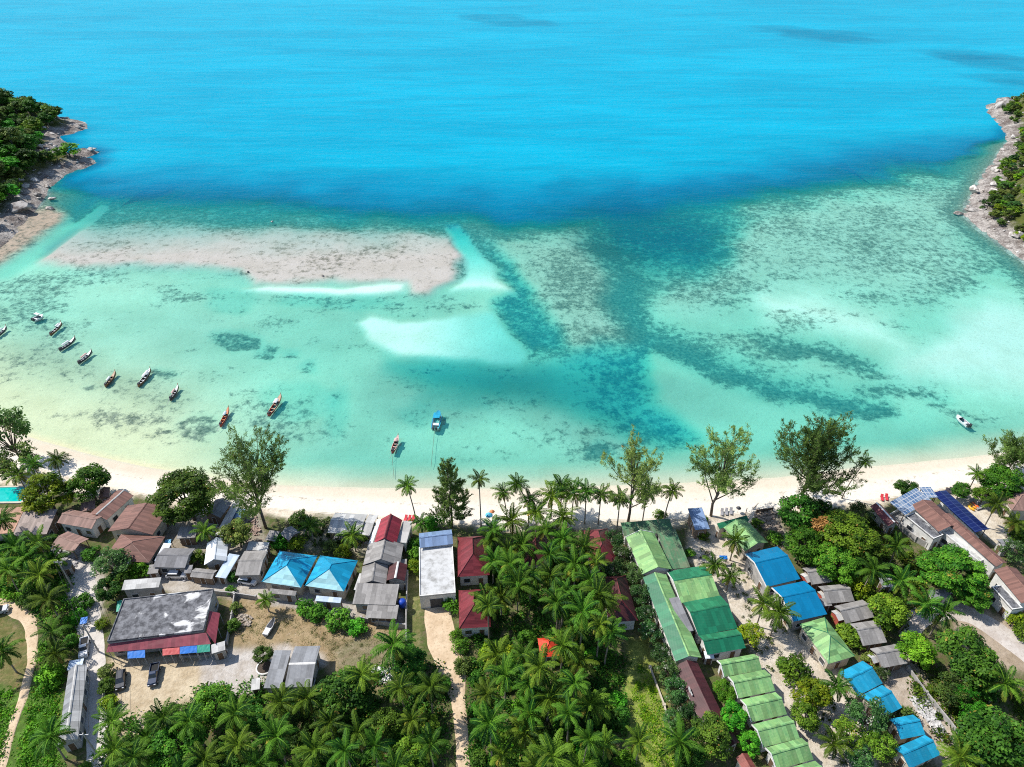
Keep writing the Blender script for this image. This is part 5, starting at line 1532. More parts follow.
def speedboat(stern, bow, label, hullm, deckm, inm, canm, W=2.5):
    a, b = G(*stern, WATER), G(*bow, WATER)
    L = (b - a).length
    root = empty('speedboat', ((a.x + b.x) / 2, (a.y + b.y) / 2, WATER), math.atan2(b.y - a.y, b.x - a.x))
    tag(root, label, 'boat', 'speedboats moored in the bay')
    me, st = hull_mesh('hull', L, W, 1.2, 0.35, 0.0, 0.85, [hullm, inm, deckm])
    link('hull', me, root)
    mb = MB()
    for k in range(5):
        f0, f1 = 0.70 + 0.055 * k, 0.70 + 0.055 * (k + 1)
        i0, i1 = min(13, int(f0 * 14)), min(13, int(f1 * 14))
        h0, h1, z0, z1 = st[i0][1] * .85, st[i1][1] * .85, st[i0][2], st[i1][2]
        mb.hexa([(-L / 2 + L * f0, -h0, z0 - .06), (-L / 2 + L * f1, -h1, z1 - .06), (-L / 2 + L * f1, h1, z1 - .06), (-L / 2 + L * f0, h0, z0 - .06)],
                [(-L / 2 + L * f0, -h0, z0 + .02), (-L / 2 + L * f1, -h1, z1 + .02), (-L / 2 + L * f1, h1, z1 + .02), (-L / 2 + L * f0, h0, z0 + .02)])
    mb.build('foredeck', deckm, root)
    if canm:
        c_ = MB().box(-L * .14, L * .16, -W * .36, W * .36, 1.95, 2.03).build('canopy', canm, root)
        pm = MB()
        for x in (-L * .12, L * .14):
            for y in (-W * .33, W * .33): pm.tube([(x, y, .4), (x, y, 1.94)], [.03, .03], 5)
        pm.build('canopy_post', STEEL, c_)
    MB().hexa([(L * .17, -W * .33, .6), (L * .19, -W * .33, .6), (L * .19, W * .33, .6), (L * .17, W * .33, .6)], [(L * .11, -W * .28, 1.15), (L * .13, -W * .28, 1.15), (L * .13, W * .28, 1.15), (L * .11, W * .28, 1.15)]).build('windscreen', GLASS, root)
    for y in (-.4, .4):
        MB().box(-L / 2 - .45, -L / 2 + .15, y - .2, y + .2, .2, 1.15).build('outboard_engine', METAL_D, root)
    MB().box(-L * .3, -L * .18, -W * .3, W * .3, .15, .5).build('bench', WHITE_B, root)
    return root


speedboat((34, 321), (43.5, 316.5), 'small white boat with white top, farthest out of the left boats', WHITE_B, WHITE_B, GREY_B, WHITE_B, 2.8)
speedboat((435, 430), (439, 412.5), 'bright blue speedboat with white stern moored alone', WHITE_B, BLUE_B, WHITE_B, BLUE_B, 2.6)
speedboat((968, 427), (956, 417), 'white open boat moored alone near the right beach', WHITE_B, WHITE_B, GREY_B, None, 1.8)
ROPE = plastic('rope', (0.12, 0.11, 0.09))
for a, b, lb in (((434.5, 431), (431, 467), 'thin mooring line running from the blue speedboat towards the sand'), ((392, 455), (394, 478), 'thin mooring line of the orange red longtail boat')):
    p, q = G(*a, WATER), G(*b, WATER)
    mb = MB(); mb.tube([(p.x, p.y, WATER + .3), (p.x * .7 + q.x * .3, p.y * .7 + q.y * .3, WATER + .03), (q.x, q.y, WATER + .03)], [0.04] * 3, 5)
    tag(mb.build('mooring_rope', ROPE), lb, 'rope', 'mooring lines')

# ------------------------------------------------------------------ vehicles
CARP = {k: mk(k + '_car_paint', c_, tuple(x * .8 for x in c_), rough=0.25, spec=0.6, scale=.7) for k, c_ in {'white': (.75, .75, .76), 'black': (.02, .022, .03), 'silver': (.5, .51, .53), 'navy': (.015, .03, .07)}.items()}
RUBBER = plastic('tyre_rubber', (0.02, 0.02, 0.02), 0.85)
LAMP = plastic('headlamp_lens', (0.7, 0.72, 0.75), 0.15); TAIL = plastic('tail_lamp', (0.4, 0.02, 0.02), 0.25)


def car(pos, heading, label, paint, pickup=False, L=4.1, W=1.66, cat='car'):
    p = G(*pos)
    q = G(*heading)
    root = empty('pickup_truck' if pickup else 'parked_car', (p.x, p.y, 0.09), math.atan2(q.y - p.y, q.x - p.x))
    tag(root, label, cat, 'vehicles parked in the village')
    h = L / 2; w = W / 2
    bd = MB()
    def ring(x0, x1, x0t, x1t, wt, z0, z1, nose=.12):
        bd.hexa([(x0, -w + nose, z0), (x1 - nose, -w + .06, z0), (x1, 0, z0), (x1 - nose, w - .06, z0), (x0, w - nose, z0)],
                [(x0t, -wt + nose, z1), (x1t - nose, -wt + .06, z1), (x1t, 0, z1), (x1t - nose, wt - .06, z1), (x0t, wt - nose, z1)])
    ring(-h, h, -h + .05, h - .1, w, .35, .85)
    if pickup:
        for y in (-w + .02, w - .12): bd.box(-h + .06, -h * .15, y, y + .10, .85, 1.15)
        bd.box(-h + .05, -h + .14, -w + .12, w - .12, .85, 1.15)
        bd.box(-h * .2, -h * .12, -w + .12, w - .12, .85, 1.2)
        ring(-h * .15, h - .1, -h * .15, h - .25, w - .05, .85, 1.02)
        ca, cb, cc_, cd = -h * .15, h * .42, -h * .08, h * .20
    else:
        ring(-h + .05, h - .1, -h + .1, h - .2, w - .04, .85, 1.0)
        ca, cb, cc_, cd = -h * .88, h * .48, -h * .70, h * .18
    body = bd.build('body', paint, root)
    MB().hexa([(ca, -w + .1, 1.0), (cb, -w + .1, 1.0), (cb, w - .1, 1.0), (ca, w - .1, 1.0)], [(cc_, -w + .25, 1.5), (cd, -w + .25, 1.5), (cd, w - .25, 1.5), (cc_, w - .25, 1.5)]).build('window', GLASS, root)
    MB().hexa([(cc_ - .02, -w + .23, 1.503), (cd + .02, -w + .23, 1.503), (cd + .02, w - .23, 1.503), (cc_ - .02, w - .23, 1.503)], [(cc_ + .08, -w + .33, 1.56), (cd - .1, -w + .33, 1.56), (cd - .1, w - .33, 1.56), (cc_ + .08, w - .33, 1.56)]).build('roof', paint, root)
    for x in (-h * .62, h * .62):
        for y in (-w + .1, w - .1):
            wl = empty('wheel', (x, y, .33), 0, root)
            m_ = MB(); m_.tube([(0, -.11, 0), (0, .11, 0)], [.33, .33], 14); m_.build('tyre', RUBBER, wl)
            m_ = MB(); m_.tube([(0, -.118, 0), (0, .118, 0)], [.2, .2], 10); m_.build('rim', STEEL, wl)
    for y in (-w + .3, w - .3):
        MB().box(h - .16, h - .055, y - .16, y + .16, .66, .82).build('headlight', LAMP, root)
        MB().box(-h - .02, -h + .03, y - .1, y + .1, .62, .82).build('taillight', TAIL, root)
    if pickup: MB().box(-h + .2, -h * .22, -w + .2, w - .2, .86, .90).build('cargo_bed', RUBBER, root)
    return root


car((122, 682), (121, 692), 'black car parked under the hedge beside the concrete road', CARP['black'])
car((155, 677), (152.5, 690), 'dark navy pickup truck parked on the sandy yard', CARP['navy'], True, 4.6, cat='pickup truck')
car((85.5, 650), (84, 662), 'white pickup truck parked along the concrete road', CARP['white'], True, 4.6, cat='pickup truck')
car((248.5, 583), (258, 584.5), 'white car parked below the square grey roof', CARP['white'])
car((178, 577), (186, 577), 'white roofed van parked under the grey roofed house', CARP['white'], L=4.4)
car((944, 594), (938, 597), 'silver car half hidden under the big layered tree', CARP['silver'])

car((-1, 613), (8, 610.5), 'silver car cut by the left edge at the head of the dirt track', CARP['silver'])

# ------------------------------------------------------------------ pool, umbrellas, kayaks, tank ...
POOLW = mk('pool_water', (0.0, 0.40, 0.36), (0.01, 0.48, 0.42), rough=0.06, spec=0.5, scale=0.8)
c, ang, L, W = rect_fit(S('a', (-160, 30), (195, 80), (180, 155), (-170, 165)), 0.2)
pool = tag(empty('swimming_pool', (c.x, c.y, 0), ang), 'turquoise swimming pool at the left edge behind the palms', 'pool')
mb = MB()
for b in ((-L / 2 - .5, L / 2 + .5, -W / 2 - .5, -W / 2), (-L / 2 - .5, L / 2 + .5, W / 2, W / 2 + .5), (-L / 2 - .5, -L / 2, -W / 2, W / 2), (L / 2, L / 2 + .5, -W / 2, W / 2)): mb.box(*b, -.1, .30)
mb.build('coping', W_CREAM, pool)
MB().box(-L / 2, L / 2, -W / 2, W / 2, -.1, .2).build('pool_water', POOLW, pool)


def parasol(u, v, matr, label, h=2.2, r=0.9):
    p = G(u, v, h - .2)
    root = tag(empty('beach_umbrella', (p.x, p.y, -0.05)), label, 'umbrella', 'beach umbrellas on the sand')
    MB().tube([(0, 0, -.2), (0, 0, h)], [.03, .03], 6).build('pole', WOOD, root)
    mb = MB(); n = 8
    for k in range(n):
        a0, a1 = 2 * math.pi * k / n, 2 * math.pi * (k + 1) / n
        am = (a0 + a1) / 2
        mb.quad((0, 0, h), (r * .55 * math.cos(a0), r * .55 * math.sin(a0), h - .18), (r * .52 * math.cos(am), r * .52 * math.sin(am), h - .2), (r * .55 * math.cos(a1), r * .55 * math.sin(a1), h - .18))
        mb.quad((r * .55 * math.cos(a0), r * .55 * math.sin(a0), h - .18), (r * math.cos(a0), r * math.sin(a0), h - .5), (r * .95 * math.cos(am), r * .95 * math.sin(am), h - .5), (r * .52 * math.cos(am), r * .52 * math.sin(am), h - .2))
        mb.quad((r * .52 * math.cos(am), r * .52 * math.sin(am), h - .2), (r * .95 * math.cos(am), r * .95 * math.sin(am), h - .5), (r * math.cos(a1), r * math.sin(a1), h - .5), (r * .55 * math.cos(a1), r * .55 * math.sin(a1), h - .18))
    mb.build('canopy', matr, root)


parasol(489, 514, plastic('light_blue_canvas', (0.08, 0.42, 0.62)), 'light blue beach umbrella on the sand by the tall lone palm')
parasol(492, 510.5, plastic('orange_canvas', (0.70, 0.25, 0.10)), 'orange beach umbrella behind the light blue one', r=0.65)
parasol(739, 507, plastic('dark_canvas', (0.05, 0.05, 0.06)), 'small dark beach umbrella on the sand behind the faded green hall', h=2.0, r=0.6)
for a_, b_, nm_, lb_ in (((753, 509), (758.5, 503), 'driftwood_pole', 'pale leaning pole on the sand right of the dark umbrella'),):
    p, q = G(*a_, 0.2), G(*b_, 1.0)
    mb = MB(); mb.tube([p - p, (q - p) * .5, q - p], [.12, .10, .06], 7)
    tag(mb.build(nm_, BARK, None, p), lb_, 'pole')
p = G(745, 516); mb = MB(); mb.tube([(0, 0, -.2), (0, 0, 2.6)], [.1, .09], 7); tag(mb.build('wooden_post', BARK, None, p), 'upright grey post at the seaward end of the faded green hall', 'post')
RED_C = plastic('red_canvas', (0.60, 0.05, 0.06))


def lounger(u, v, ang, label, group, matr=RED_C):
    p = G(u, v, .3)
    root = tag(empty('sun_lounger', (p.x, p.y, 0.0), ang), label, 'sun lounger', group)
    MB().hexa([(-.95, -.32, .30), (.3, -.32, .30), (.3, .32, .30), (-.95, .32, .30)], [(-.95, -.32, .40), (.3, -.32, .40), (.3, .32, .40), (-.95, .32, .40)]).build('seat', matr, root)
    MB().hexa([(.32, -.32, .30), (.95, -.32, .72), (.95, .32, .72), (.32, .32, .30)], [(.30, -.32, .40), (.93, -.32, .82), (.93, .32, .82), (.30, .32, .40)]).build('backrest', matr, root)
    for x in (-.8, .75):
        for y in (-.28, .28): MB().box(x - .03, x + .03, y - .03, y + .03, -.1, .31).build('leg', WOOD, root)


for k in range(3): lounger(405.5 + 3.7 * k, 519 + .2 * k, R(80), 'red sun lounger in the row above the red gable', 'red sun loungers by the red gable')
for k in range(2): lounger(882 + 4.6 * k, 498 - .5 * k, R(70), 'red sun lounger on the sand beside the glass canopy', 'red sun loungers by the glass canopy')
DARKC = plastic('dark_cushion', (0.06, 0.05, 0.06)); GREYC = plastic('grey_cushion', (0.30, 0.29, 0.30))
for k in range(5): lounger(947 + 3.4 * k, 491.5 - .6 * k, R(60), 'dark sun lounger in the row right of the solar roof', 'dark sun loungers by the solar roof', DARKC)
for k in range(3): lounger(972 + 3.6 * k, 500 + 4 * k, R(20), 'grey sun lounger near the yellow kayaks', 'grey sun loungers by the kayaks', GREYC)
for k in range(3): lounger(722 + 4.5 * k, 512.5 - .5 * k, R(75), 'grey sun lounger behind the faded green hall', 'sun loungers by the faded green hall', GREYC)


def kayak(a, b, matr, label):
    p, q = G(*a, .2), G(*b, .2)
    L = (q - p).length
    root = tag(empty('kayak', ((p.x + q.x) / 2, (p.y + q.y) / 2, 0.03), math.atan2(q.y - p.y, q.x - p.x)), label, 'kayak', 'kayaks lying on the sand')
    mb = MB()
    pts = [(-L / 2 + L * f, 0, .2 + .12 * abs(2 * f - 1) ** 2) for f in np.linspace(0, 1, 9)]
    mb.tube(pts, [.06, .22, .33, .38, .40, .38, .33, .22, .06], 10)
    mb.build('hull', matr, root, smooth=True)
    MB().box(-L * .12, L * .1, -.2, .2, .55, .62).build('seat', DARK_B, root)


kayak((967.5, 505), (974.5, 511), plastic('yellow_plastic', (0.80, 0.42, 0.02)), 'yellow kayak on the sand right of the solar roof, lower one')
kayak((969.5, 503.5), (977, 509.5), plastic('amber_plastic', (0.72, 0.30, 0.02)), 'amber yellow kayak lying behind the lower yellow one')
kayak((972, 502.5), (979, 508.5), plastic('orange_plastic', (0.70, 0.12, 0.02)), 'orange red kayak lying farthest from the solar roof')
kayak((217, 490), (224, 488.5), plastic('pale_orange_plastic', (0.75, 0.38, 0.12)), 'pale orange kayak on the beach behind the big dark tree')

p = G(402, 601, 2.6)
tk = tag(empty('water_tank', (p.x, p.y, 0)), 'blue plastic water tank on a stand beside the lean-to', 'water tank')
mb = MB(); mb.tube([(0, 0, 1.2), (0, 0, 1.3), (0, 0, 2.5), (0, 0, 2.75), (0, 0, 2.85)], [.75, .8, .8, .5, .25], 14); mb.build('tank', plastic('blue_tank_plastic', (0.01, 0.06, 0.42)), tk, smooth=True)
for x in (-.5, .5):
    for y in (-.5, .5): MB().box(x - .06, x + .06, y - .06, y + .06, -.1, 1.22).build('leg', W_GREY, tk)
# round planter below the bush in the concrete yard
p = G(265, 668)
pl = tag(empty('round_planter', (p.x, p.y, 0)), 'round white rimmed planter holding the lone bush in the yard', 'planter')
mb = MB()
for k in range(20):
    a0, a1 = 2 * math.pi * k / 20, 2 * math.pi * (k + 1) / 20
    f = lambda a, r: (r * math.cos(a), r * math.sin(a))
    mb.hexa([(*f(a0, 1.35), -.05), (*f(a0, 1.6), -.05), (*f(a1, 1.6), -.05), (*f(a1, 1.35), -.05)], [(*f(a0, 1.35), .4), (*f(a0, 1.6), .4), (*f(a1, 1.6), .4), (*f(a1, 1.35), .4)])
mb.build('rim', W_WHITE, pl)
mb = MB(); mb.tube([(0, 0, -.05), (0, 0, .3)], [1.34, 1.34], 20); mb.build('soil', mk('dark_soil', (0.07, 0.05, 0.035), scale=3.0), pl)
# old boat-shaped trough in the dry lot
p, q = G(265.5, 638), G(275.5, 621)
L = (q - p).length
ob = tag(empty('old_boat', ((p.x + q.x) / 2, (p.y + q.y) / 2, .5), math.atan2(q.y - p.y, q.x - p.x)), 'long narrow grey wreck lying on the dry brown lot', 'old boat')
me, _ = hull_mesh('hull', L, 1.3, .9, .4, .1, .5, [GREY_B, W_GREY, STEEL]); link('hull', me, ob)
MB().box(-L / 2 + .1, -L / 2 + 1.6, -.55, .55, .2, .55).build('deck', W_WHITE, ob)
# blue tarpaulin stall by the road and under the casuarina
def stall(q, z, matr, label):
    c, ang, L, W = rect_fit(q, z)
    root = tag(empty('tarp_stall', (c.x, c.y, 0), ang), label, 'stall', 'small tarpaulin stalls')
    mb = MB(); panel_grid(mb, (-L / 2, -W / 2, z - .3), (L / 2, -W / 2, z - .3), (L / 2, W / 2, z), (-L / 2, W / 2, z), 5, 4, .04, .05, random.Random(5)); mb.build('tarpaulin', matr, root)
    for x in (-L / 2 + .1, L / 2 - .1):
        for y, zz in ((-W / 2 + .1, z - .38), (W / 2 - .1, z - .1)): MB().box(x - .04, x + .04, y - .04, y + .04, -.1, zz).build('pole', WOOD, root)


stall(S('e', (222, 345), (268, 345), (268, 385), (218, 385)), 2.3, BLUE_T, 'blue tarpaulin stall at the roadside under the bushes')
stall(S('b', (795, 120), (850, 150), (800, 200), (735, 200)), 2.5, plastic('faded_blue_tarpaulin', (0.14, 0.25, 0.42)), 'faded blue tarpaulin roof under the left casuarina')
stall(S('b', (255, 362), (298, 362), (290, 398), (245, 398)), 2.4, plastic('light_blue_tarpaulin', (0.16, 0.45, 0.68)), 'small light blue tarpaulin beside the large brown hip roof')
stall(S('e', (490, 225), (525, 220), (515, 290), (480, 300)), 2.3, plastic('green_netting', (0.03, 0.30, 0.20)), 'green netting roof at the corner of the market hall')
stall(S('k', (292, 405), (345, 405), (350, 425), (290, 425)), 2.2, BLUE_T, 'blue tarpaulin in the sandy garden beside a palm')

# ------------------------------------------------------------------ walls, fences, poles
def wall_run(name, pts, h, th, matr, label, cat='wall', z=0.0):
    P = [G(*p_) for p_ in pts]
    root = tag(empty(name, (P[0].x, P[0].y, 0)), label, cat)
    for i in range(len(P) - 1):
        d = (P[i + 1] - P[i]); n = Vector((-d.y, d.x, 0)).normalized() * th / 2
        o = Vector((P[0].x, P[0].y, 0)); a, b = P[i] - o, P[i + 1] - o
        if i: a = a + d.normalized() * th * .5
        MB().hexa([a - n + Vector((0, 0, -.1)), b - n + Vector((0, 0, -.1)), b + n + Vector((0, 0, -.1)), a + n + Vector((0, 0, -.1))], [a - n + Vector((0, 0, h)), b - n + Vector((0, 0, h)), b + n + Vector((0, 0, h)), a + n + Vector((0, 0, h))]).build('wall_panel', matr, root)
    for k, p_ in enumerate(P):
        q = p_ - Vector((P[0].x, P[0].y, 0))
        MB().box(q.x - th, q.x + th, q.y - th, q.y + th, -.1, h + .12).build('pillar', matr, root)


wall_run('boundary_wall', S('g', (525, 372), (640, 400), (845, 425)), 1.3, .2, W_GREY, 'grey boundary wall below the lean-to roofs')
wall_run('boundary_wall', S('g', (862, 40), (852, 300), (852, 545)), 1.5, .2, W_GREY, 'grey boundary wall along the grassy strip beside the white block')
wall_run('boundary_wall', S('f', (245, 30), (400, 45), (560, 70)), 1.2, .2, W_GREY, 'low grey wall along the lane behind the dry lot')
wall_run('boundary_wall', S('f', (405, 55), (385, 200), (345, 400)), 1.2, .2, W_GREY, 'grey wall between the market hall and the dry lot')
wall_run('boundary_wall', S('f', (10, 495), (200, 490), (345, 455)), .7, .2, W_GREY, 'low pale wall in front of the market awnings')
wall_run('boundary_wall', [(907, 670), (925, 695), (957, 735), (985, 775)], 1.1, .22, W_GREY, 'pale wall beside the white rubble lot')
wall_run('boundary_wall', S('o', (270, 345), (400, 450), (480, 495)), 1.6, .2, W_GREY, 'grey alley wall left of the hotel terrace')
wall_run('timber_fence', [(756, 513), (772, 511)], 1.1, .1, W_WOOD, 'weathered timber fence at the top of the beach beside the big casuarina', 'fence')
wall_run('kerb_wall', [(650, 668), (664, 706), (672, 735)], .5, .25, W_CREAM, 'low pale kerb wall along the grass below the flowering hedge')


poles = []
for k, ((u, v), h, lb) in enumerate((((99, 652), 8.5, 'concrete utility pole beside the white pickup truck'), ((101, 760), 8.5, 'concrete utility pole at the bottom of the concrete road'), ((73, 588), 8.5, 'concrete utility pole at the top of the concrete road'))):
    p = G(u, v)
    root = tag(empty('utility_pole', (p.x, p.y, 0)), lb, 'utility pole')
    MB().tube([(0, 0, -.3), (0, 0, h)], [.17, .11], 8).build('pole', W_GREY, root)
    MB().box(-.9, .9, -.06, .06, h - .5, h - .38).build('crossarm', STEEL, root)
    for x in (-.8, 0, .8): MB().box(x - .04, x + .04, -.04, .04, h - .38, h - .2).build('insulator', W_WHITE, root)
    poles.append((p, h))
for a, b, lb in ((2, 0, 'dark overhead cables along the upper concrete road'), (0, 1, 'dark overhead cables along the lower concrete road')):
    root = tag(empty('power_line', poles[a][0]), lb, 'power line')
    for x in (-.8, 0, .8):
        A_, B_ = poles[a][0] + Vector((x, 0, poles[a][1] - .2)), poles[b][0] + Vector((x, 0, poles[b][1] - .2))
        mb = MB(); mb.tube([A_.lerp(B_, f) - poles[a][0] - Vector((0, 0, 2.4 * f * (1 - f))) for f in np.linspace(0, 1, 9)], [.025] * 9, 4); mb.build('cable', RUBBER, root)

# ------------------------------------------------------------------ rocks
ROCK = mk('sea_rock', (0.52, 0.48, 0.44), (0.17, 0.145, 0.13), scale=0.35, amount=1.0, lo=0.4, hi=0.62, bump=0.8, bscale=1.2, coord='World', rough=0.9, rnd=0.22)


def rock_mesh(seed, flat):
    rng = random.Random(seed)
    bm = bmesh.new()
    for _ in range(17):
        d = Vector((rng.gauss(0, 1), rng.gauss(0, 1), rng.gauss(0, 1))).normalized()
        bm.verts.new((d.x * rng.uniform(.8, 1.1), d.y * rng.uniform(.6, .85), d.z * flat * rng.uniform(.8, 1.15)))
    r = bmesh.ops.convex_hull(bm, input=bm.verts)
    bmesh.ops.delete(bm, geom=[g for g in r['geom_interior'] if isinstance(g, bmesh.types.BMVert)], context='VERTS')
    bmesh.ops.bevel(bm, geom=bm.edges[:], offset=.03, segments=1, affect='EDGES')
    me = bpy.data.meshes.new('boulder'); bm.to_mesh(me); bm.free(); me.materials.append(ROCK)
    return me


ROCKS = [rock_mesh(70 + i, (.45, .6, .75)[i % 3]) for i in range(7)]
first_rock = None


def boulder(x, y, z, s, label, group, rng, name='boulder'):
    o = link(name, ROCKS[rng.randrange(7)], None, (x, y, z), rng.uniform(0, 6.28))
    o.rotation_euler = (rng.uniform(-.25, .25), rng.uniform(-.25, .25), rng.uniform(0, 6.28))
    o.scale = (s * rng.uniform(.8, 1.4), s * rng.uniform(.8, 1.2), s * rng.uniform(.7, 1.1))
    return tag(o, label, 'boulder', group)


def shore_rocks(poly, n, seed, side, group, label, smin, smax, inset=16):
    rng = random.Random(seed)
    P = np.array(poly)
    k = 0; guard = 0
    xs_, ys_ = P[:, 0], P[:, 1]
    while k < n and guard < 60000:
        guard += 1
        x, y = rng.uniform(xs_.min(), xs_.max()), rng.uniform(200, ys_.max())
        u, v = proj(np.array([x]), np.array([y]), np.array([0.0]))
        if not (-8 < u[0] < 1032): continue
        h, d = head_h(poly, np.array([x]), np.array([y]), .8, 46)
        if not (-3.0 < d[0] < inset): continue
        s = smin + (smax - smin) * rng.random() ** 2.6
        boulder(x, y, max(WATER - .1, float(h[0])) + .1 * s, s, label, group, rng)
        k += 1


shore_rocks(HEAD_L, 185, 5, 0, 'boulders on the left headland shore', 'grey brown shore boulder below the left wooded headland', .5, 2.8, 12)
shore_rocks(HEAD_R, 110, 6, 0, 'boulders on the right headland shore', 'pale shore boulder below the right scrubby headland', .6, 3.4, 14)
rng = random.Random(8)
for (u, v, s, lb) in ((23, 214, 6.0, 'large pale boulder standing on the left rock flat'), (52, 199, 2.4, 'lone rock in the water off the left headland, upper one'), (50, 209, 2.0, 'lone rock in the water below the upper one off the left headland'), (958, 214, 2.2, 'lone dark rock in the water off the right headland'),
                      (989, 196, 4.2, 'white flat boulder at the edge of the right scrub'), (973, 194, 3.2, 'white boulder at the tip of the right rocks'), (1013, 240, 4.0, 'white slab at the lower end of the right headland'), (1003, 111, 9.0, 'pale bare rock slab at the tip of the right headland'),
                      (248, 272, .8, 'small dark rock on the emerged reef flat, left one'), (323, 276, .8, 'small dark rock on the emerged reef flat, right one'), (272, 222, .9, 'small dark rock at the outer reef edge')):
    p = G(u, v, WATER)
    o = boulder(p.x, p.y, WATER + s * .15 + (2.0 if s > 3 else 0), s, lb, None, rng)

# ------------------------------------------------------------------ loose stuff: rubble, dry grass, undergrowth
def scatter_leaves(name, polys, n, size, col, label, seed, hgt=(0.1, 0.6), up=0.8, aspect=0.4, clumps=220, cr=1.2, cat='undergrowth'):
    rng = np.random.RandomState(seed)
    C = []
    P_ = [np.array([tuple(G(u, v)[:2]) for u, v in pl]) for pl in polys]
    lo = np.min([p.min(0) for p in P_], 0); hi = np.max([p.max(0) for p in P_], 0)
    while len(C) < clumps:
        q = rng.uniform(lo, hi, (400, 2))
        ok = np.zeros(400, bool)
        for p in P_: ok |= sdist(p, q[:, 0], q[:, 1]) > 0
        C += list(q[ok])
    C = np.array(C[:clumps])
    ci = rng.randint(0, clumps, n)
    rad = rng.uniform(.4, 1.25, clumps) * cr
    dd = rng.normal(size=(n, 2)) * .5
    P = np.zeros((n, 3)); P[:, :2] = C[ci] + dd * rad[ci][:, None]
    hc = rng.uniform(hgt[0], hgt[1], clumps)
    P[:, 2] = hc[ci] * np.exp(-(dd ** 2).sum(1) * 1.2) * rng.uniform(.4, 1.1, n) + .03
    N = rng.normal(size=(n, 3)) * .6 + np.array([0, 0, up])
    V, F = leaves(P, N, size * rng.uniform(.6, 1.4, n), rng, aspect)
    tb = rng.rand(clumps)
    ti = np.clip(tb[ci] + rng.normal(size=n) * .2, 0, 1)
    o = link(name, np_mesh(name, V, F, LEAF['mid'], {'tint': np.repeat(ti, 4), 'old': np.repeat((rng.rand(n) < .05) * .6, 4)}), mat=LEAF[col])
    return tag(o, label, cat, kind='stuff')


GROVE = [[(474, 640), (540, 600), (628, 640), (616, 700), (626, 740), (630, 790), (472, 790), (470, 690)], [(490, 545), (600, 540), (620, 640), (480, 640)]]
scatter_leaves('undergrowth', GROVE, 42000, .50, 'dark', 'dark green undergrowth covering the floor of the palm grove', 1, (.3, 1.6), .7, .5, 420, 1.8)
scatter_leaves('undergrowth', [[(25, 560), (60, 556), (72, 600), (74, 650), (58, 655), (52, 692), (40, 690), (42, 640)], [(-30, 520), (50, 540), (62, 600), (20, 600), (-30, 600)]], 22000, .5, 'mid', 'leafy undergrowth between the dirt track and the concrete road', 2, (.4, 2.0), .7, .5, 220, 1.8)
scatter_leaves('undergrowth', [[(-40, 690), (14, 695), (0, 765), (-40, 790)], [(36, 690), (58, 680), (57, 750), (54, 790), (18, 790), (26, 730)]], 16000, .42, 'bright', 'bright green ground cover in the lower left corner', 3, (.15, .7), .8, .5, 220, 1.4)
scatter_leaves('undergrowth', [[(108, 730), (200, 690), (330, 680), (410, 660), (444, 670), (448, 790), (100, 790)]], 34000, .5, 'dark', 'dark undergrowth below the palms at the bottom left', 4, (.3, 1.7), .7, .5, 330, 1.8)
scatter_leaves('undergrowth', [[(905, 640), (960, 690), (1040, 690), (1040, 790), (965, 790), (915, 690)], [(780, 515), (880, 520), (950, 570), (940, 600), (880, 640), (830, 585)]], 30000, .5, 'mid', 'green undergrowth below the trees on the right', 6, (.3, 1.6), .7, .5, 300, 1.7)
scatter_leaves('undergrowth', [[(640, 660), (662, 700), (700, 760), (650, 780), (630, 700)]], 5000, .4, 'yellow', 'yellowish grass strip right of the palm grove', 7, (.05, .3), .9, .35, 120, 1.3)
scatter_leaves('dry_grass', [[(228, 600), (405, 625), (404, 690), (330, 690), (322, 645), (230, 645)]], 9000, .22, 'olive', 'tufts of dry grass on the brown lot', 8, (.03, .25), .6, .25, 260, .9, cat='grass')
scatter_leaves('garden_plants', [[(700, 565), (745, 545), (790, 640), (800, 680), (772, 690), (735, 600)], [(790, 640), (830, 690), (870, 760), (835, 767), (800, 700)], [(693, 520), (705, 520), (712, 560), (700, 562)]], 7000, .26, 'olive', 'small ornamental plants dotted over the sandy garden', 9, (.2, .9), .6, .4, 120, .55, cat='plants')
scatter_leaves('garden_plants', [[(300, 518), (372, 520), (372, 552), (288, 546)]], 9000, .34, 'olive', 'leafy garden plants behind the turquoise roofs', 10, (.3, 1.6), .6, .5, 90, 1.1, cat='plants')


def rubble(name, poly, n, smin, smax, matr, label, seed):
    rng = np.random.RandomState(seed)
    P_ = np.array([tuple(G(u, v)[:2]) for u, v in poly])
    mb = MB(); k = 0
    while k < n:
        x, y = rng.uniform(P_.min(0), P_.max(0))
        if sdist(P_, np.array([x]), np.array([y]))[0] < 0: continue
        s = rng.uniform(smin, smax); a = rng.uniform(0, 3.14); zz = rng.uniform(0, .3)
        ca, sa = math.cos(a), math.sin(a)
        L_, W_, H_ = s * rng.uniform(.5, 1.4), s * rng.uniform(.3, .8), s * rng.uniform(.1, .4)
        tl = rng.uniform(-.4, .4)
        b_ = [(-L_, -W_), (L_, -W_), (L_, W_), (-L_, W_)]
        mb.hexa([(x + p * ca - q * sa, y + p * sa + q * ca, zz + p * tl) for p, q in b_], [(x + .8 * (p * ca - q * sa), y + .8 * (p * sa + q * ca), zz + H_ + p * tl) for p, q in b_])
        k += 1
    return tag(mb.build(name, matr), label, 'rubble', kind='stuff')


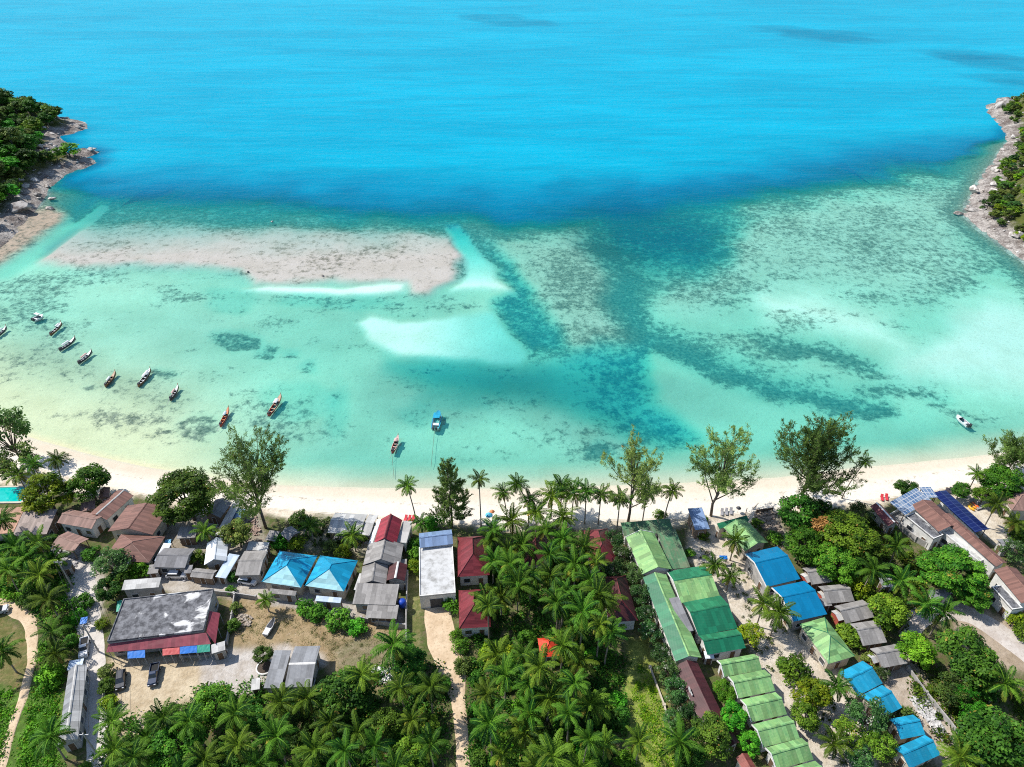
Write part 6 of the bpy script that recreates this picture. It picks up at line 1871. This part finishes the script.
rubble('rubble', S('n', (800, 360), (900, 330), (1000, 480), (1060, 600), (1040, 680), (960, 560)), 420, .15, .45, mk('white_rubble', (0.62, 0.60, 0.58), (0.35, 0.33, 0.31), scale=2.0, rnd=.1), 'white broken rubble heaped along the pale wall', 1)
rubble('rubble', S('f', (420, 180), (520, 180), (520, 270), (420, 260)), 90, .1, .4, mk('brown_rubble', (0.40, 0.34, 0.28), (0.22, 0.17, 0.13), scale=2.0), 'brown grey rubble beside the market hall', 2)
rubble('rubble', S('k', (540, 95), (680, 90), (760, 270), (660, 250), (590, 200)), 160, .2, .7, mk('timber_debris', (0.34, 0.28, 0.22), (0.18, 0.13, 0.10), scale=2.0), 'timber and rubble debris beside the faded green hall', 3)
rubble('rubble', [(372, 668), (392, 670), (392, 685), (374, 683)], 60, .2, .6, mk('white_slabs', (0.66, 0.64, 0.62), (0.45, 0.42, 0.40), scale=1.5), 'pile of pale slabs under the palms beside the dirt path', 4)
rubble('rubble', [(228, 515), (258, 518), (262, 545), (246, 548)], 120, .15, .5, mk('yard_clutter', (0.36, 0.25, 0.19), (0.16, 0.12, 0.10), scale=1.5), 'brown clutter in the yard under the left casuarina', 5)
rubble('rubble', S('a', (330, 480), (560, 560), (560, 640), (400, 600)), 110, .15, .5, mk('pale_clutter', (0.42, 0.40, 0.40), (0.15, 0.14, 0.15), scale=1.5), 'pale clutter in front of the open sided hut', 6)
rubble('rubble', S('b', (180, 550), (440, 600), (420, 660), (150, 640)), 90, .15, .5, PLASTIC['grey_cushion'], 'grey yard clutter below the grey roofed house', 7)

# ================================================================== palms
BP = 'coconut palms along the beach'
for (u, v, h, r, ln, lb) in (
        (407, 486, 11, 3.1, (-1.5, 1), 'coconut palm leaning over the sand above the red gable'), (479, 480, 14.5, 2.8, (-.3, .5), 'tall slender lone palm on the beach by the light blue umbrella'),
        (503, 493, 8.5, 2.9, (-.6, .5), 'shorter of the two beach palms right of the tall slender one'), (517, 484, 11, 3.2, (-3.2, .5), 'beach palm leaning left, taller of the pair right of the tall slender one'),
        (586, 492, 10, 3.6, (0, .5), 'beach palm standing alone against the sand left of the maroon roof'), (601, 495, 9, 3.2, (.3, 0), 'beach palm with dark crown just behind the maroon roof'),
        (620, 499, 8.5, 3.4, (.2, 0), 'beach palm left of the pale tall casuarina trunk'), (647, 492, 10, 3.5, (.4, 0), 'dark crowned beach palm right of the pale casuarina'),
        (672, 491, 9.5, 3.2, (.2, .2), 'beach palm farthest right of the beach row, before the open casuarina'), (865, 462, 12, 2.3, (1.2, 0), 'slender palm with small ragged crown right of the great casuarina'),
        (57, 460, 9, 3.4, (.5, 1), 'palm against white sand at the left end of the beach'), (33, 465, 8, 3.2, (0, 0), 'palm left of the one against white sand, at the left end'),
        (205, 532, 5, 3.2, (0, 0), 'small palm between the big dark tree and the white gable'), (352, 536, 5, 3.4, (0, 0), 'low palm in the garden behind the right turquoise roof'),
        (310, 526, 5.5, 3.2, (0, 0), 'low palm in the garden behind the left turquoise roof'), (266, 600, 3.6, 2.4, (0, 0), 'short young palm on the lane edge of the dry lot'),
        (394, 645, 9, 4.6, (.5, .5), 'large palm above the dry lot next to the grey boundary wall'), (421, 523, 4.5, 2.8, (0, 0), 'low palm on the sand edge behind the slate blue roof'),
        (735, 541, 6.5, 3.6, (0, 0), 'palm in front of the faded green hall'), (714, 566, 5, 3.2, (0, 0), 'low palm at the top of the sandy garden path, left'), (730, 577, 4.0, 3.0, (0, 0), 'low palm in the sandy garden below the faded green hall'),
        (763, 604, 6.5, 3.6, (0, 0), 'palm left of the lower azure roof, upper left of the pair'), (779, 613, 7, 4.0, (0, 0), 'palm overlapping the lower azure roof'),
        (837, 687, 5.5, 3.4, (2.0, 0), 'leaning palm beside the yellow green tree in the sandy garden'), (834, 744, 3.5, 3.2, (0, 0), 'short yellowing palm in the lower sandy garden'),
        (873, 571, 8, 4.2, (0, 0), 'palm with long pale fronds left of the layered tree'), (900, 582, 8, 4.0, (0, 0), 'palm with yellow lower fronds at the foot of the layered tree'),
        (926, 605, 8, 4.0, (2.5, .5), 'palm leaning over the gravel road, left of the pair'), (944, 613, 7, 3.8, (.5, 0), 'palm with orange lower fronds, right of the pair by the gravel road'),
        (896, 547, 6, 3.4, (0, 0), 'palm between the dark red roof and the layered tree'), (1005, 684, 6.5, 4.2, (0, 0), 'palm with spread crown right of the big dark tree at the right edge'),
        (960, 758, 4.5, 3.8, (0, 0), 'low palm at the bottom right beside the pale wall'), (996, 505, 7, 3.6, (0, 0), 'palm behind the yellow kayaks'), (977, 474, 6, 2.6, (0, 0), 'small palm on the sand near the right beach casuarina'),
        (1015, 523, 5, 3.4, (0, 0), 'low palm at the right edge below the brown hip roof'), (680, 742, 5.5, 4.2, (0, 0), 'dark palm at the bottom beside the maroon row'), (51, 736, 7, 4.0, (0, 0), 'palm over the bright ground cover left of the long shed'),
        (497, 656, 6, 4.0, (0, 0), 'palm beside the dirt path below the crimson roof')):
    palm(u, v, h, r, ln, lb, BP if h > 8 and v < 500 else None)

LANE = 'coconut palms between the dirt track and the concrete road'
for (u, v, h, r) in ((48, 600, 5.5, 4.0), (52, 632, 5.5, 3.6), (55, 654, 4.5, 3.2), (3, 652, 6, 3.8), (40, 575, 6, 4.2), (15, 548, 8, 4.2), (38, 543, 7.5, 4.0), (26, 560, 7, 4.0), (8, 570, 7, 4.0), (54, 560, 5, 3.6), (2, 520, 8, 4), (18, 476, 9, 3.6)):
    palm(u, v, h, r, (0, 0), 'coconut palm in the green belt left of the concrete road', LANE)
LOW = 'coconut palms along the bottom left of the photo'
for (u, v, h, r) in ((362, 675, 9, 4.2), (400, 688, 8, 4.0), (431, 687, 9, 4.4), (281, 702, 8, 4.4), (307, 699, 8, 4.2), (236, 714, 8, 4.4), (238, 746, 8, 4.2), (276, 737, 9, 4.6), (314, 750, 8, 4.2), (345, 751, 8.5, 4.4), (358, 733, 8, 4.2), (375, 746, 8, 4.0),
                     (431, 746, 9, 4.0), (113, 721, 8, 4.2), (163, 718, 8, 4.2), (189, 722, 8, 4.2), (146, 738, 6, 3.6), (115, 750, 7, 4.0), (135, 757, 7, 4.0), (205, 760, 7, 4.2), (258, 765, 7, 4.2), (395, 770, 8, 4.2), (300, 775, 8, 4.2), (412, 720, 7, 3.4), (330, 722, 7, 3.8), (180, 775, 7, 4)):
    palm(u, v, h, r * .84, (0, 0), 'coconut palm among the trees at the bottom left', LOW)
GRV = 'coconut palms of the dense central grove'
grove = [(493, 529), (512, 521), (491, 540), (563, 517), (563, 539), (584, 547), (552, 497), (562, 488), (574, 494), (536, 512), (545, 530), (530, 500), (507, 551), (494, 562), (519, 578), (550, 577), (598, 595), (557, 603), (486, 601), (501, 598),
         (596, 562), (519, 586), (560, 607), (488, 606), (583, 613), (603, 600), (524, 656), (563, 646), (611, 632), (575, 684), (486, 694), (550, 699), (590, 704), (489, 724), (524, 732),
         (589, 740), (639, 742), (552, 757), (540, 668), (529, 684), (506, 676), (568, 714), (502, 755), (600, 625), (575, 628), (535, 768), (578, 770), (604, 745),
         (522, 545), (550, 555), (575, 565), (510, 565), (532, 575), (565, 592), (590, 580), (580, 662), (530, 715)]
rg = random.Random(77)
for (u, v) in grove:
    palm(u, v, rg.uniform(5.5, 11.5) if v > 540 else rg.uniform(7, 9.5), rg.uniform(3.0, 4.4), (0, 0), 'coconut palm in the dense central grove between the red roofs', GRV)

# ================================================================== trees
T = tree
T('open', 6, 432, 26, 'needle_pale', 'feathery pale tree at the left edge over the sand', zs=1.3)
T('open', 14, 462, 22, 'olive', 'olive shaded tree below the feathery one at the left edge')
T('broad', 47, 495, 21, 'yellow', 'yellow green rounded tree beside the pool')
T('broad', 88, 483, 19, 'mid', 'mid green tree right of the yellow green one, by the beach')
T('big', 186, 497, 32, 'dark', 'big dark green tree with uneven crown on the left beach', var=0)
T('broad', 237, 534, 15, 'olive', 'round dense olive tree beside the white gable roof')
T('shrub', 197, 558, 9, 'mid', 'bright shrub between the grey roof and the white gable', name='shrub', cat='shrub')
T('open', 112, 563, 19, 'grey', 'grey green open tree below the large brown hip roof')
T('shrub', 139, 570, 12, 'bright', 'bright shrub at the foot of the large brown hip roof', name='shrub', cat='shrub')
T('shrub', 92, 555, 9, 'mid', 'green shrub beside the open sided hut', name='shrub', cat='shrub')
T('broad', 108, 590, 13, 'dark', 'dark tree beside the concrete road behind the market hall')
T('broad', 120, 580, 10, 'dark', 'dark tree touching the back of the market hall')
T('shrub', 102, 625, 6, 'yellow', 'yellowish shrub at the roadside left of the market hall', name='shrub', cat='shrub')
for k, (u, v, r, c, lb) in enumerate(((80, 604, 10, 'mid', 'green bush over the road, highest of the roadside bushes'), (76, 617, 8, 'bright', 'bright green bush beside the blue tarpaulin stall'), (71, 641, 7, 'mid', 'green bush beside the white pickup truck'), (50, 678, 13, 'bright', 'bright green bush left of the head of the long shed'), (107, 672, 8, 'olive', 'hedge bush left of the black car'), (106, 688, 8, 'dark', 'dark hedge bush below the black car'), (107, 703, 8, 'yellow', 'yellow green hedge bush on the road edge'), (30, 600, 10, 'dark', 'dark bush at the head of the dirt track'))):
    T('shrub', u, v, r, c, lb, name='shrub', cat='shrub')
T('broad', 263, 654, 9.5, 'olive', 'lone dense bush growing in the round planter', zs=1.1)
for u, v, r, c, lb in ((305, 608, 9, 'mid', 'left flowering bush at the edge of the dry lot'), (316, 614, 9, 'mid', 'flowering bush at the white pole of the dry lot'), (337, 620, 12, 'mid', 'rounded green bush in the middle of the dry lot edge'), (357, 626, 9, 'bright', 'bright low bush beside the grey boundary wall'),
                      (452, 601, 11, 'bright', 'bright round bush at the corner of the white block'), (414, 545, 8, 'mid', 'upper hedge bush along the white block'), (414, 556, 8, 'mid', 'middle hedge bush along the white block'), (413, 568, 8, 'yellow', 'lower yellow green hedge bush along the white block'), (434, 525, 10, 'bright', 'bright dense bush on the sand behind the slate blue roof'),
                      (279, 542, 9, 'bright', 'bright bush at the upper corner of the left turquoise roof'), (296, 545, 8, 'yellow', 'yellow green bush behind the left turquoise roof'), (300, 520, 10, 'dark', 'dark bush on the sand edge right of the left casuarina'), (330, 548, 8, 'olive', 'olive bush between the turquoise roofs'), (343, 552, 8, 'yellow', 'yellowish bush behind the right turquoise roof'), (230, 590, 5, 'mid', 'small bush below the white gable'), (233, 577, 7, 'dark', 'dark bush beside the square grey roof'),
                      (236, 608, 6, 'olive', 'olive bush on the wall of the dry lot'), (233, 626, 7, 'dark', 'dark bush beside the red awning corner'), (461, 646, 8, 'mid', 'green bush at the upper right edge of the dirt path'), (463, 668, 9, 'olive', 'olive bush at the right edge of the dirt path'), (456, 635, 6, 'bright', 'bright small bush at the front of the crimson roof'), (525, 640, 9, 'mid', 'green bush left of the small bright red roof')):
    T('shrub', u, v, r, c, lb, name='shrub', cat='shrub')
BT = 'dense trees at the bottom left'
for u, v, r, c, lb in ((213, 704, 20, 'mid', 'round green tree left of the palms below the concrete yard'), (175, 745, 26, 'mid', 'broad green tree at the bottom left among palms'), (342, 697, 28, 'dark', 'big dark tree right of the yard workshop'), (411, 664, 18, 'dark', 'dark tree beside the dirt path below the big palm'), (443, 684, 8, 'dark', 'small dark tree touching the dirt path'), (385, 722, 16, 'dark', 'dark tree among the palms left of the dirt path'),
                      (300, 728, 16, 'dark', 'dark tree hidden between palms below the workshop'), (410, 755, 18, 'mid', 'mid green tree at the bottom left of the dirt path'), (225, 768, 20, 'dark', 'dark tree cut by the bottom edge, left'), (430, 724, 10, 'mid', 'mid green tree beside the narrow part of the dirt path'), (330, 770, 18, 'dark', 'dark tree cut by the bottom edge, centre left'), (255, 720, 14, 'dark', 'dark tree behind the bottom left palms'), (85, 770, 8, 'mid', 'small bush at the foot of the long shed')):
    T('broad', u, v, r, c, lb)
# flowering hedge between red and green roofs
for k, (u, v, r, lb) in enumerate(((613, 541, 12, 'grey green frangipani tree nearest the beach, left of the pale green hall'), (622, 558, 13, 'grey green frangipani tree right of the maroon beach roof'), (612, 571, 12, 'grey green frangipani tree between the two maroon roofs'), (634, 574, 12, 'grey green frangipani tree at the gable of the pale green hall'), (641, 594, 12, 'grey green frangipani tree at the top of the long green roof'), (646, 613, 12, 'grey green frangipani tree right of the dark maroon roof'),
                                (652, 632, 12, 'grey green frangipani tree below the dark maroon roof'), (660, 652, 12, 'grey green frangipani tree near the lower end of the long green roof'), (667, 672, 13, 'grey green frangipani tree beside the grass strip'), (676, 690, 14, 'white flecked frangipani tree above the lower grass strip'), (683, 708, 13, 'white flecked frangipani tree at the maroon row'), (672, 718, 10, 'grey green frangipani tree lowest of the hedge'))):
    T('open', u, v, r, 'grey', lb, 'frangipani trees in a hedge', name='frangipani_tree')
for u, v, r, c, k_, lb in ((713, 737, 20, 'dark', 'broad', 'dark dense tree over the lower maroon roofs'), (690, 757, 15, 'dark', 'broad', 'dark tree at the bottom beside the maroon row'), (724, 691, 11, 'bright', 'broad', 'bright green tree between the maroon roof and the green row, upper'), (733, 718, 14, 'bright', 'broad', 'bright green tree between the maroon roof and the green row, middle'), (749, 743, 11, 'bright', 'broad', 'bright green tree between the maroon roof and the green row, lower'),
                        (706, 641, 6, 'dark', 'shrub', 'small dark bush at the corner of the deep green roof'), (752, 632, 14, 'yellow', 'open', 'yellow leaved bush at the right of the deep green roofs'), (795, 671, 14, 'mid', 'shrub', 'low dark green bush in the sandy garden'), (786, 666, 9, 'mid', 'shrub', 'small green bush in the sandy garden beside the low dark one'), (812, 694, 17, 'yellow', 'broad', 'yellow green tree in the sandy garden'), (806, 715, 14, 'mid', 'broad', 'green tree below the yellow green tree in the garden'),
                        (868, 716, 22, 'grey', 'open', 'pale open crowned tree over the cyan roofs'), (852, 735, 18, 'mid', 'open', 'loose green tree in the lower sandy garden'), (880, 745, 16, 'mid', 'open', 'loose green tree beside the lowest cyan roof'), (860, 757, 14, 'grey', 'open', 'pale bush at the bottom of the sandy garden'),
                        (918, 650, 17, 'bright', 'broad', 'bright green tree at the bend of the gravel road'), (888, 610, 19, 'mid', 'broad', 'green tree above the grey cottages'), (858, 590, 13, 'yellow', 'shrub', 'yellow flowered bush right of the grey cottages'), (833, 582, 10, 'yellow', 'shrub', 'yellow green bush at the end of the azure roofs'), (850, 636, 13, 'mid', 'shrub', 'green shrub between the green hip roof and the cottages'), (838, 617, 7, 'olive', 'shrub', 'olive shrub between cottages and green hip roof'),
                        (870, 662, 9, 'olive', 'shrub', 'olive shrub above the upper cyan roof'), (906, 717, 10, 'olive', 'shrub', 'brownish shrub beside the white rubble'), (883, 672, 8, 'grey', 'open', 'grey green bush right of the upper cyan roof'),
                        (967, 655, 27, 'dark', 'broad', 'large dark tree inside the bend of the gravel road'), (950, 690, 18, 'olive', 'open', 'olive open tree below the large dark tree'), (968, 702, 17, 'bright', 'open', 'bright green loose tree right of the pale wall'), (993, 737, 30, 'dark', 'broad', 'large dark tree at the bottom right corner'), (1010, 765, 18, 'mid', 'broad', 'green tree cut by the bottom right corner'), (985, 690, 12, 'dark', 'broad', 'dark tree left of the spread crowned palm'),
                        (1014, 618, 9, 'yellow', 'shrub', 'yellow green bush at the foot of the hotel, right edge'), (1022, 632, 9, 'mid', 'shrub', 'green bush at the right edge of the gravel road'), (1013, 552, 14, 'grey', 'open', 'dark grey green tree right of the long hotel roof'), (1018, 535, 10, 'mid', 'shrub', 'green bush at the right edge beside the mauve roof')):
    T(k_, u, v, r, c, lb, name='shrub' if k_ == 'shrub' else 'broadleaf_tree', cat='shrub' if k_ == 'shrub' else 'tree')
# the wooded corner right of the sandy garden
for u, v, r, c, k_, lb in ((800, 513, 21, 'dark', 'broad', 'dark green tree at the foot of the great casuarina'), (822, 516, 16, 'dark', 'broad', 'dark tree right of the great casuarina foot'), (845, 535, 28, 'mid', 'big', 'wide green tree behind the azure roofs'), (805, 545, 19, 'mid', 'broad', 'green tree at the upper corner of the upper azure roof'), (835, 562, 22, 'mid', 'big', 'green tree above the grey cottages and yellow bush'), (866, 548, 18, 'mid', 'broad', 'green tree left of the dark red roof'), (825, 526, 10, 'rust', 'shrub', 'rust brown dead crown on top of the wide green tree'),
                        (862, 513, 13, 'olive', 'open', 'olive bush on the sand left of the dark red roof'), (953, 571, 29, 'mid', 'big', 'big tree with layered bright green crown beside the hotel'), (972, 591, 19, 'mid', 'big', 'lower right lobe tree beside the hotel terrace')):
    T(k_, u, v, r, c, lb, var=2 if 'layered' in lb or 'lobe' in lb else None, name='broadleaf_tree' if k_ != 'shrub' else 'dead_crown', zs=1.0, z0=5.5 if c == 'rust' else 0.0)
T('broad', 906, 489, 10.5, 'dark', 'dark bushy tree on the sand in front of the glass canopy')
T('broad', 961, 490, 9, 'dark', 'dark bush on the sand right of the solar roof')
T('big', 1003, 482, 20, 'mid', 'bright green spreading tree at the right beach', var=1)
T('broad', 985, 495, 10, 'mid', 'green tree above the yellow kayaks')
T('shrub', 703, 520, 5, 'bright', 'bright small bush left of the slate blue beach hut', name='shrub', cat='shrub')
T('shrub', 660, 515, 6, 'mid', 'green bush on the seaward corner of the mossy roof', name='shrub', cat='shrub')
T('shrub', 757, 524, 6, 'mid', 'green bush at the right of the dark green roof end', name='shrub', cat='shrub')
T('shrub', 774, 537, 7, 'mid', 'green bush beside the timber debris', name='shrub', cat='shrub')
T('shrub', 690, 553, 5, 'mid', 'bush at the edge of the mossy lean-to roof', name='shrub', cat='shrub')
T('shrub', 702, 535, 6, 'mid', 'bush at the upper edge of the mossy lean-to roof', name='shrub', cat='shrub')


def casuarina(u, v, h, r, stems, label, leaf='needle', conical=False, dens=1.0, seed=0):
    """beach casuarina standing with its trunk foot at u, v"""
    p = G(u, v)
    cm, tm = casuarina_mesh('casuarina', 40 + seed, h, r, stems, conical, dens)
    root = tag(empty('casuarina_tree', (p.x, p.y, 0)), label, 'tree', 'casuarina trees along the beach')
    link('trunk', tm, root)
    link('crown', cm, root, mat=LEAF[leaf])


casuarina(266, 528, 26, 9.5, 17, 'tall open casuarina with bare lower branches on the left beach', 'needle', dens=1.35, seed=1)
casuarina(452, 527, 21, 4.8, 1, 'narrow conical casuarina behind the slate blue roof', 'needle_mid', True, 1.6, seed=2)
casuarina(628, 522, 24, 8.0, 12, 'pale tall casuarina behind the pale green hall', 'needle_pale', dens=1.1, seed=3)
casuarina(711, 516, 25, 8.8, 13, 'open forked casuarina beside the slate blue beach hut', 'needle_pale', dens=1.3, seed=4)
casuarina(798, 508, 24, 11.0, 20, 'great spreading casuarina with several stems on the right beach', 'needle', dens=1.5, seed=5)
casuarina(1003, 478, 12, 6.5, 14, 'low spreading casuarina at the right end of the beach', 'needle', dens=1.3, seed=6)

# ------------------------------------------------------------------ headland woods
def woods(poly, n, seed, group, label, cols, smin, smax, dmin, name='headland_tree', nz=27, steep=.6):
    rng = random.Random(seed)
    P = np.array(poly); k = 0; guard = 0; placed = []
    while k < n and guard < 20000:
        guard += 1
        x, y = rng.uniform(P[:, 0].min(), P[:, 0].max()), rng.uniform(200, P[:, 1].max())
        h, d = head_h(poly, np.array([x]), np.array([y]), steep, nz)
        if d[0] < dmin: continue
        u, v = proj(np.array([x]), np.array([y]), h)
        if not (-14 < u[0] < 1038) or v[0] < 60: continue
        s = rng.uniform(smin, smax)
        if any((x - a) ** 2 + (y - b) ** 2 < (1.9 * (s + c)) ** 2 for a, b, c in placed): continue
        placed.append((x, y, s))
        cm, tm, R0, H0 = PROTO['hill', rng.randrange(3)]
        root = empty(name, (x, y, float(h[0]) - .3), rng.uniform(0, 6.28))
        root.scale = (s, s, s * rng.uniform(.8, 1.15))
        tag(root, label, 'tree', group)
        link('trunk', tm, root); link('crown', cm, root, mat=LEAF[rng.choice(cols)])
        k += 1


woods(HEAD_L, 110, 21, 'trees on the left headland', 'dense green tree on the steep left headland', ['dark', 'dark', 'mid', 'mid', 'olive', 'bright'], .7, 1.35, 6)
woods(HEAD_R, 170, 22, 'scrub on the right headland', 'yellow green scrub tree on the right headland slope', ['olive', 'mid', 'yellow', 'olive', 'grey'], .25, .7, 3.5, 'scrub_tree', nz=46, steep=.75)

# bushes and young trees on the floor of the grove
rb_ = random.Random(31)
GP = [(474, 650), (545, 625), (625, 640), (618, 700), (634, 767), (474, 767)]
k = 0
while k < 46:
    u, v = rb_.uniform(474, 634), rb_.uniform(625, 766)
    if sdist(GP, np.array([u]), np.array([v]))[0] < 0: continue
    tree('shrub', u, v, rb_.uniform(5.5, 10.5), rb_.choice(['mid', 'dark', 'bright', 'mid', 'yellow']), 'green bush on the floor of the dense palm grove', 'bushes on the palm grove floor', name='shrub', cat='shrub')
    k += 1
